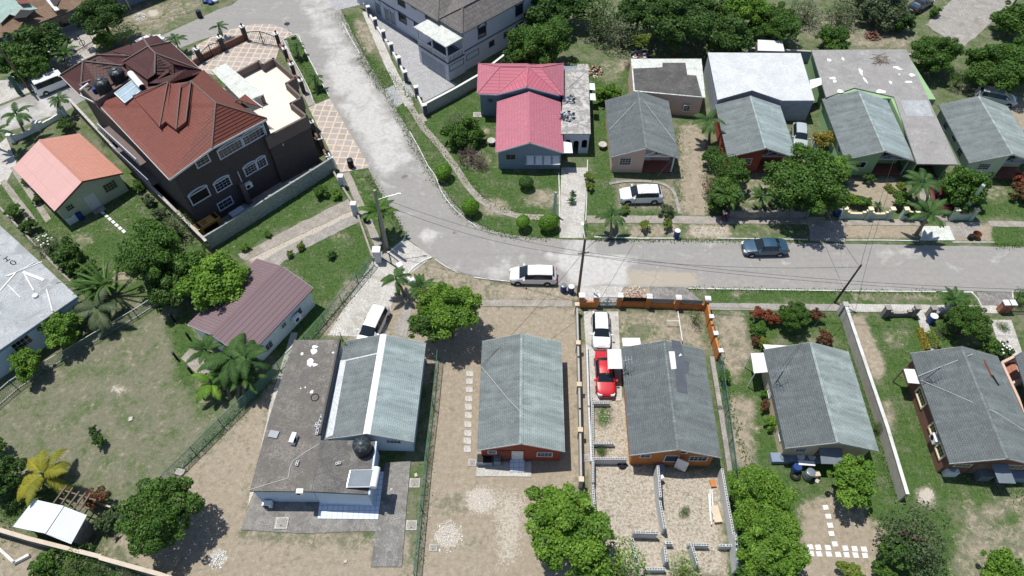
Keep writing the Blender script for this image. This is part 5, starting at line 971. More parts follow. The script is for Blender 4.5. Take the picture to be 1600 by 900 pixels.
def make_car(kind, px, py, rz, colour, label, scale=1.0, name='parked_car', cat='car', rails=False, lights=True, wing=None):
    L, Wd, st, iv = CARS[kind]; L *= scale; hw = Wd/2*scale; e = empty(name, G(px, py, 0), rz, label, cat)
    fine = []; kinds = []
    for i in range(len(st)-1):      # subdivide the stations for a rounder body
        n = 3
        for k in range(n):
            t = k/n; ts = t; fine.append(tuple(lerp(a, b, ts) for a, b in zip(st[i], st[i+1]))); kinds.append(iv[i])
    fine.append(st[-1])
    rings = []
    for (x, top, wf, belt, rf) in fine:
        w_ = hw*wf; X = L/2-x*L; r_ = hw*rf*(wf if top < 1.1*1.2 else 1); gl = top-belt
        pts = [(w_*.90, .2), (w_*.99, .3), (w_, .52), (w_*.985, belt*.86+.06), (w_*.955, belt)]
        if gl > .2: pts += [(lerp(w_*.955, r_, .5), belt+gl*.45), (r_*1.01, top-.09), (r_*.93, top-.03), (r_*.6, top), (0, top+.02)]
        else: pts += [(w_*.93, belt+gl*.45), (w_*.88, top-.03), (w_*.78, top-.01), (w_*.5, top), (0, top+.015)]
        full = pts+[(-a, b) for a, b in pts[-2::-1]]; rings.append([(X, a, b*1.0) for a, b in full])
    n = len(rings[0]); MBs = {k: MB() for k in ('body', 'windshield', 'rear_window', 'side_window')}
    allv = [p for r_ in rings for p in r_]; acc = {k: [] for k in MBs}
    for i in range(len(rings)-1):
        for j in range(n-1):
            side = j in (4, 5, n-6, n-7); topz = 6 <= j <= n-8
            k = kinds[i]; part = 'body'
            ii = i % 3
            if k == 'w': part = 'windshield' if topz else ('side_window' if side and ii == 2 else 'body')
            elif k == 'r': part = 'rear_window' if topz and ii < 2 else ('side_window' if side and ii == 0 and kind == 'sedan' else 'body')
            elif k == 's' and side: part = 'side_window' if not (ii == 0 and i > 3 and kinds[i-1] == 's') or True else 'body'
            if part == 'side_window' and k == 's' and i and kinds[i-1] == 's' and iv and fine[i][0] in [s_[0] for s_ in st] and False: part = 'body'
            acc[part].append((i*n+j, (i+1)*n+j, (i+1)*n+j+1, i*n+j+1))
    acc['body'].append(tuple(range(n))); acc['body'].append(tuple((len(rings)-1)*n+k for k in range(n))[::-1])
    acc['body'].append((0, n-1, (len(rings)-1)*n+n-1, (len(rings)-1)*n)) 
    for k, fs in acc.items():
        used = sorted({i for f in fs for i in f}); mp = {u: i for i, u in enumerate(used)}
        if k == 'side_window':
            for sgn in (1, -1):
                ff = [f for f in fs if sum(allv[i][1] for i in f)*sgn > 0]
                if not ff: continue
                us = sorted({i for f in ff for i in f}); m2 = {u: i for i, u in enumerate(us)}
                b = MB(); b.add([allv[u] for u in us], [[m2[i] for i in f] for f in ff], 0, True); b.build('side_window', M['car_glass'], e)
            continue
        if not fs: continue
        b = MB(); b.add([allv[u] for u in used], [[mp[i] for i in f] for f in fs], 0, True); b.build(k, M[colour if k == 'body' else 'car_glass'], e)
    # door pillar
    b = MB(); pl = []
    for sx in (1, -1):
        xs = L/2-.55*L; 
        s_ = st[5]; b.bar((xs, sx*hw*.965, s_[3]), (xs+.03, sx*hw*s_[4]*1.02, s_[1]-.08), .05)
    b.build('door_pillar', M['wire'], e)
    rw = .31 if kind != 'suv' else .35
    for fx in (.175, .8):
        for s_ in (1, -1):
            xw = L/2-fx*L; w_e = empty('wheel', (0, 0, 0)); w_e.parent = e; w_e.location = (xw, s_*(hw-.09), rw)
            b = MB(); P_ = [(rw*.62, -.1), (rw, -.1), (rw, .095), (rw*.94, .115), (rw*.64, .1)]
            vs = []; fs = []; nn = 20
            for (r_, y) in P_:
                for k in range(nn): a_ = 2*math.pi*k/nn; vs.append((r_*math.cos(a_), y*s_, r_*math.sin(a_)))
            for q_ in range(len(P_)-1):
                for k in range(nn): k2 = (k+1) % nn; fs.append((q_*nn+k, q_*nn+k2, (q_+1)*nn+k2, (q_+1)*nn+k))
            b.add(vs, fs, 0, True); b.build('tyre', M['tyre'], w_e)
            b = MB(); vs = [(0, .07*s_, 0)]+[(rw*.64*math.cos(2*math.pi*k/nn), .09*s_, rw*.64*math.sin(2*math.pi*k/nn)) for k in range(nn)]
            b.add(vs, [(0, k+1, (k+1) % nn+1) for k in range(nn)])
            for k in range(5): a_ = 2*math.pi*k/5; b.bar((0, .085*s_, 0), (rw*.6*math.cos(a_), .1*s_, rw*.6*math.sin(a_)), .07, 0, .03)
            b.build('rim', M['steel'], w_e)
            b = MB(); ra = rw*1.16; vs = [(0, 0, 0)]+[(ra*math.cos(math.pi*k/14), 0, ra*math.sin(math.pi*k/14)) for k in range(15)]
            b.add([(v[0]+xw, s_*(hw*.995+.004), v[2]+rw) for v in vs], [(0, k, k+1) for k in range(1, 15)]); b.build('wheel_arch', M['black'], e)
    for s_ in (1, -1):
        y = s_*hw*.66; z_ = st[1][1]-.05
        b = MB(); b.obox((L/2-.11, y, z_-.02), (.13, -s_*.05, .02), (.0, .16, 0), (-.02, 0, .06)); b.build('headlight', M['lamp_glass'], e)
        b = MB(); b.obox((-L/2+.07, s_*hw*.74, st[-2][3]-.12), (.05, 0, 0), (0, .12, 0), (0, 0, .1)); b.build('taillight', M['tail_red'], e)
        b = MB(); b.obox((L/2-.3*L, s_*(hw+.1), st[3][1]-.0), (.07, 0, 0), (0, .1, 0), (0, 0, .07)); b.build('side_mirror', M[colour], e)
    b = MB(); b.box(L/2-.02, -.5*hw, .42, L/2+.015, .5*hw, .58); b.build('grille', M['black'], e)
    b = MB(); b.box(-L/2-.02, -.25, .45, -L/2+.01, .25, .58); b.build('number_plate', M['white_plastic'], e)
    if rails:
        for s_ in (1, -1): b = MB(); b.bar((L/2-.42*L, s_*hw*.66, st[5][1]+.02), (-L/2+.14*L, s_*hw*.66, st[5][1]-.0), .04); b.build('roof_rail', M['steel'], e)
    return e
def heading(p, q): a = G(*p); b = G(*q); return math.atan2(b.y-a.y, b.x-a.x)     # from tail to nose
make_car('mpv', 833, 436, heading((860,436),(805,435)), 'car_white', 'white people carrier parked on the road edge by two blue barrels')
make_car('suv', 1000, 311, heading((1025,311),(975,312)), 'car_white', 'white SUV parked on the bare patch in front of the peach house', cat='car')
make_car('sedan', 1193, 392, heading((1220,391),(1165,392)), 'car_blue', 'dark blue sedan parked in the road below the large tree')
make_car('hatch', 938, 521, heading((936,495),(938,545)), 'car_white', 'white hatchback in the driveway nose to tail with the red car')
make_car('sedan', 944, 589, heading((942,560),(946,620)), 'car_red', 'bright red sedan in the driveway beside the orange house', scale=.98)
make_car('mpv', 584, 516, heading((592,494),(572,535)), 'car_white', 'white estate car on the concrete drive behind the blue white house')
make_car('van', 88, 137, heading((110,129),(66,147))+math.pi, 'car_white', 'white minivan parked beside the mansion on the left side road', cat='van', name='parked_van')
make_car('hatch', 236, 74, heading((215,82),(258,62)), 'car_white', 'white car half hidden behind the mansion roof')
make_car('hatch', 1247, 219, heading((1247,250),(1245,205))+math.pi, 'car_silver', 'silver car parked between the orange house and the green house')
make_car('sedan', 1465, 312, heading((1462,290),(1472,335))+math.pi, 'car_crimson', 'crimson car in the carport drive under the palm', scale=.95)
make_car('sedan', 1436, 12, heading((1425,18),(1452,2)), 'car_navy', 'dark car at the top edge beside the weathered lane')
make_car('mpv', 1552, 158, heading((1540,155),(1566,160)), 'car_silver', 'pale car parked behind the far right house, only its roof showing')
# ================= WALLS, FENCES, GATES =================
def gpts(pts, z=0): return [G(x, y, z) for x, y in pts]
def wall(name, label, pts, h, th, mat, cat='wall', z=0, cope=None, pillars=None, group=None, profile=None):
    """free-standing wall along ground points; z says at which height the pixels were read"""
    P = [Vector((p.x, p.y, 0)) for p in gpts(pts, z)]; o = P[0].copy(); e = empty(name, o, 0, label, cat, group); a = MB()
    for i, (p, q) in enumerate(zip(P[:-1], P[1:])):
        d = (q-p).normalized()*th/2.02 if len(P) > 2 else Vector(); pa = p-o-d*(i > 0); pb = q-o+d*(i < len(P)-2)
        a.bar(pa+Vector((0, 0, h/2-.05)), pb+Vector((0, 0, h/2-.05)), th, 0, h+.1)
    a.build('wall_panel', M[mat], e)
    if cope:
        a = MB()
        for p, q in zip(P[:-1], P[1:]): a.bar(p-o+Vector((0, 0, h+.032)), q-o+Vector((0, 0, h+.032)), th+.08, 0, .06)
        a.build('coping', M[cope], e)
    if pillars:
        n_, pw, ph, pm, capm = pillars; tot = sum((q-p).length for p, q in zip(P[:-1], P[1:])); 
        for k in range(n_):
            s = tot*k/max(1, n_-1); i = 0
            while i < len(P)-2 and s > (P[i+1]-P[i]).length: s -= (P[i+1]-P[i]).length; i += 1
            c = P[i]+(P[i+1]-P[i]).normalized()*min(s, (P[i+1]-P[i]).length)-o; d = (P[i+1]-P[i]).normalized(); n = Vector((-d.y, d.x, 0))
            b = MB(); b.obox(c+Vector((0, 0, ph/2)), d*pw/2, n*pw/2, Vector((0, 0, ph/2))); q_ = b.build('pillar', M[pm], e)
            if capm: b = MB(); b.obox(c+Vector((0, 0, ph+.06)), d*(pw/2+.06), n*(pw/2+.06), Vector((0, 0, .06))); b.build('pillar_cap', M[capm], q_)
            if pm == 'mansion_wall': b = MB(); b.lathe(c+Vector((0, 0, ph+.12)), [(.05, 0), (.05, .1), (.12, .14), (.14, .3), (.04, .42), (.02, .5)], 10); b.build('lantern', M['iron'], q_)
    return e
def fence(label, pts, h, mesh='chain_link', post='green_post', step=2.6, z=0, group='wire mesh fences'):
    P = [Vector((p.x, p.y, 0)) for p in gpts(pts, z)]; o = P[0].copy(); e = empty('wire_fence', o, 0, label, 'fence', group); a = MB(); r_ = MB(); 
    for p, q in zip(P[:-1], P[1:]):
        p0 = p-o; q0 = q-o; a.add([p0, q0, q0+Vector((0, 0, h)), p0+Vector((0, 0, h))], [(0, 1, 2, 3)])
        for zz in (h, .08): r_.bar(p0+Vector((0, 0, zz)), q0+Vector((0, 0, zz)), .05)
        n = max(1, int((q-p).length/step))
        for k in range(n+1):
            if k == n and q is not P[-1]: continue
            c = p0.lerp(q0, k/n); b = MB(); b.tube([c, c+Vector((0, 0, h+.08))], .035, 8); b.build('fence_post', M[post], e)
    a.build('wire_mesh', M[mesh], e); r_.build('rail', M['steel' if mesh == 'chain_link' else post], e); return e
fence('green wire fence running down between the blue house and the dirt yard', [(686,560),(678,640),(668,720),(660,800),(650,905)], 1.7, 'chain_green')
fence('green wire fence between the maroon cottage and the concrete drive', [(585,415),(480,540),(350,668),(262,756)], 1.5, 'chain_green')
fence('wire fence at the left edge below the small bushes', [(-20,650),(28,608),(70,580)], 1.4)
fence('green wire fence on the right side of the orange house', [(1120,560),(1133,650),(1145,745)], 1.5, 'chain_green')
fence('low wire fence along the dry yard behind the yellow green palm', [(70,580),(130,545),(215,495),(300,440)], 1.1)
wall('garden_wall', 'long grey concrete wall leading down the dirt yard of the red house', [(900,490),(902,570),(904,650),(906,760)], 1.35, .16, 'block_wall', pillars=(5, .3, 1.45, 'block_wall', 'cream_wall'))
wall('garden_wall', 'low unfinished block wall left of the driveway with the red car', [(916,545),(919,640),(923,725)], .6, .16, 'blockwork')
e = wall('garden_wall', 'tall orange front wall with white capped pillars and dark gates', [(966,478),(1100,483)], .75, .2, 'orange_wall', pillars=(4, .42, 1.65, 'orange_wall', 'white'))
for c in ((907,478),(930,478)):
    b = MB(); p = G(*c)-e.location; b.box(p.x-.22, p.y-.22, 0, p.x+.22, p.y+.22, 1.65); q_ = b.build('pillar', M['orange_wall'], e); b = MB(); b.box(p.x-.28, p.y-.28, 1.65, p.x+.28, p.y+.28, 1.77); b.build('pillar_cap', M['white'], q_)
b = MB(); p = G(907,480)-e.location; q_ = G(930,480)-e.location; b.bar(p+Vector((0, 0, .45)), q_+Vector((0, 0, .45)), .16, 0, .9); b.build('wall_panel', M['orange_wall'], e)
def sheet_panel(e, p, q, z0, z1, mat, name, th=.04): b = MB(); p = G(*p)-e.location; q = G(*q)-e.location; b.bar(p+Vector((0, 0, (z0+z1)/2)), q+Vector((0, 0, (z0+z1)/2)), th, 0, z1-z0); return b.build(name, M[mat], e)
for (p, q_, m_) in (((971,478),(1007,479),'black'), ((1014,480),(1050,481),'panel_grey'), ((1058,481),(1094,483),'panel_grey')): sheet_panel(e, p, q_, .8, 1.4, m_, 'metal_panel')
def bar_gate(label, p, q, h, mat='iron', ring=True, arch=.35, nb=14, name='metal_gate', z=0, cat='gate', horiz=False):
    a = G(*p, z); b_ = G(*q, z); a.z = b_.z = 0; L = (b_-a).length; e = empty(name, a, math.atan2((b_-a).y, (b_-a).x), label, cat); m = MB()
    def top(x): return h+arch*math.sin(math.pi*x/L)
    n = 12
    for k in range(n): x0, x1 = L*k/n, L*(k+1)/n; m.bar((x0, 0, top(x0)), (x1, 0, top(x1)), .07)
    m.bar((0, 0, .12), (L, 0, .12), .06); m.bar((L/2, 0, .1), (L/2, 0, top(L/2)+.1), .09)
    m.bar((0, 0, .12), (0, 0, h), .06); m.bar((L, 0, .12), (L, 0, h), .06)
    m.build('gate_frame', M[mat], e); m = MB()
    for k in range(1, nb): x = L*k/nb; m.bar((x, 0, .12), (x, 0, top(x)), .022)
    if horiz:
        for k in range(1, 6): m.bar((0, 0, h*k/6), (L, 0, h*k/6), .03)
    m.build('gate_bars', M[mat], e)
    if ring:
        m = MB(); r_ = min(h, L)*.27; m.tube([(L/2+r_*math.cos(2*math.pi*k/20), 0, h*.5+r_*math.sin(2*math.pi*k/20)) for k in range(21)], .035, 6, cap=False); m.build('gate_ring', M[mat], e)
    return e
bar_gate('grey barred sliding gate in the orange front wall', (933,478), (963,478), 1.35, 'grey_trim', horiz=True, arch=0)
e = wall('garden_wall', 'orange side wall with grey inner face, right of the orange house', [(1101,484),(1108,520),(1120,562)], 1.25, .18, 'orange_wall', pillars=(4, .3, 1.5, 'orange_wall', 'white'))
wall('garden_wall', 'low grey kerb wall running down beside the green fence on the right of the orange house', [(1111,560),(1124,640),(1140,745)], .35, .4, 'concrete', )
wall('garden_wall', 'long pale rendered wall with worn top between the cream house and the sandy strip', [(1312,490),(1345,590),(1375,680),(1405,783)], 1.45, .2, 'block_wall', cope='kerb_white', pillars=(1, .5, 1.6, 'block_wall', None))
# stepped entrance walls (scalloped)
def scallop(label, pts, hp, hm, th, mat, capm, pw=.4, group=None, steps=8, rail=None):
    P = [Vector((p.x, p.y, 0)) for p in gpts(pts)]; o = P[0].copy(); e = empty('garden_wall', o, 0, label, 'wall', group); a = MB(); c_ = MB()
    for p, q in zip(P[:-1], P[1:]):
        L = (q-p).length
        for k in range(steps):
            t0, t1 = k/steps, (k+1)/steps; s = math.sin(math.pi*(t0+t1)/2); hh = hp-.1-(hp-.1-hm)*min(1, s*1.15)
            p0 = p.lerp(q, t0)-o; p1 = p.lerp(q, t1)-o; a.bar(p0+Vector((0, 0, hh/2)), p1+Vector((0, 0, hh/2)), th, 0, hh)
            c_.bar(p0+Vector((0, 0, hh+.022)), p1+Vector((0, 0, hh+.022)), th+.04, 0, .04)
    a.build('wall_panel', M[mat], e); c_.build('coping', M[capm], e)
    for p in P:
        b = MB(); c = p-o; b.box(c.x-pw/2, c.y-pw/2, 0, c.x+pw/2, c.y+pw/2, hp); q_ = b.build('pillar', M[mat], e); b = MB(); b.box(c.x-pw/2-.05, c.y-pw/2-.05, hp, c.x+pw/2+.05, c.y+pw/2+.05, hp+.1); b.build('pillar_cap', M[capm], q_)
    return e
scallop('mint green wall with two curved dips in front of the green house', [(1313,341),(1352,342),(1386,342)], 1.5, .8, .2, 'mint_wall', 'yellow_paint')
scallop('short mint green wall behind the leaning palm', [(1407,342),(1438,343)], 1.5, 1.1, .2, 'mint_wall', 'yellow_paint')
scallop('mint green wall with one curved dip right of the white driveway', [(1485,343),(1515,343)], 1.5, .8, .2, 'mint_wall', 'yellow_paint')
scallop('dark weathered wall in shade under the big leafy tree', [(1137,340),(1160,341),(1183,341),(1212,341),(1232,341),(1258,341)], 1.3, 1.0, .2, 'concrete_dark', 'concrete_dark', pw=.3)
scallop('grey curved gate wall with two round posts, left of the garden path', [(1379,494),(1424,493)], 1.35, .55, .25, 'concrete_dark', 'concrete', pw=.45)
scallop('short grey curved gate wall beside the blue barrel with white lid', [(1449,494),(1478,494)], 1.35, .6, .25, 'concrete_dark', 'concrete', pw=.45)
# mansion boundary
e = wall('boundary_wall', 'pale grey block wall along the lower side of the mansion', [(327,390),(420,332),(522,267)], 1.9, .22, 'rubble_wall', pillars=(7, .32, 1.95, 'rubble_wall', None))
e = wall('boundary_wall', 'dark alley wall with pale top between the salmon cottage and the mansion', [(322,377),(230,285),(147,197),(108,155)], 1.9, .2, 'mansion_trim', z=1.9, cope='concrete_pale')
e = wall('boundary_wall', 'low brown wall with white capped dark pillars facing the road bend', [(283,118),(318,95),(347,80),(385,62)], .9, .25, 'brown_wall', pillars=(4, .5, 1.9, 'mansion_wall', 'white'))
e = wall('boundary_wall', 'dark railed wall with white capped pillars beside the tiled strip', [(437,72),(449,93),(460,118),(475,145)], .7, .25, 'brown_wall', pillars=(4, .45, 1.8, 'mansion_wall', 'white'))
e = wall('boundary_wall', 'dark railed wall with white capped pillars beside the lower lattice paving', [(492,210),(505,235),(517,262)], .7, .25, 'brown_wall', pillars=(3, .45, 1.8, 'mansion_wall', 'white'))
bar_gate('black iron gate with a ring at the corner of the mansion forecourt', (389,66), (435,73), 1.4, arch=.5)
bar_gate('black iron rails topping the wall by the palms at the road bend', (320,96), (345,81), 1.3, ring=False, arch=.35, nb=8, name='iron_railing', cat='railing')
bar_gate('black iron gate in front of the brown shingled house', (118,82), (146,66), 1.3, arch=.4)
e = wall('boundary_wall', 'brick and white wall with white capped pillars along the grey mansion yard', [(568,8),(585,40),(606,72),(625,105),(635,128)], .65, .22, 'white_paint_worn', pillars=(7, .42, 1.5, 'navy_trim', 'white'))
e = wall('boundary_wall', 'short wall stub with a white capped pillar below the grey driveway gap', [(652,152),(665,180)], .6, .22, 'white_paint_worn', pillars=(2, .42, 1.5, 'navy_trim', 'white'))
e = wall('boundary_wall', 'grey wall with white top between the grey mansion and the pink house', [(663,180),(712,154),(748,133),(800,92)], 1.5, .2, 'block_wall', cope='white')
e = wall('boundary_wall', 'black pillared fence wall beside the mansion lawn and the curving road', [(521,270),(536,296),(556,328),(584,408)], .5, .2, 'pavement')
for c in ((521,265),(536,292),(556,335)):
    b = MB(); p = G(*c)-e.location; b.box(p.x-.25, p.y-.25, 0, p.x+.25, p.y+.25, 1.6); q_ = b.build('pillar', M['lavender_wall'], e); b = MB(); b.box(p.x-.3, p.y-.3, 1.6, p.x+.3, p.y+.3, 1.72); b.build('pillar_cap', M['white'], q_)
b = MB(); p = G(592,408)-e.location; b.box(p.x-.3, p.y-.3, 0, p.x+.3, p.y+.3, 1.7); q_ = b.build('pillar', M['white'], e); b = MB(); b.box(p.x-.4, p.y-.4, 1.7, p.x+.4, p.y+.4, 1.85); b.build('pillar_cap', M['white'], q_)
bar_gate('black curved iron gate across the concrete drive by the utility pole', (596,403), (628,424), 1.3, ring=False, arch=.3)
e = wall('boundary_wall', 'short white wall with pillar on the right of the drive gate', [(627,428),(648,452)], .9, .2, 'white', pillars=(2, .45, 1.4, 'white', 'white'))
wall('boundary_wall', 'grey wall with pale top along the bottom left edge below the shed', [(-30,823),(60,850),(170,878)], 1.3, .22, 'concrete_dark', cope='timber_pale')
wall('boundary_wall', 'grey wall with pale top leading right from the shed past the round tree', [(170,880),(260,905),(420,960)], 1.4, .22, 'concrete_dark', cope='timber_pale')
scallop('white stepped wall with square pillars beside the left palms', [(22,222),(62,203),(102,180)], 1.1, .55, .18, 'white_wall', 'white', pw=.45, steps=5)
wall('garden_wall', 'thin wall of low stones between the salmon cottage drive and the flat roofed house', [(0,325),(45,372),(95,425),(118,448)], .4, .18, 'concrete')
wall('garden_wall', 'white low wall beside the yard of the green house carport', [(1268,222),(1281,270)], .7, .18, 'white_paint_worn')
wall('garden_wall', 'dark rear wall behind the green house flat roof', [(1165,92),(1275,98),(1415,102)], 1.6, .2, 'grey_blue_wall', cope='block_wall')
wall('retaining_wall', 'low stone edging in the bottom left corner yard', [(-10,848),(25,880),(48,868)], .3, .2, 'white_paint_worn')
# unfinished block walls behind the orange house
def blocks(label, pts, h, gaps=0, group='unfinished block foundation walls', seed=0, steps=False):
    P = [Vector((p.x, p.y, 0)) for p in gpts(pts)]; o = P[0].copy(); e = empty('block_wall', o, 0, label, 'wall', group); a = MB(); hol = MB(); rr = random.Random(seed)
    for p, q in zip(P[:-1], P[1:]):
        L = (q-p).length; d = (q-p)/L; n = Vector((-d.y, d.x, 0)); k = max(1, int(round(L/.4))); hh = h
        for i in range(k):
            if steps and i % 7 == 0: hh = h*rr.choice((1, 1, .75, .5))
            c = p+d*(i+.5)*L/k-o; a.obox(c+Vector((0, 0, hh/2)), d*(L/k/2-.002), n*.09, Vector((0, 0, hh/2)))
            for s in (-.1, .1): hol.obox(c+d*s+Vector((0, 0, hh+.003)), d*.06, n*.045, Vector((0, 0, .004)))
    a.build('blockwork', M['blockwork'], e); hol.build('block_holes', M['black'], e); return e
BW = [([(925,625),(925,760),(928,800)], .9, 'left long run of grey blocks under the overhanging bright tree'), ([(925,634),(952,634)], .6, 'short run of blocks directly behind the red car'), ([(926,697),(958,697)], .6, 'cross run of blocks with white caps below the green weeds'), ([(926,724),(977,724)], 1.0, 'cross run of blocks beside the orange house corner'),
      ([(1022,742),(1026,790),(1034,835)], 1.9, 'middle long run of grey blocks between the two rubble rooms'), ([(1122,742),(1130,790),(1140,845),(1145,897)], 1.8, 'right long run of grey blocks beside the bright bushes'),
      ([(943,838),(958,838)], .8, 'short cross run of blocks half under the bright tree'), ([(986,839),(1024,840)], 1.2, 'cross run of blocks at the foot of the left rubble room'), ([(1036,853),(1048,853)], .8, 'small block stub left of the narrow opening'), ([(1072,855),(1104,856)], .8, 'block stub in the middle of the lower cross line'), ([(1120,857),(1140,857)], .8, 'block stub at the right end of the lower cross line'),
      ([(1034,860),(1037,885)], 1.3, 'short downward block run left of the narrow bay'), ([(1076,860),(1085,890)], 1.3, 'short downward block run in the centre bay'), ([(986,845),(994,890)], .7, 'short downward block run beside the young bright tree'), ([(1004,893),(1037,893)], .7, 'lowest block run at the bottom edge')]
for i, (pts, hh, lb) in enumerate(BW): blocks(lb, pts, hh, seed=i, steps=len(pts) > 2)
# ================= POLES AND WIRES =================
def pole(label, base, h, mat='pole_concrete', r=.16, lean=(0, 0), arms=(), lamp=None, sq=False, name='utility_pole'):
    e = empty(name, G(*base), 0, label, 'utility pole'); m = MB(); top = Vector((lean[0], lean[1], h)); m.tube([(0, 0, 0), top*.5, top], [r, r*.85, r*.7], 4 if sq else 12); m.build('pole_shaft', M[mat], e)
    for (z, dx, dy, L) in arms:
        a = MB(); a.bar((top*(z/h))-Vector((dx, dy, 0))*L/2, (top*(z/h))+Vector((dx, dy, 0))*L/2, .09); c = a.build('crossarm', M['wood'], e); b = MB()
        for k in (-.45, -.15, .15, .45): q = (top*(z/h))+Vector((dx, dy, 0))*L*k; b.tube([q, q+Vector((0, 0, .18))], .045, 8)
        b.build('insulator', M['steel'], c)
    if lamp:
        z, dx, dy = lamp; q = top*(z/h); a = MB(); a.tube([q, q+Vector((dx*.5, dy*.5, .25)), q+Vector((dx, dy, .35))], .035, 8); c = a.build('lamp_arm', M['steel'], e); b = MB(); b.obox(q+Vector((dx, dy, .33)), (.2 if abs(dx) > .5 else .08, .0, 0), (0, .08 if abs(dx) > .5 else .2, 0), (0, 0, .05)); b.build('lamp_head', M['white_plastic'], c)
    return e, top
def top_of(base, h, lean=(0, 0)): g = G(*base); return Vector((g.x+lean[0], g.y+lean[1], h))
pole('square concrete pole with white street lamp beside the bend palm', (605,388), 8.3, 'pole_concrete', .2, lamp=(7.0, 2.1, .5))
pole('brown wooden pole standing by the orange gate with street lamp on top', (903,462), 8.4, 'pole_wood', .15, arms=((6.4, 1, .2, 1.0),), lamp=(8.2, -.15, 1.6))
pole('dark leaning wooden pole by the top of the long pale wall', (1304,473), 5.8, 'wire', .11, (.25, .0))
pole('thin dark pole at the far top right corner', (1560,45), 8, 'pole_wood', .13)
pole('dark pole at the left edge in front of the leafy garden', (48,142), 9.0, 'wood', .16, (-.5, 0))
pole('green painted post with square head at the left edge', (32,146), 2.6, 'green_post', .4, sq=True)
e, _ = pole('short mint green post in the pink house lawn beside the drive', (866,336), 3.4, 'mint_wall', .2, sq=True, name='meter_post')
e, _ = pole('tall mint green meter post leaning above the green garden wall', (1500,338), 4.6, 'mint_wall', .32, sq=True, name='meter_post')
def cable(label, pts, sag=.6, r=.017, mat='cable_grey', group='overhead cables'):
    P = []; 
    for p, q in zip(pts[:-1], pts[1:]):
        for k in range(13): t = k/12; c = p.lerp(q, t); P.append(c-Vector((0, 0, sag*4*t*(1-t))))
    m = MB(); m.tube(P, r, 5); o = rebase(m.build('overhead_cable', M[mat])); return tag(o, label, 'cable', group)
pA = top_of((605,388), 7.6); pB = top_of((903,462), 6.6); pC = top_of((1304,473), 5.5, (.25, 0)); 
for i, (dz, dx, lb) in enumerate(((0, 0, 'upper cable from the wooden pole towards the right edge'), (-.5, .1, 'lower cable from the wooden pole towards the right edge'))): cable(lb, [pB+Vector((dx, 0, dz)), G(1750,455+i*5, 6.5-i*.5)], 1.3)
cable('cable crossing the road from the lamp pole to the wooden pole', [pA, pB], .9); cable('lower cable from the lamp pole to the wooden pole', [pA-Vector((0, 0, .8)), pB-Vector((0, 0, .6))], 1.2)
cable('cable hanging between the wooden pole and the dark leaning pole', [pB-Vector((0, 0, .4)), pC], .8)
cable('service cable across the road to the big leafy tree', [pC, G(1284,310,4)], .4); cable('service cable from the leaning pole to the green house', [pC, G(1400,240,3.4)], .6)
cable('service cable from the leaning pole to the cream house antenna', [pC, G(1207,592,3.6)], .3); cable('service cable from the wooden pole to the peach house', [pB, G(1055,243,2.8)], .5)
cable('service cable from the wooden pole to the red house corner', [pB, G(751,572,2.9)], .6); cable('cable across the top left garden', [top_of((48,142), 8, (-.5, 0)), G(300,20,6)], .5)
def rope(label, pts, group='ropes across the shingle roofs', mat='rope'):
    m = MB()
    for p, q in zip(pts[:-1], pts[1:]): m.bar(p, q, .035)
    o = rebase(m.build('rope', M[mat])); return tag(o, label, 'rope', group)
rope('white line on the left slope of the peach house roof', [G(952,203,2.75), G(993,160,3.9)]); rope('white line on the right slope of the peach house roof', [G(1006,158,3.95), G(1055,222,2.75)])
rope('white line across the left slope of the red house roof', [G(752,573,2.75), G(796,626,3.7), G(818,648,4.05)]); rope('upper white line across the brown house roof', [G(1434,588,2.75), G(1520,553,4.05)])
rope('lower white line across the brown house roof', [G(1439,594,2.75), G(1558,645,4.05), G(1600,672,3.4)]); rope('thin white line across the flat mottled carport roof', [G(885,140,2.95), G(917,110,2.95)])
def antenna(label, px, py, z, h, dx=0, yagi=True, base_z=None):
    e = empty('tv_antenna', G(px, py, z), 0, label, 'antenna', 'roof antennas'); m = MB(); m.tube([(0, 0, 0), (dx, 0, h)], .03, 6); m.bar((-.35, -.3, 0), (0, 0, .4), .035); m.bar((.35, -.3, 0), (0, 0, .4), .035); m.build('mast', M['wire'], e)
    m = MB(); m.bar((dx-.5, 0, h-.1), (dx+.5, .3, h-.1), .03)
    for k in range(5): x = dx-.5+k*.25; m.bar((x, -.35+k*.04, h-.1), (x+.02, .45+k*.04, h-.1), .02)
    m.build('aerial', M['steel'], e)
antenna('thin antenna on the left edge of the cream house roof', 1213, 598, 2.9, 1.9); antenna('thin antenna at the left edge of the brown house roof', 1447, 592, 3.0, 1.8, .3); antenna('antenna at the left edge of the orange house roof', 976, 580, 2.8, 1.6, -.1)
antenna('antenna on the flat roof beside the white ridge house', 536, 534, 2.9, 1.5)
# ================= SMALL THINGS =================
def heap(label, px, py, r, n, mat, seed, name='rubble_heap', cat='heap', h=.3, s=.12):
    rr = random.Random(seed); m = MB()
    for i in range(n):
        a = rr.uniform(0, 6.28); d = r*rr.random()**.6; z_ = h*max(0, 1-d/r)*rr.random(); k = s*rr.uniform(.5, 1.2); M3 = Matrix.Rotation(rr.uniform(0, 6), 3, 'Z') @ Matrix.Rotation(rr.uniform(-.5, .5), 3, 'X')
        m.obox((d*math.cos(a), d*math.sin(a), z_+k*.3), M3 @ Vector((k, 0, 0)), M3 @ Vector((0, k*.7, 0)), M3 @ Vector((0, 0, k*.4)), rr.randint(0, len(mat)-1))
    o = m.build(name, [M[x] for x in mat], None, G(px, py, 0)); return tag(o, label, cat, None, 'stuff')

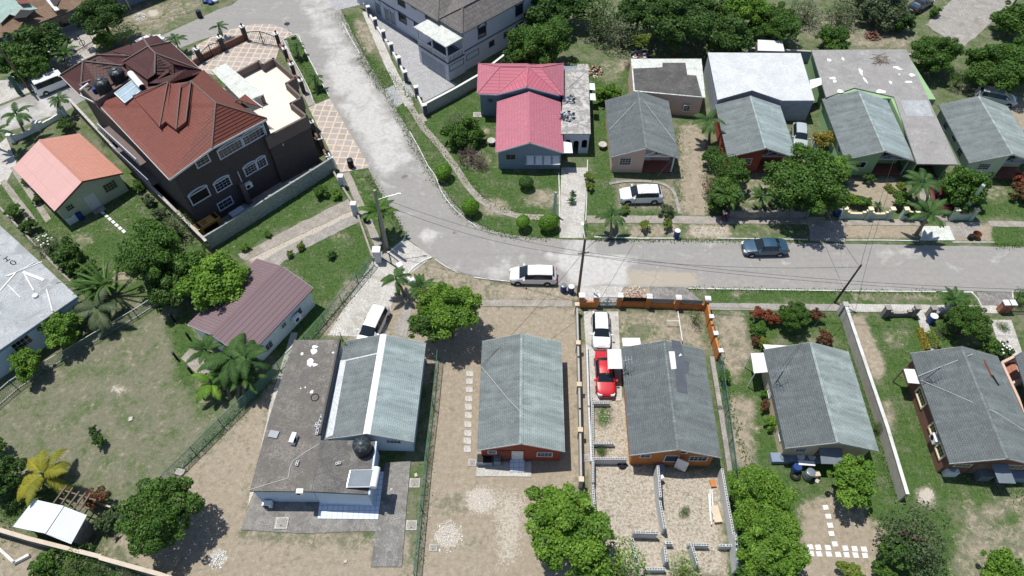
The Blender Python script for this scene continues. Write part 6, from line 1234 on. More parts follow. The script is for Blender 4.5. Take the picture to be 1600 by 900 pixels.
def barrel(label, px, py, h=.95, r=.3, mat='blue_barrel', lid=None, z=0, tilt=0, group='plastic barrels'):
    e = empty('barrel', G(px, py, z), 0, label, 'barrel', group); m = MB(); m.lathe((0, 0, 0), [(r*.93, 0), (r, .06), (r, h*.3), (r*1.03, h*.32), (r*1.03, h*.35), (r, h*.37), (r, h*.65), (r*1.03, h*.67), (r*1.03, h*.7), (r, h*.72), (r*.97, h*.96), (r*.93, h)], 20); m.build('drum', M[mat], e)
    if lid: m = MB(); m.lathe((0, 0, h), [(r*1.0, -.02), (r*1.0, .03), (r*.9, .05)], 20); m.build('lid', M[lid], e)
    if tilt: e.rotation_euler = (tilt, 0, .5)
    return e
barrel('dark blue open barrel left of the pair behind the white people carrier', 880, 455, lid='panel_grey'); barrel('blue barrel with pale lid right of the pair behind the white people carrier', 892, 457, lid='white')
barrel('blue barrel with a white lid on the verge right of two yellow bushes', 1056, 371, lid='white', h=1.05); barrel('blue barrel with white lid at the gap by the big leafy tree', 1308, 335, lid='white', r=.5, h=1.15)
barrel('blue barrel near the mint wall under the right garden tree', 1491, 335, h=.95, r=.38); barrel('blue barrel with white lid beside the grey curved gate wall', 1452, 503, lid='white', h=1.0, r=.36); barrel('dark blue bin on the walk beside the bend palm', 573, 346, mat='bin_dark', h=1.0, r=.33)
barrel('black bin standing on the lattice paving by the road', 549, 261, mat='black', h=1.1, r=.34, lid='bin_dark', group='dark wheeled bins'); barrel('black bin on the far side of the upper road', 313, 27, mat='bin_dark', h=1.0, r=.36, group='dark wheeled bins')
barrel('blue barrel in the shade behind the salmon cottage', 128, 342, h=.9); barrel('open barrel with dark mouth beside the orange house rubble', 1030, 735, h=.5, r=.42, mat='grey_blue_wall'); barrel('grey steel drum on a pale slab behind the cream house', 1260, 746, mat='panel_grey', lid='panel_grey', h=1.1, r=.36)
barrel('dark barrel in the shade behind the cream house', 1242, 735, mat='blue_barrel', h=.8, r=.35); barrel('black bin bag drum on the verge near the leaning palm', 1515, 373, mat='black', h=.5, r=.28, group='dark wheeled bins')
def tyre(label, px, py, z=0, r=.42): 
    m = MB(); P = [(r+.13*math.cos(t), .13+.13*math.sin(t)) for t in [k*math.pi/4 for k in range(8)]]; vs = []; fs = []; n = 24
    for (a, b) in P:
        for k in range(n): an = 2*math.pi*k/n; vs.append((a*math.cos(an), a*math.sin(an), b))
    for i in range(8):
        for k in range(n): fs.append((i*n+k, ((i+1) % 8)*n+k, ((i+1) % 8)*n+(k+1) % n, i*n+(k+1) % n))
    m.add(vs, fs, 0, True); o = m.build('old_tyre', M['tyre'], None, G(px, py, z)); return tag(o, label, 'tyre')
tyre('old tyre lying on the grass behind the cream house', 1242, 744, r=.32); tyre('old tyre beside the cross block wall below the rubble corner', 972, 727, r=.25); 
def manhole(label, px, py, s=.5, z=.08, mat='concrete_pale', rz=0): 
    m = MB(); m.box(-s, -s*.9, 0, s, s*.9, z); e = m.build('manhole_cover', M[mat], None, G(px, py, 0), rz); tag(e, label, 'manhole cover', 'manhole covers'); m = MB(); m.box(-s*.75, -s*.68, z, s*.75, s*.68, z+.03); m.build('cover_plate', M['concrete'], e); m = MB(); m.box(-.06, -s*.5, z+.03, .06, -s*.4, z+.05); m.build('lifting_handle', M['black'], e)
manhole('raised square concrete cover on the slab left of the blue tiles', 441, 818, .5, .16); manhole('square concrete cover beside the green fence, upper one', 648, 755, .42); manhole('square concrete cover beside the green fence, lower one', 643, 821, .42); manhole('pale square cover left of the red house patio', 738, 723, .32); manhole('small square slab at the bottom of the dirt yard', 677, 856, .3); manhole('white square slab in the narrow strip by the block walls', 915, 716, .35); manhole('pale slab on the lawn behind the pink house wall', 746, 180, .5, .1); 
def stone(label, px, py, w_, d_, rz=0, mat='white_paint_worn', h=.05, name='stepping_stone', cat='stepping stone', group=None, seed=0):
    rr = random.Random(seed+px); P = [(sx*w_/2*(1+rr.uniform(-.12, .08)), sy*d_/2*(1+rr.uniform(-.12, .08))) for sx, sy in ((-1,-1),(1,-1),(1,1),(-1,1))]; m = MB(); m.prism(P, -.01, h); o = m.build(name, M[mat], None, G(px, py), rz+rr.uniform(-.05, .05)); return tag(o, label, cat, group)
g_ = 'stepping stones left of the red house'
ORD = ('topmost','second','third','fourth','fifth','sixth','seventh','eighth','ninth','lowest')
for i, y in enumerate((584,596,609,623,636,649,663,677,689,702)): stone('%s square stepping stone counted down the row left of the red house' % ORD[i], 734-i*.45, y, .62, .56, 0, 'concrete_pale', group=g_)
g_ = 'stepping stones behind the salmon cottage'
for i in range(7): stone('%s white stepping stone counted from the salmon cottage door' % ('nearest','second','third','fourth','fifth','sixth','farthest')[i], 161+i*5.4, 333+i*4.8, .5, .3, R(-42), 'white_paint_worn', group=g_)
g_ = 'white paving blocks at the bottom right'
for i, (x, y) in enumerate(((1290,793),(1294,807),(1297,821),(1299,834),(1304,850))): stone('%s white block of the column leading down to the double row' % ('topmost','second','middle','fourth','lowest')[i], x, y, .42, .38, 0, 'white_paint_worn', group='white blocks in a column on the bottom right dirt')
for ix, x in enumerate((1266,1278,1293,1307,1320,1334,1348)):
    for k in (0, 1): 
        if (x, k) != (1307, 0): stone('%s white block from the left in the %s line of the double row' % (('first','second','third','fourth','fifth','sixth','seventh')[ix], ('upper','lower')[k]), x+k*1.5+(x-1266)*.02, 855+k*10+(x-1266)*.04, .42, .4, 0, 'white_paint_worn', group='white blocks in the double row on the bottom right dirt')
for i, (x, y, s) in enumerate(((540,878,.12),(524,733,.1),(650,743,.15),(612,765,.1),(1276,752,.18),(205,655,.2),(282,738,.35),(860,862,.15))): stone('pale loose stone lying on the %s' % ('concrete walk by the green fence','dirt below the blue house','strip between the square covers','dirt right of the walk','lawn behind the cream house','dry yard beside the lone shrub','grass behind the wire fence','bare earth beside the largest bright tree')[i], x, y, s*2, s*1.6, i, 'lime', .12, 'loose_stone', 'stone', 'loose stones on the yards', i)
# blue house roof clutter
def on_roof(px, py, z=2.86): return G(px, py, z)
water_tank(568,703,2.92,.7,1.25,'black water tank on the pale blue house, beside the shingle gable')
solar_heater(545,749,2.92,R(-94),1.35,1.9,R(12),'solar water heater with steel cylinder on the lower flat roof of the blue house', 1)
def ac_unit(label, px, py, z, rz=0, s=(.85,.35,.6)):
    e = empty('air_conditioner', G(px, py, z), rz, label, 'air conditioner', 'air conditioning units'); m = MB(); m.box(-s[0]/2, -s[1]/2, 0, s[0]/2, s[1]/2, s[2]); m.build('casing', M['white_plastic'], e); m = MB(); m.tube([(-.1, -s[1]/2-.005, s[2]/2), (-.1, -s[1]/2-.015, s[2]/2)], s[2]*.38, 16); m.build('fan_grille', M['black'], e)
ac_unit('white air conditioner standing on the dark flat roof', 460, 688, 2.86, R(80)); ac_unit('small air conditioner on the front edge of the dark flat roof', 470, 770, 2.86, 0, (.5,.35,.4)); ac_unit('white air conditioner on the slab in front of the blue house', 420, 790, .1, 0, (.7,.4,.6)); ac_unit('white air conditioner hung on the maroon cottage side wall', 465, 500, 1.1, H11.ang+R(90)); ac_unit('white air conditioner on the left wall of the brown house', 1459, 688, 1.2, H16.ang-R(90), (.8,.5,.6)); ac_unit('white air conditioner under the orange house gable', 1069, 706, 2.7, 0, (.45,.3,.6))
def block_heap(label, pts, z, group=None, mat='blockwork', s=(.4,.2,.2)):
    for i, (x, y, r_) in enumerate(pts):
        m = MB(); m.box(-s[0]/2, -s[1]/2, 0, s[0]/2, s[1]/2, s[2]); 
        e = m.build('concrete_block', M[mat], None, G(x, y, z), r_); tag(e, label, 'block', group); m = MB()
        for k in (-.1, .1): m.box(k-.06, -.05, s[2], k+.06, .05, s[2]+.004)
        m.build('block_hole', M['black'], e)
for q_, lb in (((503,653,1.4),'uppermost'),((501,659,1.4),'second from the top'),((500,665,1.4),'third from the top'),((497,671,1.4),'fourth from the top'),((496,677,1.45),'lowest'),((495,665,1.4),'inner')): block_heap('grey hollow block by the dark flat roof parapet, %s' % lb, [q_], 2.86, 'hollow blocks on the dark flat roof')
block_heap('grey block lying on the dark flat roof near the cable', [(465,725,1.5)], 2.86)
block_heap('grey block by the solar heater feet', [(529,725,.2)], 2.9)
loose_box('roof_hatch', 428, 679, 2.86, R(78), (.6,.75,.12), 'panel_grey', 'small dark hatch lying on the dark flat roof', 'hatch')
m = MB(); m.tube([(.32*math.cos(k*math.pi/8), .32*math.sin(k*math.pi/8), .03) for k in range(17)], .035, 6, cap=False); o = m.build('wire_coil', M['wire'], None, G(492,621,2.86)); tag(o, 'dark ring of wire lying on the dark flat roof', 'coil')
rope('pale rope snaking over the dark flat roof', [G(x, y, 2.88) for x, y in ((388,766),(420,756),(450,747),(453,730),(458,720),(478,706),(505,690))], 'ropes on the dark flat roof'); 
# timber on the HO roof
def plank(label, p, q, z, t=.12, th=.05, mat='white_paint_worn', group='timber scraps on the flat roof'):
    a = G(*p, z); b = G(*q, z); m = MB(); m.bar(a+Vector((0, 0, th/2)), b+Vector((0, 0, th/2)), t, 0, th); o = rebase(m.build('plank', M[mat])); return tag(o, label, 'plank', group)
for i, (p, q, t, lb) in enumerate((((9,432),(66,409),.1,'long thin plank reaching the roof edge'),((0,455),(25,426),.14,'plank running to the left photo edge'),((36,425),(69,438),.28,'wide white board beside the letters'),((38,428),(53,454),.12,'plank pointing down the roof'),((12,445),(32,465),.08,'short thin lath near the left edge'),((73,452),(82,486),.12,'lone plank near the right corner'),((13,432),(55,410),.08,'thin lath beside the long plank'))): plank(lb, p, q, 3.01+.004*i, t)
m = MB(); m.lathe((0, 0, 0), [(.25, 0), (.25, .18)], 12); o = m.build('roof_vent', M['white'], None, G(56,463,3.01)); tag(o, 'white vent cap on the flat roof among the laths', 'vent')
# generator
e = empty('generator', G(330,361,0), MN.ang, 'yellow generator set in the corner behind the mansion wall', 'generator'); m = MB(); m.box(-1.3,-.5,.1,1.3,.55,1.5); m.build('canopy', M['yellow_machine'], e); m = MB(); m.box(-.75,-.505,.3,.85,-.47,1.2); m.build('louvre_door', M['black'], e); m = MB(); m.box(-1.2,-.4,1.502,-.75,.45,1.56); m.box(.8,-.4,1.502,1.2,.45,1.56); m.build('exhaust_grille', M['black'], e); m = MB()
for k in range(5): m.box(-.55+k*.12, -.35, 1.502, -.5+k*.12, .35, 1.53)
m.build('roof_vent', M['rusty'], e)
m = MB(); m.box(-1,-.45,0,1,.45,.6); e = m.build('fuel_tank', M['panel_grey'], None, G(375,335,0), MN.ang); tag(e, 'flat grey fuel tank beside the generator behind the wall', 'tank'); m = MB(); m.box(-.95,-.4,.601,.6,.4,.63); m.build('tank_lid', M['lavender_wall'], e)
# shed and pergola bottom left
z = 2.2; fr = Loose(G(20,823,z).xy, math.atan2((G(111,850,z)-G(20,823,z)).y, (G(111,850,z)-G(20,823,z)).x), 'shed', 'shed with pale corrugated sheet roof in the bottom left corner', 'shed')
c = [fr.P(x, y, zz) for x, y, zz in ((20,823,2.2),(111,850,2.2),(136,805,2.2),(53,780,2.2))]; r0 = fr.P(68,833,2.6); r1 = fr.P(97,790,2.6)
m = MB(); m.poly([c[0], r0, r1, c[3]], .05); m.poly([r0, c[1], c[2], r1], .05); o = m.build('corrugated_roof', M['corrugated_pale'], fr.e); m = MB(); m.bar(r0+Vector((0, 0, .03)), r1+Vector((0, 0, .03)), .35, 0, .03); m.build('ridge_cap', M['white'], o)
m = MB(); m.box(c[0].x+.3, .3, -.05, c[1].x-.3, c[3].y-.3, 2.15); m.build('wall', M['concrete_dark'], fr.e)
e = empty('pergola', G(110,800,0), fr.ang, 'bare wooden pergola frame of crossed poles behind the shed', 'pergola'); loc = lambda x, y, z: (Matrix.Rotation(-fr.ang, 4, 'Z') @ (G(x, y, z)-G(110,800,0))); k_ = 0
for i, (p, q) in enumerate((((84,786),(104,759)),((96,788),(114,762)),((106,792),(124,768)),((115,795),(134,770)),((124,798),(142,770)))): m = MB(); m.bar(loc(*p, 2.2), loc(*q, 2.2), .1); m.build('rafter', M['wood'], e)
for (p, q) in (((93,764),(150,782)),((92,778),(140,795))): m = MB(); m.bar(loc(*p, 2.08), loc(*q, 2.08), .1); m.build('beam', M['wood'], e)
for p in ((94,764),(148,781),(139,795),(93,778)): m = MB(); q = loc(*p, 2.05); m.bar((q.x, q.y, 0), q, .1); m.build('post', M['wood'], e)
for i, (p, q, z_) in enumerate((((157,787),(178,794),.6),((135,848),(145,854),.1),((176,845),(204,815),.3),((190,838),(208,818),.5),((146,852),(152,842),.1))): plank('weathered plank near the shed, %s' % ('leaning past the pergola','short one below its corner','long one by the round tree','dark one under the round tree','shortest by its wall')[i], p, q, z_, .12, .06, 'timber_pale' if i < 2 else 'wood', 'planks around the shed')
# poles by maroon cottage
for x, y, lb in ((273,502,'upper left'),(277,561,'lower left'),(300,583,'lower')): e = empty('black_post', G(x, y), 0, 'short black post near the maroon cottage, the %s one' % lb, 'post', 'short black posts by the maroon cottage'); m = MB(); m.tube([(0, 0, 0), (0, 0, 1.1)], .11, 10); m.build('post_shaft', M['black'], e); m = MB(); m.lathe((0, 0, 1.1), [(.12, 0), (.12, .04)], 10); m.build('post_cap', M['iron'], e)
e = empty('black_post', G(297,530), 0, 'short black post near the maroon cottage, closest to its wall', 'post', 'short black posts by the maroon cottage'); m = MB(); m.tube([(0, 0, 0), (0, 0, 1.1)], .11, 10); m.build('post_shaft', M['black'], e)
# canopy beside red car, scaffold, planks
e = empty('carport_canopy', G(960,575), 0, 'white ribbed canopy over the red car beside the orange house', 'canopy'); P = [G(x, y, 2.3)-e.location for x, y in ((949,546),(972,545),(973,576),(950,576))]; m = MB(); m.poly(P, .06); m.build('canopy_sheet', M['corrugated_white'], e); m = MB()
for p in P: m.bar((p.x, p.y, 0), (p.x, p.y, 2.24), .06) if p is not P[2] and p is not P[1] else None
m.build('canopy_post', M['white'], e)
plank('white pipe standing across the front lawn of the orange house', (1059,487), (1066,533), .7, .07, .07, 'white', 'white pipes in the front lawn of the orange house'); plank('short white pipe joining the long one on the lawn', (1042,502), (1061,502), .7, .06, .06, 'white', 'white pipes in the front lawn of the orange house')
plank('white slab against the back of the orange house porch', (972,537), (1000,537), .1, .9, .3, 'white', None)
for i, (p, q) in enumerate((((1109,765),(1111,820)),((1112,766),(1115,812)),((1107,772),(1110,815)))): plank('white pipe in the bundle by the right block wall, the %s one' % ('middle','right','left')[i], p, q, .25+.02*i, .08, .08, 'white', 'white pipes along the right block wall')
loose_box('board', 1119, 803, .3, .1, (.6,1.3,.05), 'cream_wall', 'pale board leaning inside the right block wall', 'board'); loose_box('board', 1114, 755, .2, .1, (.45,.6,.05), 'orange_wall', 'rusty orange board near the top of the right block wall', 'board'); loose_box('crate', 1033, 747, .6, .4, (.35,.3,.25), 'white', 'small white box on a stool near the middle block wall', 'box'); loose_box('crate', 1275, 743, .15, .1, (.45,.35,.35), 'timber_pale', 'pinkish box beside the grey steel drum', 'box'); loose_box('table', 1260, 724, .75, R(-4), (1.3,.4,.08), 'white_wall', 'narrow white table top behind the cream house', 'table')
m = MB(); m.box(-2.2,-.4,0,2.2,.4,.5); e = m.build('outdoor_sink', M['grey_blue_wall'], None, G(1244,718), 0); tag(e, 'grey wash stand with basins along the back of the cream house', 'sink')
for x in (-1.2, .2, 1.1): b = MB(); b.lathe((x, 0, .5), [(.28, 0), (.3, .12), (.24, .12), (.2, .04)], 16); b.build('basin', M['panel_grey'] if x < 0 else M['white_plastic'], e)
m = MB(); m.box(-1.1,-.4,0,.2,.4,.75); e = m.build('outdoor_cupboard', M['panel_grey'], None, G(766,722), 0); tag(e, 'dark cabinet and washer against the back wall of the red house', 'cabinet'); b = MB(); b.box(-1.05,-.35,.751,.15,.35,.8); b.build('cabinet_top', M['black'], e); b = MB(); b.box(.3,-.35,0,.85,.35,.85); b.build('washing_machine', M['panel_grey'], e)
m = MB(); m.box(-.5,-.35,0,.5,.35,.8); e = m.build('washing_machine', M['white_plastic'], None, G(114,346), H2.ang); tag(e, 'white washing machine behind the salmon cottage', 'washing machine'); b = MB(); b.lathe((0, 0, .8), [(.28, 0), (.28, .02)], 14); b.build('lid', M['grey_trim'], e)
m = MB(); m.box(-.5,-.4,0,.5,.4,.8); e = m.build('washing_machine', M['white_plastic'], None, G(1480,738), 0); tag(e, 'white washing machine at the corner of the brown house', 'washing machine'); b = MB(); b.lathe((0, 0, .8), [(.3, 0), (.3, .02)], 14); b.build('lid', M['grey_trim'], e)
m = MB(); m.box(-1.7,-.5,0,1.7,.5,.9); e = m.build('storage_cage', M['grey_blue_wall'], None, G(1583,745), 0); tag(e, 'dark storage boxes in the shade behind the brown house', 'box'); b = MB(); b.box(-3.2,-.4,0,-2.2,.4,1.0); b.build('side_box', M['panel_grey'], e)
# tables, plant bases
for x, y, lb in ((941,231,'round pale stone table on the strip beside the peach house'),(768,225,'round pale stone table left of the pink house')): e = empty('stone_table', G(x, y), 0, lb, 'table', 'round stone tables'); m = MB(); m.lathe((0, 0, .5), [(.48, 0), (.5, .05), (.48, .08)], 20); m.build('table_top', M['concrete_pale'], e); m = MB(); m.lathe((0, 0, 0), [(.2, 0), (.15, .5)], 12); m.build('table_foot', M['concrete'], e)
e = empty('rubbish_bin_stand', G(1523,371), 0, 'round dark rubbish basket on the verge at the right', 'basket'); m = MB(); m.lathe((0, 0, 0), [(.3, 0), (.45, .6), (.4, .6), (.28, .05)], 14); m.build('basket', M['rusty'], e)
e = empty('gate_pillars', G(1564,480), 0, 'pair of white capped brick pillars at the right driveway', 'pillar')
for x in (1561, 1570): p = G(x, 486)-e.location; m = MB(); m.box(p.x-.25, p.y-.25, 0, p.x+.25, p.y+.25, 1.3); q_ = m.build('pillar', M['brick'], e); m = MB(); m.box(p.x-.32, p.y-.32, 1.3, p.x+.32, p.y+.32, 1.4); m.build('pillar_cap', M['white'], q_)
bar_gate('thin dark sliding gate across the right driveway', (1574,487), (1640,489), 1.2, ring=False, arch=.2, nb=20)
e = empty('road_sign', G(453,57), 0, 'round dark sign on a thin post at the tip of the grass island', 'road sign'); q_ = G(449,39,1.75)-e.location; q_.z = 1.9; m = MB(); m.tube([(0, 0, 0), (q_.x, q_.y, 1.9)], .03, 8); m.build('sign_post', M['steel'], e); m = MB(); m.lathe((q_.x, q_.y, 1.88), [(.36, 0), (.38, .03), (.36, .06)], 20); m.build('sign_disc', M['bin_dark'], e)
for k, (x, y, m_, lb) in enumerate(((322,4,'blue_barrel','dark blue bag'),(330,6,'blue_barrel','bright blue bag'),(337,3,'white','white bag'))):
    m = MB(); m.lathe((0, 0, 0), [(.3, 0), (.45, .12), (.42, .35), (.2, .5), (.05, .55)], 12); o = m.build('rubbish_bag', M[m_], None, G(x, y)); tag(o, lb+' on the far verge at the top edge beside the black bin', 'bag', 'rubbish bags at the top edge')
for k, (x, y, w_, lb) in enumerate(((890,156,.8,'upper'),(886,182,.9,'lower'))):
    o = heap('%s scrap of black torn sheeting on the mottled carport roof' % lb, x, y, w_, 60, ['black','grey_trim'], 40+k, 'torn_sheeting', 'sheeting', .03, .13); o.location = G(x, y, 2.93)
# people by the shaded wall
def person(label, px, py, rz, top, legs, head='black'):
    e = empty('person', G(px, py), rz, label, 'person', 'people at the shaded wall')
    def skin_mesh(name, verts, edges, mat, parent):
        me = bpy.data.meshes.new(name); me.from_pydata([v[:3] for v in verts], edges, []); o = bpy.data.objects.new(name, me); COL.objects.link(o); o.parent = parent
        o.modifiers.new('skin', 'SKIN'); 
        for i, v in enumerate(verts): r_ = v[3]; me.skin_vertices[0].data[i].radius = (r_, r_*(.8 if i < 4 else 1))
        me.skin_vertices[0].data[0].use_root = True; sb = o.modifiers.new('sub', 'SUBSURF'); sb.levels = sb.render_levels = 1; me.materials.append(M[mat]); return o
    V = [(0,0,.95,.15),(0,0,1.15,.14),(0,0,1.38,.16),(0,0,1.5,.065),(0,.01,1.62,.1),(0,.01,1.72,.09),(.2,0,1.4,.06),(.27,.03,1.14,.045),(.24,.2,.95,.035),(-.2,0,1.4,.06),(-.27,.02,1.14,.045),(-.25,.12,.9,.035),(.1,0,.85,.1),(.11,.03,.5,.07),(.12,-.02,.08,.045),(.12,.13,.04,.04),(-.1,0,.85,.1),(-.12,.02,.5,.07),(-.12,-.05,.08,.045),(-.12,.1,.04,.04),(.24,.28,.93,.03),(-.25,.2,.86,.03)]
    E_ = [(0,1),(1,2),(2,3),(3,4),(4,5),(2,6),(6,7),(7,8),(2,9),(9,10),(10,11),(0,12),(12,13),(13,14),(14,15),(0,16),(16,17),(17,18),(18,19),(8,20),(11,21)]
    b = skin_mesh('body', V, E_, 'skin', e)
    skin_mesh('shirt', [(0,0,.95,.175),(0,0,1.15,.165),(0,0,1.4,.185),(.22,0,1.39,.085),(.27,.02,1.2,.07),(-.22,0,1.39,.085),(-.27,.01,1.2,.07)], [(0,1),(1,2),(2,3),(3,4),(2,5),(5,6)], top, e)
    skin_mesh('trousers', [(0,0,.95,.17),(.1,0,.82,.125),(.11,.03,.5,.095),(.12,-.01,.14,.07),(-.1,0,.82,.125),(-.12,.02,.5,.095),(-.12,-.04,.14,.07)], [(0,1),(1,2),(2,3),(0,4),(4,5),(5,6)], legs, e)
    h_ = MB(); h_.lathe((0, -.01, 1.66), [(.115, 0), (.118, .06), (.09, .13), (.03, .165)], 14); h_.build('hair', M[head], e)
    f = MB()
    for s in (-.035, .035): f.box(s-.012, .095, 1.665, s+.012, .108, 1.68)
    f.box(-.012, .1, 1.62, .012, .125, 1.655); f.box(-.028, .098, 1.585, .028, .106, 1.595); f.build('face', M['wire'], e)
    return e
person('person in pale top and plum trousers standing at the corner of the shaded wall', 1128, 345, R(-60), 'cloth_pale', 'cloth_plum'); person('person in dark blue clothes standing beside the one in the pale top', 1134, 346, R(80), 'cloth_dark', 'cloth_dark')
# heap of rubble by the orange wall, and sticks
heap('heap of broken white and pink stones outside the orange wall', 994, 459, 1.0, 380, ['lime','brick','timber_pale'], 1, h=.25, s=.06); heap('scatter of timber and brick scraps behind the carport roof', 927, 112, 1.3, 120, ['brick','timber_pale','black'], 2); heap('white limestone chippings heap in the dirt yard', 700, 838, 1.25, 420, ['lime','timber_pale','white_wall'], 3, h=.1, s=.035); heap('limestone chippings spread on the upper dirt yard', 752, 782, 1.3, 300, ['lime','timber_pale','white_wall'], 4, h=.06, s=.03)
heap('pile of white stones by the bottom wall', 340, 874, .75, 320, ['white_wall','lime'], 5, h=.12, s=.035); heap('dark brush pile on the bare earth above the green house', 1363, 57, 1.1, 200, ['wood','red_brown'], 6, h=.9, s=.14); heap('stones on the sandy corner by the upper road', 218, 26, .9, 160, ['lime','white_wall'], 8, h=.25, s=.07); heap('pile of scrap by the small shed', 1002, 88, 1.3, 120, ['grey_trim','black','brick','white_wall'], 9, h=.5, s=.2)
for sd, (cx, cy, r_, n_) in enumerate(((975,780,3.0,420),(1075,790,2.6,360),(955,650,1.2,100),(1110,870,1.6,130),(1003,865,1.0,60),(1000,815,1.6,150))):
    heap('chips of pale stone covering the unfinished rooms, part %s of the spread' % ('left','right','upper','lower right','lower left','middle')[sd], cx, cy, r_, n_, ['lime','timber_pale','concrete'], 20+sd, 'stone_chips', 'stone chips', .02, .045)
# ================= VEGETATION =================
def leaf_mat(name, c1, c2, trans=.32):
    t = NT(name); at = t.n('Attribute', _attribute_name='tint'); sp = t.n('SeparateColor', Color=at.outputs[0])
    c = t.mix(sp.outputs[0], c1, c2); c = t.mix(t.math('MULTIPLY', sp.outputs[1], .5), c, mul(c1, .45))
    b = t.b; t.set(b.inputs['Base Color'], c); b.inputs['Roughness'].default_value = .55; b.inputs['Specular IOR Level'].default_value = .25
    tr = t.n('BsdfTranslucent'); t.set(tr.inputs[0], c); mx = t.n('MixShader', i0=trans); out = t.t.nodes['Material Output']
    t.t.links.new(b.outputs[0], mx.inputs[1]); t.t.links.new(tr.outputs[0], mx.inputs[2]); t.t.links.new(mx.outputs[0], out.inputs[0]); M[name] = t.mat
leaf_mat('leaf_dark', (.042, .1, .022), (.1, .19, .038)); leaf_mat('leaf_mid', (.05, .125, .022), (.135, .25, .042)); leaf_mat('leaf_bright', (.09, .205, .024), (.23, .39, .05)); leaf_mat('leaf_olive', (.08, .12, .055), (.16, .2, .1))
leaf_mat('leaf_lime', (.12, .2, .03), (.26, .32, .06)); leaf_mat('leaf_red', (.2, .06, .03), (.38, .11, .05)); leaf_mat('leaf_rust', (.09, .07, .035), (.24, .1, .045)); leaf_mat('leaf_topiary', (.09, .22, .018), (.19, .37, .032)); leaf_mat('leaf_grey', (.06, .105, .04), (.15, .21, .09)); leaf_mat('leaf_gold', (.22, .2, .03), (.42, .34, .06)); leaf_mat('leaf_brush', (.12, .09, .07), (.2, .16, .13)); leaf_mat('palm_yellow', (.2, .22, .03), (.42, .38, .04)); leaf_mat('palm_green', (.04, .1, .024), (.1, .19, .045)); leaf_mat('petal_white', (.7, .7, .65), (.8, .8, .75))
def leaf_mesh(name, pos, nrm, size, tint, rng, aspect=.55, slots=None, mats=('leaf_mid',)):
    n = len(pos); t = rng.normal(size=(n, 3)); t -= (t*nrm).sum(1)[:, None]*nrm; t /= np.linalg.norm(t, axis=1)[:, None]+1e-9; b = np.cross(nrm, t)
    s = size[:, None]; bend = nrm*s*.25
    V = np.stack([pos-t*s, pos+b*s*aspect-bend*.2, pos+t*s-bend, pos-b*s*aspect-bend*.2], 1).reshape(-1, 3)
    me = bpy.data.meshes.new(name); me.vertices.add(n*4); me.vertices.foreach_set('co', V.astype(np.float32).ravel()); me.loops.add(n*4); me.loops.foreach_set('vertex_index', np.arange(n*4)); me.polygons.add(n); me.polygons.foreach_set('loop_start', np.arange(0, n*4, 4))
    if slots is not None: me.polygons.foreach_set('material_index', slots)
    me.update(calc_edges=True); a = me.color_attributes.new('tint', 'FLOAT_COLOR', 'POINT'); a.data.foreach_set('color', np.repeat(tint, 4, 0).astype(np.float32).ravel())
    for m in mats: me.materials.append(M[m])
    return me
def crown_mesh(name, seed, lobes=26, leaves=9000, leaf=.055, squash=.8, rough=.34, lr=(.24, .4), flat=0, low=-.55, sparse=0.0):
    rng = np.random.default_rng(seed); C = []; 
    while len(C) < lobes:
        d = rng.normal(size=3); d /= np.linalg.norm(d)
        if d[2] < low: continue
        r = .42+.42*rng.random(); 
        if len(C) < lobes*.2: r *= .5
        C.append((d*r*np.array([1, 1, squash]), (lr[0]+(lr[1]-lr[0])*rng.random())*(1.25-.55*r)))
    for k in range(lobes//3):      # shoots that stick out of the round
        d = rng.normal(size=3); d[2] = abs(d[2])*.8-.2; d /= np.linalg.norm(d); C.append((d*(.78+.22*rng.random())*np.array([1, 1, squash]), .1+.09*rng.random()))
    lobes = len(C)
    cen = np.array([c for c, _ in C]); rad = np.array([r for _, r in C]); w_ = rad**2; li = rng.choice(lobes, leaves*2, p=w_/w_.sum())
    d = rng.normal(size=(leaves*2, 3)); d /= np.linalg.norm(d, axis=1)[:, None]; k = 1-np.abs(rng.normal(size=leaves*2))*rough
    k *= 1+.18*np.sin(d[:, 0]*9+li)*np.sin(d[:, 1]*8+li*2)
    p = cen[li]+d*(rad[li]*np.clip(k, .2, 1.3))[:, None]*np.array([1, 1, .85])
    ins = np.zeros(len(p), bool)      # drop leaves buried in other lobes
    for c, r in zip(cen, rad): ins |= (np.linalg.norm((p-c)/np.array([1, 1, .85]), axis=1) < r*.62)
    if sparse: ins |= rng.random(len(p)) < sparse
    keep = np.where(~ins)[0][:leaves]; p = p[keep]; d = d[keep]; li = li[keep]
    nr = d*.75+rng.normal(size=d.shape)*.6+np.array([0, 0, .3]); nr /= np.linalg.norm(nr, axis=1)[:, None]
    lt = rng.random(lobes); tint = np.ones((len(p), 4)); tint[:, 0] = np.clip(lt[li]*.55+rng.random(len(p))*.5, 0, 1); tint[:, 1] = rng.random(len(p))**2
    return leaf_mesh(name, p, nr, leaf*(.7+.6*rng.random(len(p))), tint, rng), cen
def limb_mesh(name, cen, seed, base_z=-1.3, tr=.075):
    rr = random.Random(seed); mb = MB(); fork = Vector((rr.uniform(-.06, .06), rr.uniform(-.06, .06), -.5)); mb.tube([(0, 0, base_z), (0.02, .01, (base_z-.5)/2), fork], [tr*1.3, tr, tr*.8], 10)
    for c in list(cen)[:11]: e = Vector(c); m_ = fork.lerp(e, .5)+Vector((0, 0, -.04)); mb.tube([fork-Vector((0, 0, .03)), m_, e], [tr*.6, tr*.36, tr*.12], 6)
    o = mb.build(name, M['bark']); me = o.data; bpy.data.objects.remove(o); return me
PROTO = {}
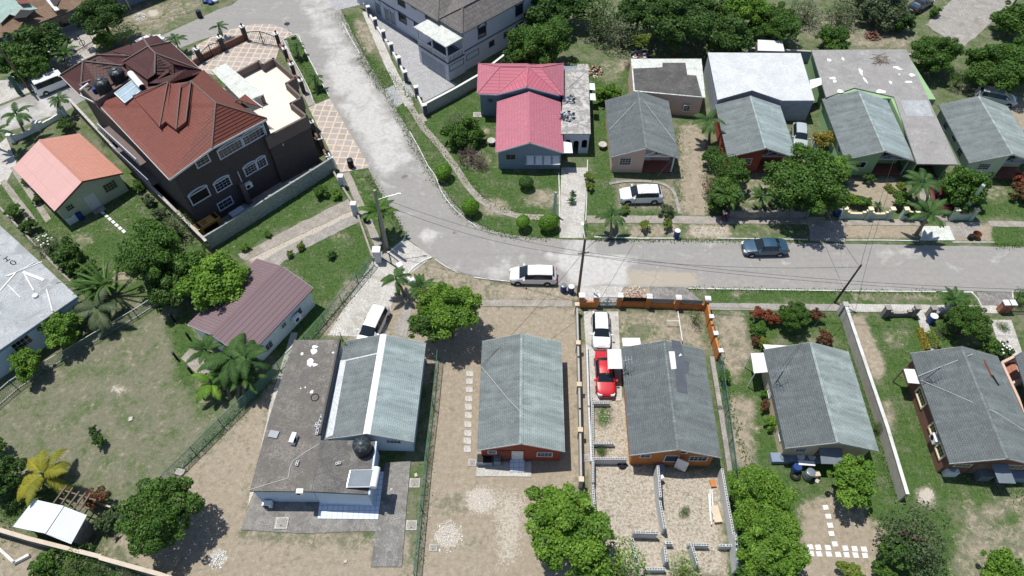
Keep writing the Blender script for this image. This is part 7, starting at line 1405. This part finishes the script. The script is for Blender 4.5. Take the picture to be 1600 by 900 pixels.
for key, kw in {'big0': dict(lobes=50, leaves=21000, leaf=.034, lr=(.18, .31)), 'big1': dict(lobes=44, leaves=20000, leaf=.036, lr=(.18, .33)), 'round': dict(lobes=56, leaves=21000, leaf=.034, rough=.15, lr=(.22, .3)), 'mid0': dict(lobes=28, leaves=7000, leaf=.058), 'mid1': dict(lobes=22, leaves=6500, leaf=.06), 'airy': dict(lobes=26, leaves=3600, leaf=.045, rough=.6, sparse=.45), 'bush0': dict(lobes=15, leaves=2200, leaf=.09, squash=.7), 'bush1': dict(lobes=11, leaves=1800, leaf=.1, squash=.75)}.items():
    me, cen = crown_mesh('foliage_'+key, hash(key) % 97 if 0 else sum(map(ord, key)), **kw); PROTO[key] = (me, limb_mesh('limbs_'+key, cen, 5))
def ball_mesh():
    rng = np.random.default_rng(3); n = 2600; d = rng.normal(size=(n, 3)); d /= np.linalg.norm(d, axis=1)[:, None]; p = d*(1+rng.normal(size=n)*.035)[:, None]; tint = np.ones((n, 4)); tint[:, 0] = rng.random(n); tint[:, 1] = rng.random(n)*.6
    nr = d+rng.normal(size=d.shape)*.35; nr /= np.linalg.norm(nr, axis=1)[:, None]; return leaf_mesh('foliage_ball', p, nr, .09*(.7+.5*rng.random(n)), tint, rng)
mb = MB(); mb.tube([(0, 0, -1.3), (0, 0, 0)], [.12, .08], 8); _o = mb.build('limbs_ball', M['bark']); PROTO['ball'] = (ball_mesh(), _o.data); bpy.data.objects.remove(_o)
def add_mesh(name, me, parent, mat, scale, loc, rz=0):
    o = bpy.data.objects.new(name, me); COL.objects.link(o); o.parent = parent; o.location = loc; o.scale = scale; o.rotation_euler = (0, 0, rz)
    if mat: o.material_slots[0].link = 'OBJECT'; o.material_slots[0].material = M[mat]
    return o
TN = [0]
def tree(px, py, rpx, kind, mat, label, zc=None, name='tree', cat='tree', group=None, flat=.85, ax=1.0):
    """px, py, rpx: middle and radius of the crown in the photo; zc: height of its middle"""
    r0 = rpx/S(px, py, 2.5); zc = zc if zc is not None else r0*1.05; c = G(px, py, zc); r = rpx/S(px, py, zc)*(1.0 if kind == 'ball' else 1.17)
    TN[0] += 1; e = empty(name, (c.x, c.y, 0), 0, label, cat, group); fol, lim = PROTO[kind]; rz = TN[0]*2.4; hz = r*flat
    q_ = 1+.13*math.sin(TN[0]*7.3); add_mesh('crown', fol, e, mat, (r*q_, r/q_, hz*(1+.08*math.sin(TN[0]*3.1))), (0, 0, zc), rz)
    if kind not in ('bush0', 'bush1') : add_mesh('trunk', lim, e, None, (r, r, zc/1.3), (0, 0, zc), rz)
    else: add_mesh('stems', lim, e, None, (r*.6, r*.6, zc/1.3), (0, 0, zc), rz)
    return e
T = tree
T(235,392,50,'big0','leaf_mid','large dark leafy tree between the salmon cottage lawn and the maroon cottage', 4.2); T(262,445,34,'mid0','leaf_dark','dark leafy tree in front of the large one, shading the dry yard', 2.6); T(335,438,46,'mid0','leaf_bright','light feathery tree overhanging the maroon roof', 4.0, flat=.7); T(300,420,36,'mid0','leaf_mid','mid green crown squeezed between the large dark tree and the feathery tree', 3.2); T(270,350,26,'airy','leaf_olive','thin olive shrub against the alley wall of the mansion', 1.8, 'shrub', 'shrub')
T(255,803,54,'round','leaf_mid','dense round mango tree at the bottom left casting a round shadow', 3.2, flat=.95); T(0,745,30,'mid0','leaf_dark','dark tree cut by the left edge beside the yellow palm', 2); T(-5,700,16,'bush0','leaf_dark','small dark bush cut by the left edge', 1, 'bush','bush')
T(700,487,46,'big1','leaf_bright','bright green spreading tree beside the concrete drive', 3.8); T(672,505,30,'mid1','leaf_mid','darker green crown on the left of the bright spreading tree', 3.0); T(672,470,22,'mid1','leaf_lime','yellow green young tree behind the bright spreading tree', 2.8)
T(890,838,64,'big1','leaf_bright','largest bright green tree at the bottom, overhanging the left block wall', 4.2); T(862,795,36,'mid0','leaf_bright','upper lobe tree of the bright bottom clump reaching into the dirt yard', 4.0); T(968,880,42,'airy','leaf_bright','younger lighter tree at the bottom beside the largest bright one', 3.0); T(925,885,36,'mid1','leaf_bright','bright tree cut by the bottom edge', 3.2); T(1070,892,26,'airy','leaf_bright','loose light bush at the bottom below the centre block bay', 1.2, 'bush','bush')
T(1190,785,50,'big0','leaf_bright','bright bushy tree right of the right block wall, upper one', 3.2); T(1215,850,52,'big1','leaf_bright','bright bushy tree right of the right block wall, lower one', 3.2); T(1200,885,44,'mid0','leaf_mid','green tree at the bottom edge below the bright bushy pair', 2.5); T(1335,748,36,'mid1','leaf_bright','yellow green tree behind the cream house', 2.6); T(1425,830,50,'airy','leaf_grey','sparse grey green tree at the end of the long pale wall', 2.6); T(1445,868,36,'airy','leaf_grey','sparse grey bush below the sparse tree at the bottom', 1.6, 'bush','bush'); T(1400,862,26,'mid1','leaf_mid','green bush inside the sparse grey clump', 1.5, 'bush','bush'); T(1330,896,20,'bush0','leaf_lime','lime bush cut by the bottom edge right of the paving blocks', 1,'bush','bush'); T(1570,892,32,'mid1','leaf_bright','bright bush cut by the bottom edge at the lower right', 1.8,'bush','bush'); T(1380,895,18,'bush1','leaf_mid','small bush at the bottom edge under the grey tree', .9,'bush','bush')
T(1262,285,58,'big0','leaf_mid','big leafy tree in front of the orange house, shading its wall', 4.2); T(1300,262,24,'mid0','leaf_bright','smaller bright crown on the right shoulder of the big leafy tree', 3.6); T(1133,262,27,'airy','leaf_mid','loose tree left of the orange house with a reddish top', 3.0); T(1150,268,22,'mid1','leaf_mid','tree tight against the orange house front', 2.4); T(1118,290,20,'airy','leaf_rust','brownish shrub on the left boundary of the orange house', 1.6,'shrub','shrub'); T(1137,300,26,'mid0','leaf_mid','lower green tree above the shaded wall', 2.4); T(1115,245,18,'bush0','leaf_dark','dark shrub left of the loose tree at the orange house', 1.5,'shrub','shrub'); T(1118,322,13,'bush1','leaf_mid','small shrub by the two people', 1,'shrub','shrub')
T(1510,287,34,'mid0','leaf_mid','leafy garden tree behind the tall mint meter post', 2.8); T(1500,312,22,'mid1','leaf_dark','lower dark part tree next to the mint meter post', 1.6); T(1597,300,16,'bush0','leaf_rust','reddish yellow hedge bush at the right edge',1,'bush','bush'); T(1600,280,14,'bush1','leaf_red','red tipped bush at the right edge above the hedge',1.2,'bush','bush')
T(1287,216,15,'bush0','leaf_gold','bush with golden flowers beside the green house', 1.6,'bush','bush'); T(1358,278,9,'bush0','leaf_dark','small round dark bush in front of the green house porch', .7,'bush','bush'); T(1335,314,12,'bush0','leaf_bright','left bright bush behind the mint wall', .7,'bush','bush'); T(1352,316,12,'bush1','leaf_mid','right bright bush behind the mint wall', .7,'bush','bush'); T(1408,312,14,'bush0','leaf_mid','garden shrub below the lime hedge', .9,'shrub','shrub'); T(1420,330,12,'bush1','leaf_dark','dark shrub by the short mint wall', .8,'shrub','shrub')
T(843,68,48,'big0','leaf_mid','big tree between the grey mansion and the pink house', 3.8); T(815,85,26,'mid0','leaf_dark','dark lower crown beside the boundary wall behind the pink house', 2.6); T(850,20,34,'mid1','leaf_dark','dark tree above the big tree near the top edge', 3.4); T(885,8,32,'mid0','leaf_dark','dark tree touching the top edge, left one of the dark belt', 3.2); T(930,15,36,'airy','leaf_dark','loose dark tree touching the top edge above the grass clearing', 3.2); T(940,40,24,'airy','leaf_olive','olive shrub behind the grass clearing', 2); T(975,45,30,'airy','leaf_olive','thin olive tree left of the scrap pile', 2.6); T(1003,62,15,'bush0','leaf_lime','small yellow green tree by the scrap pile', 1.8)
T(1000,18,30,'mid0','leaf_dark','dark tree in the belt behind the scrap pile', 3.6); T(1062,40,50,'big1','leaf_dark','largest dark tree of the belt behind the peach house', 4.2); T(1040,12,34,'mid1','leaf_mid','mid green tree at the top edge of the belt', 3.8); T(1095,15,32,'mid0','leaf_dark','dark tree at the top edge right of the largest', 3.6); T(1140,52,34,'mid0','leaf_dark','dark tree left of the small shed', 3.4); T(1150,15,30,'mid1','leaf_bright','bright green tree at the top edge above the small shed', 3.6); T(1185,18,26,'mid1','leaf_bright','second bright green tree at the top edge', 3.2); T(1222,38,32,'big0','leaf_mid','round leafy tree right of the small shed', 3.2); T(1190,45,20,'mid0','leaf_mid','small tree directly above the small shed', 2.2)
T(1303,60,25,'mid1','leaf_mid','bright round bush behind the green house flat roof', 1.6,'bush','bush'); T(1460,84,36,'big1','leaf_mid','round bush tree right of the green house flat roof', 2.4); T(1565,108,44,'big0','leaf_mid','wide dark green tree beyond the far right house', 3.0); T(1598,88,34,'mid1','leaf_mid','tree at the right edge above the wide one', 3.0); T(1545,95,24,'mid0','leaf_dark','dark tree left of the wide one near the lane', 2.6); T(1590,30,30,'mid0','leaf_mid','tree in the top right corner', 2.4); T(1380,12,36,'mid0','leaf_olive','olive green bush mass at the top edge near the lane', 2.2); T(1345,5,26,'airy','leaf_olive','thin bush at the top edge left of the olive mass', 1.8); T(1260,18,26,'airy','leaf_olive','loose scrub at the top right of the round leafy tree', 1.6,'shrub','shrub'); T(1315,22,26,'airy','leaf_olive','loose scrub along the top edge in the clearing', 1.4,'shrub','shrub'); T(1410,30,20,'mid1','leaf_dark','dark scrub at the foot of the weathered lane', 1.5,'shrub','shrub'); T(1500,120,18,'airy','leaf_mid','thin bush between the round bush tree and the wide tree', 1.4,'bush','bush'); T(1462,18,9,'bush1','leaf_mid','little shrub on the lane verge', .7,'shrub','shrub')
T(158,25,34,'big0','leaf_dark','dark tree in front of the brown shingled house', 3.6); T(190,50,20,'airy','leaf_dark','thin dark tree shading the sandy corner', 2.8); T(163,62,15,'bush0','leaf_bright','bright bush at the forecourt of the brown house', 1.2,'bush','bush'); T(55,68,38,'mid0','leaf_dark','dark bushy tree in front of the brown house verandah', 2.8); T(26,92,30,'mid1','leaf_mid','mid green tree behind the left dark pole', 2.6); T(52,104,22,'mid0','leaf_mid','green tree beside the white minivan', 2.4); T(35,118,14,'bush0','leaf_dark','small dark bush by the green painted post', 1,'bush','bush')
T(40,567,24,'mid1','leaf_bright','bright small tree below the flat roofed house window', 1.8); T(97,512,28,'mid1','leaf_bright','bright bushy tree at the corner of the flat roofed house', 2.2); T(105,395,24,'bush0','leaf_dark','dark shrub along the low stone wall by the flat roof', 1.2,'shrub','shrub'); T(112,408,16,'bush1','leaf_mid','green shrub next to the dark one by the low stone wall', 1,'shrub','shrub')
FL1 = T(70,378,18,'airy','leaf_grey','shrub with white flowers beside the flat roofed house', 1.1,'shrub','shrub'); T(45,352,13,'bush1','leaf_dark','dark shrub between the cottage drive and the flat roof', .9,'shrub','shrub'); T(20,330,12,'bush0','leaf_mid','small shrub at the left end of the low stone wall', .9,'shrub','shrub'); T(138,420,16,'bush0','leaf_mid','green shrub left of the long leaved plant', 1,'shrub','shrub'); T(60,310,9,'bush1','leaf_dark','low dark shrub beside the salmon cottage wall', .5,'shrub','shrub'); T(42,283,8,'bush0','leaf_mid','low shrub at the back corner of the salmon cottage', .5,'shrub','shrub')
T(215,290,10,'bush0','leaf_mid','shrub at the front right corner of the salmon cottage', .6,'shrub','shrub'); T(232,312,11,'bush1','leaf_olive','shrub halfway down the alley wall', .6,'shrub','shrub'); T(250,332,11,'bush0','leaf_olive','shrub low down the alley wall', .6,'shrub','shrub'); T(160,215,9,'airy','leaf_mid','shrub wedged between the salmon roof and the alley wall', .7,'shrub','shrub'); T(102,195,13,'bush0','leaf_dark','dark shrub behind the white stepped wall', .9,'shrub','shrub')
T(153,688,11,'bush1','leaf_dark','small dark conifer shrub standing alone on the dry yard', .8,'shrub','shrub'); T(145,672,7,'bush1','leaf_dark','smaller dark twig shrub beside the lone conifer shrub', .6,'shrub','shrub'); T(150,778,18,'bush0','leaf_rust','reddish dark shrub behind the pergola', 1.0,'shrub','shrub'); T(172,812,21,'bush1','leaf_grey','broad leaved pale green shrub beside the shed', .9,'shrub','shrub'); T(115,880,30,'airy','leaf_mid','loose green bushes in the bottom left yard', 1,'bush','bush'); T(70,880,20,'bush0','leaf_mid','green bush at the bottom left beyond the wall', .8,'bush','bush'); T(150,890,18,'airy','leaf_dark','dark loose shrub under the bottom wall', .8,'shrub','shrub'); T(200,895,18,'airy','leaf_olive','olive scrub at the bottom edge', .6,'shrub','shrub'); T(20,775,22,'airy','leaf_dark','dark scrub below the dark tree on the left edge', .8,'shrub','shrub')
T(500,299,11,'bush0','leaf_mid','round green shrub behind the pale boundary wall', .7,'shrub','shrub'); T(525,303,9,'bush1','leaf_bright','bright small shrub beside the fence wall', .5,'shrub','shrub'); T(384,387,7,'bush1','leaf_bright','small bright shrub below the pale boundary wall corner', .4,'shrub','shrub'); T(418,366,6,'bush0','leaf_mid','tiny green shrub on the broken path', .3,'shrub','shrub'); T(470,384,7,'bush0','leaf_lime','tiny yellow green shrub at the path edge, upper one', .4,'shrub','shrub'); T(453,396,6,'bush1','leaf_lime','tiny yellow green shrub at the path edge, lower one', .4,'shrub','shrub'); T(518,399,7,'bush1','leaf_dark','small dark shrub alone on the fenced lawn', .4,'shrub','shrub')
for x, y, lb in ((693,268,'round clipped bush on the verge, nearest the road bend top'), (735,323,'round clipped bush on the verge at the middle of the bend'), (817,346,'left one of two clipped bushes by the pink house drive'), (857,347,'right one of two clipped bushes by the pink house drive')): T(x, y, 13 if x < 800 else 11 if x < 830 else 14,'ball','leaf_topiary',lb,1.1,'topiary','bush','clipped round bushes on the verge',.85)
T(822,285,11,'ball','leaf_dark','dark round bush on the pink house front lawn', .9,'bush','bush'); T(725,208,27,'mid0','leaf_mid','green bush mass on the lawn left of the pink house', 1.4,'bush','bush'); T(715,190,17,'airy','leaf_olive','olive shrub behind the green bush mass', 1.2,'shrub','shrub'); T(735,243,20,'airy','leaf_brush','bare brown bush below the green bush mass', .9,'bush','bush'); T(750,255,12,'airy','leaf_brush','smaller bare brown bush', .6,'bush','bush')
T(920,276,8,'bush0','leaf_lime','yellow green hedge bush at the top of the pink house drive', .7,'bush','bush'); T(921,290,8,'bush1','leaf_lime','second yellow green hedge bush on the drive edge', .6,'bush','bush'); T(953,148,18,'mid1','leaf_bright','bright bush left of the peach house back corner', 1.3,'bush','bush'); T(975,328,9,'bush1','leaf_lime','low yellowish bush left under the white SUV', .4,'bush','bush'); T(1042,330,12,'bush0','leaf_olive','olive bush right under the white SUV', .5,'bush','bush'); T(1007,352,9,'bush0','leaf_lime','yellow green bush on the verge, left of two', .7,'bush','bush'); T(1043,350,9,'bush1','leaf_lime','yellow green bush on the verge next to the white lidded barrel', .7,'bush','bush'); T(985,101,9,'airy','leaf_brush','bare twiggy shrub left of the black roof', .5,'shrub','shrub')
T(1240,492,22,'round','leaf_mid','dark round shrub tree in the cream house front garden', 1.8,'tree','tree',None,.95); T(1184,488,10,'bush0','leaf_red','red shrub at the left end of the hedge row', 1,'shrub','shrub'); T(1202,494,11,'bush1','leaf_red','red shrub next to it in the hedge row', .9,'shrub','shrub'); T(1216,498,9,'bush0','leaf_red','red shrub touching the dark round shrub tree', .8,'shrub','shrub'); T(1274,492,12,'bush1','leaf_rust','rusty red shrub right of the dark round shrub tree', 1,'shrub','shrub'); T(1262,494,8,'bush0','leaf_red','small red shrub between round tree and rusty shrub', .8,'shrub','shrub'); T(1186,514,13,'bush0','leaf_mid','green shrub below the red hedge row', .9,'shrub','shrub'); T(1182,530,9,'bush1','leaf_rust','small rusty shrub on the garden edge', .6,'shrub','shrub'); T(1194,535,11,'bush0','leaf_lime','yellow green shrub by the cream house canopy', .6,'shrub','shrub'); T(1290,527,12,'bush0','leaf_rust','reddish shrub above the cream house ridge', .7,'shrub','shrub'); T(1132,588,10,'bush0','leaf_mid','lone green bush beside the green fence', .7,'bush','bush'); T(1195,633,9,'bush1','leaf_rust','dark red shrub beside the cream house side wall', .7,'shrub','shrub'); T(1207,660,12,'bush0','leaf_bright','bright shrub beside the cream house side wall', .8,'shrub','shrub'); T(1197,615,8,'bush1','leaf_mid','small green shrub on the cream house side', .6,'shrub','shrub'); T(1372,665,9,'airy','leaf_mid','climbing weeds on the long pale wall', .9,'shrub','shrub')
T(1516,500,28,'round','leaf_mid','dense round tree by the grey curved gate walls', 2.2,'tree','tree',None,.9); T(1478,512,14,'airy','leaf_dark','thin dark shrub beside the round tree', .9,'shrub','shrub'); T(1545,538,18,'bush0','leaf_mid','green shrub left of the white flowers', 1,'shrub','shrub')
FL2 = T(1566,546,15,'bush1','leaf_dark','dark shrub with white flowers by the right driveway', .9,'shrub','shrub'); T(1598,458,12,'airy','leaf_mid','small tree at the right edge beside the road', 1.4); T(1568,510,9,'airy','leaf_mid','weeds growing on the right driveway', .3,'shrub','shrub'); T(1088,494,11,'airy','leaf_dark','dark creeper growing on the orange wall corner', 1.1,'shrub','shrub'); T(940,705,8,'airy','leaf_mid','green weeds in the unfinished rooms', .2,'weeds','weeds'); T(1070,800,9,'airy','leaf_mid','weeds on the rubble of the right unfinished room', .2,'weeds','weeds')
def blossoms(e, r, z, n, seed):
    rr = random.Random(seed); m = MB()
    for k in range(n): a_ = rr.uniform(0, 6.28); b_ = rr.uniform(.2, 1.3); c = Vector((math.cos(a_)*math.cos(b_), math.sin(a_)*math.cos(b_), math.sin(b_)*.85))*r*1.02+Vector((0, 0, z)); m.lathe(c, [(.02, 0), (.09, .03), (.03, .05)], 6)
    m.build('blossom', M['felt_white'], e)
blossoms(FL1, .75, 1.1, 14, 1); blossoms(FL2, .75, .9, 18, 2)
def hedge(label, pts, w_, h, mat):
    rng = np.random.default_rng(len(label)); P = [G(x, y, 0) for x, y in pts]; pos = []
    L = sum((q-p).length for p, q in zip(P[:-1], P[1:])); n = int(L*900*w_)
    for p, q in zip(P[:-1], P[1:]):
        k = int(n*(q-p).length/L); t = rng.random(k); d = np.array((q-p)[:]); s = np.array([-d[1], d[0], 0])/np.linalg.norm(d); th = rng.random(k)*np.pi
        pos.append(np.array(p[:])[None]+t[:, None]*d+s*(np.cos(th)*w_/2)[:, None]*(1+rng.normal(size=k)*.12)[:, None]+np.array([0, 0, 1])*(np.sin(th)*h*(1+rng.normal(size=k)*.1))[:, None])
    pos = np.concatenate(pos); nr = rng.normal(size=pos.shape)*.5+np.array([0, 0, .8]); nr /= np.linalg.norm(nr, axis=1)[:, None]; tint = np.ones((len(pos), 4)); tint[:, 0] = rng.random(len(pos)); tint[:, 1] = rng.random(len(pos))**2
    o = bpy.data.objects.new('hedge', leaf_mesh('hedge', pos, nr, .07*(.7+.6*rng.random(len(pos))), tint, rng, mats=(mat,))); COL.objects.link(o); return tag(rebase(o), label, 'hedge')
hedge('yellow green low hedge right of the narrow garden path', [(1452,520),(1462,545)], .8, .45, 'leaf_lime'); hedge('dry yellow hedge left of the narrow garden path', [(1436,515),(1448,548)], .6, .35, 'leaf_gold'); hedge('curved lime hedge in the green house garden', [(1384,291),(1395,302),(1410,307),(1422,307)], .8, .45, 'leaf_lime'); hedge('short lime shrub hedge under the carport palm', [(1403,288),(1412,298)], .7, .4, 'leaf_lime')
# ---- palms ----
def frond_set(name, seed, n, droop, lo, hi, width=.16, lf=26, up=False):
    rng = np.random.default_rng(seed); V = []; Fc = []; tint = []
    for i in range(n):
        a = i*2.399+rng.random()*.3; el = lo+(hi-lo)*rng.random(); L = .85+.3*rng.random(); d = np.array([math.cos(a), math.sin(a), 0]); s = np.array([-d[1], d[0], 0]); prev = None; cur = np.array([0., 0., 0.]); ang = el; tt = rng.random()
        for k in range(lf):
            t = k/(lf-1); ang = el-droop*t**1.4; st = L/lf; nxt = cur+(d*math.cos(ang)+np.array([0, 0, 1])*math.sin(ang))*st; 
            fw = (nxt-cur)/np.linalg.norm(nxt-cur); up_ = np.cross(s, fw)
            b = len(V); r_ = .012*(1-t)+.003; V += [cur+s*r_, cur-s*r_, nxt-s*r_, nxt+s*r_]; Fc.append((b, b+1, b+2, b+3)); tint += [[tt, .0, 0, 1]]*4
            if t > .12:
                ll = width*math.sin(math.pi*min(1, (t-.02)**.75))*1.1+.03
                for sg in (1, -1):
                    for h_ in (0, .5):
                        q = cur+(nxt-cur)*h_; dr = s*sg*.8+fw*.6-np.array([0, 0, 1])*(.3+.3*rng.random()); dr /= np.linalg.norm(dr); tip = q+dr*ll*(.85+.3*rng.random()); wd = fw*.014
                        b = len(V); mid = q+dr*ll*.5+np.array([0, 0, .012]); V += [q-wd, mid-wd*1.1, tip, mid+wd*1.1, q+wd]; Fc.append((b, b+1, b+2, b+3, b+4)); tn = [min(1, tt*.6+rng.random()*.4), rng.random()**2*.8, 0, 1]; tint += [tn]*5
            cur = nxt
    me = bpy.data.meshes.new(name); me.from_pydata([tuple(v) for v in V], [], Fc); me.update(); a_ = me.color_attributes.new('tint', 'FLOAT_COLOR', 'POINT'); a_.data.foreach_set('color', np.array(tint, np.float32).ravel()); me.materials.append(M['palm_green']); return me
PALM = [frond_set('fronds_a', 21, 12, 1.7, .1, 1.1, .2, 22), frond_set('fronds_b', 2, 10, 1.8, .1, 1.1, .2, 22), frond_set('fronds_c', 3, 13, 1.3, .3, 1.35, .18, 22), frond_set('fronds_blade', 7, 22, .7, .15, 1.2, .02, 14)]
def palm(bx, by, cx, cy, rpx, h, label, v=0, mat='palm_green', tr=.13, name='palm_tree', group=None):
    """foot of the trunk and middle of the crown in the photo, crown radius in photo pixels, height of the crown"""
    b = G(bx, by, 0); c = G(cx, cy, h); r = rpx/S(cx, cy, h)*1.38; TN[0] += 1; e = empty(name, b, 0, label, 'palm', group); top = c-b
    m = MB(); P = [Vector((0, 0, -.1)), Vector((top.x*.35, top.y*.35, h*.5)), top]; m.tube([P[0], P[0].lerp(P[1], .5), P[1], P[1].lerp(P[2], .5), P[2]], [tr*1.5, tr*1.1, tr, tr*.9, tr*.8], 10); m.build('trunk', M['palm_bark'], e)
    add_mesh('crown', PALM[v], e, mat, (r, r, r*.85), top, TN[0]*1.3)
    if v != 3: m = MB(); m.tube([top-Vector((0, 0, .1)), top+Vector((0, 0, .5))], [tr*.9, tr*.4], 8); m.build('crown_shaft', M['green_post'], e)
    return e
palm(602,392,590,330,27,3.6,'palm beside the concrete lamp pole at the bend',2,'leaf_mid'); palm(632,462,619,436,22,2.6,'palm at the gate end of the concrete drive',1); palm(672,470,658,450,22,2.4,'palm right behind the bright spreading tree',2)
palm(954,372,955,337,21,2.6,'palm on the verge below the peach house',1); palm(468,92,464,72,12,1.6,'upper small palm in the grass island'); palm(495,145,492,122,13,1.6,'lower small palm in the grass island',1); palm(345,62,342,42,14,1.8,'palm behind the iron rails at the road bend',1); palm(280,78,274,62,15,2.0,'palm beside the mansion roof corner on the road',0)
palm(40,210,26,178,22,3.0,'left palm between the side road and the white stepped wall',1); palm(92,178,92,156,15,2.2,'small palm behind the salmon cottage near the minivan',0); palm(-8,230,-6,205,18,3,'palm cut by the left edge',0); palm(105,108,100,85,20,2.2,'palm near the brown house gate',2)
palm(1108,222,1106,188,23,3.4,'palm between the peach house and the orange house',1); palm(1192,330,1189,308,18,2.0,'small palm above the shaded wall',2); palm(1140,335,1138,306,22,2.4,'bushy palm behind the two people',2); palm(1322,285,1318,257,22,2.6,'palm at the left corner of the green house',0); palm(1448,325,1442,285,26,3.4,'palm in front of the green house carport',0); palm(1432,366,1452,335,28,3.6,'leaning palm over the white driveway slab',2,tr=.16); palm(1372,334,1372,320,7,.7,'tiny palm on the green house garden soil',0)
palm(1492,485,1489,468,22,1.8,'dark palm on the verge above the round tree',2); palm(1388,520,1388,518,8,.3,'small weeds palm on the sandy strip',3) if 0 else None
palm(1200,318,1213,318,10,1.2,'small palm at the foot of the big leafy tree',0)
palm(70,765,68,742,42,2.0,'yellow green palm in the dry yard near the shed',1,'palm_yellow'); palm(165,500,152,482,36,1.9,'tall drooping palm at the corner of the flat roofed house',1,'leaf_olive'); palm(168,468,165,445,44,1.4,'long leaved dark plant on the bare patch by the fence',3,'leaf_mid',name='agave_plant'); palm(140,455,145,450,30,1.0,'green palm like plant beside the long leaved one',2)
palm(350,608,362,560,40,3.0,'largest palm of the cluster in front of the maroon cottage',0); palm(372,622,385,560,34,3.2,'right palm of the cluster touching the maroon roof',1); palm(335,590,322,548,28,2.6,'left upper palm of the cluster',2); palm(345,605,330,598,30,1.4,'low pale green palm of the cluster',1,'leaf_bright'); palm(382,628,382,590,28,2.0,'fan shaped palm with brown trunk in the cluster',2); palm(360,622,350,580,22,2.2,'inner dark palm of the cluster',2)
palm(895,305,895,302,5,.3,'upper grass tuft growing on the pink house drive',2); palm(894,316,894,314,7,.3,'lower grass tuft growing on the pink house drive',2)
# ---- weeds and rough grass along edges ----
def tufts():
    rng = np.random.default_rng(11); pos = []; 
    for pts, w_, n in (([(560,90),(606,150),(640,215),(680,285),(720,335),(775,366),(860,374)], .5, 2600), ([(530,20),(560,70),(600,140)], .8, 1500), ([(920,375),(1060,376),(1260,378)], .3, 1200), ([(1075,452),(1330,456),(1500,458)], .3, 1200), ([(1550,384),(1650,386)], .4, 500), ([(634,370),(612,335),(575,275)], .4, 900), ([(640,170),(700,250),(770,325),(870,345)], .5, 1100), ([(1106,485),(1140,640),(1180,760)], .5, 900), ([(1440,560),(1490,730),(1600,765)], 1.2, 2600), ([(1320,500),(1400,780)], .5, 1500), ([(262,756),(350,668),(480,540),(580,420)], .5, 1500), ([(1062,200),(1062,335)], .6, 500), ([(1104,230),(1108,335)], .6, 600), ([(915,350),(915,375)], .3, 100), ([(445,66),(510,150)], .4, 700), ([(600,110),(650,160)], .6, 600), ([(0,800),(100,760)], 2, 1500), ([(680,570),(655,880)], .4, 600)):
        P = [np.array(G(x, y)[:]) for x, y in pts]; L = [np.linalg.norm(b-a) for a, b in zip(P[:-1], P[1:])]
        for a, b, l in zip(P[:-1], P[1:], L):
            k = int(n*.8*l/sum(L)); t = rng.random((k, 1)); d = (b-a)/l; s = np.array([-d[1], d[0], 0]); pos.append(a+(b-a)*t+s*rng.normal(size=(k, 1))*w_*.6)
    pos = np.concatenate(pos); pos[:, 2] = .05+.06*rng.random(len(pos)); nr = rng.normal(size=pos.shape)*.6+np.array([0, 0, .7]); nr /= np.linalg.norm(nr, axis=1)[:, None]; tint = np.ones((len(pos), 4)); tint[:, 0] = rng.random(len(pos)); tint[:, 1] = rng.random(len(pos))
    o = bpy.data.objects.new('rough_grass', leaf_mesh('rough_grass', pos, nr, .07*(.6+.8*rng.random(len(pos))), tint, rng, mats=('leaf_mid',))); COL.objects.link(o); tag(rebase(o), 'tufts of rough grass along the road verges and fence lines', 'grass', None, 'stuff')
tufts()

def lawn_blades():
    """short grass blades standing on the greenest ground"""
    g = bpy.data.objects['ground'].data; n = len(g.vertices); co = np.empty(n*3, np.float32); g.vertices.foreach_get('co', co); co = co.reshape(-1, 3); c = np.empty(n*4, np.float32); g.color_attributes['zone'].data.foreach_get('color', c); c = c.reshape(-1, 4)
    ok = np.where((c[:, 0] > .62) & (c[:, 1] < .25) & (np.abs(co[:, 0]) < 75) & (co[:, 1] > 8) & (co[:, 1] < 100))[0]; rng = np.random.default_rng(5); k = rng.choice(ok, 70000); pos = co[k].astype(float)+np.stack([rng.random(70000)*.5-.25, rng.random(70000)*.5-.25, .005+.03*rng.random(70000)], 1)
    nr = rng.normal(size=pos.shape)*.8+np.array([0, 0, .5]); nr /= np.linalg.norm(nr, axis=1)[:, None]; tint = np.ones((70000, 4)); tint[:, 0] = rng.random(70000); tint[:, 1] = rng.random(70000)
    o = bpy.data.objects.new('lawn_grass', leaf_mesh('lawn_grass', pos, nr, .05*(.6+.8*rng.random(70000)), tint, rng, mats=('leaf_mid',))); COL.objects.link(o); tag(o, 'short green grass of the lawns and verges', 'grass', None, 'stuff')
lawn_blades()
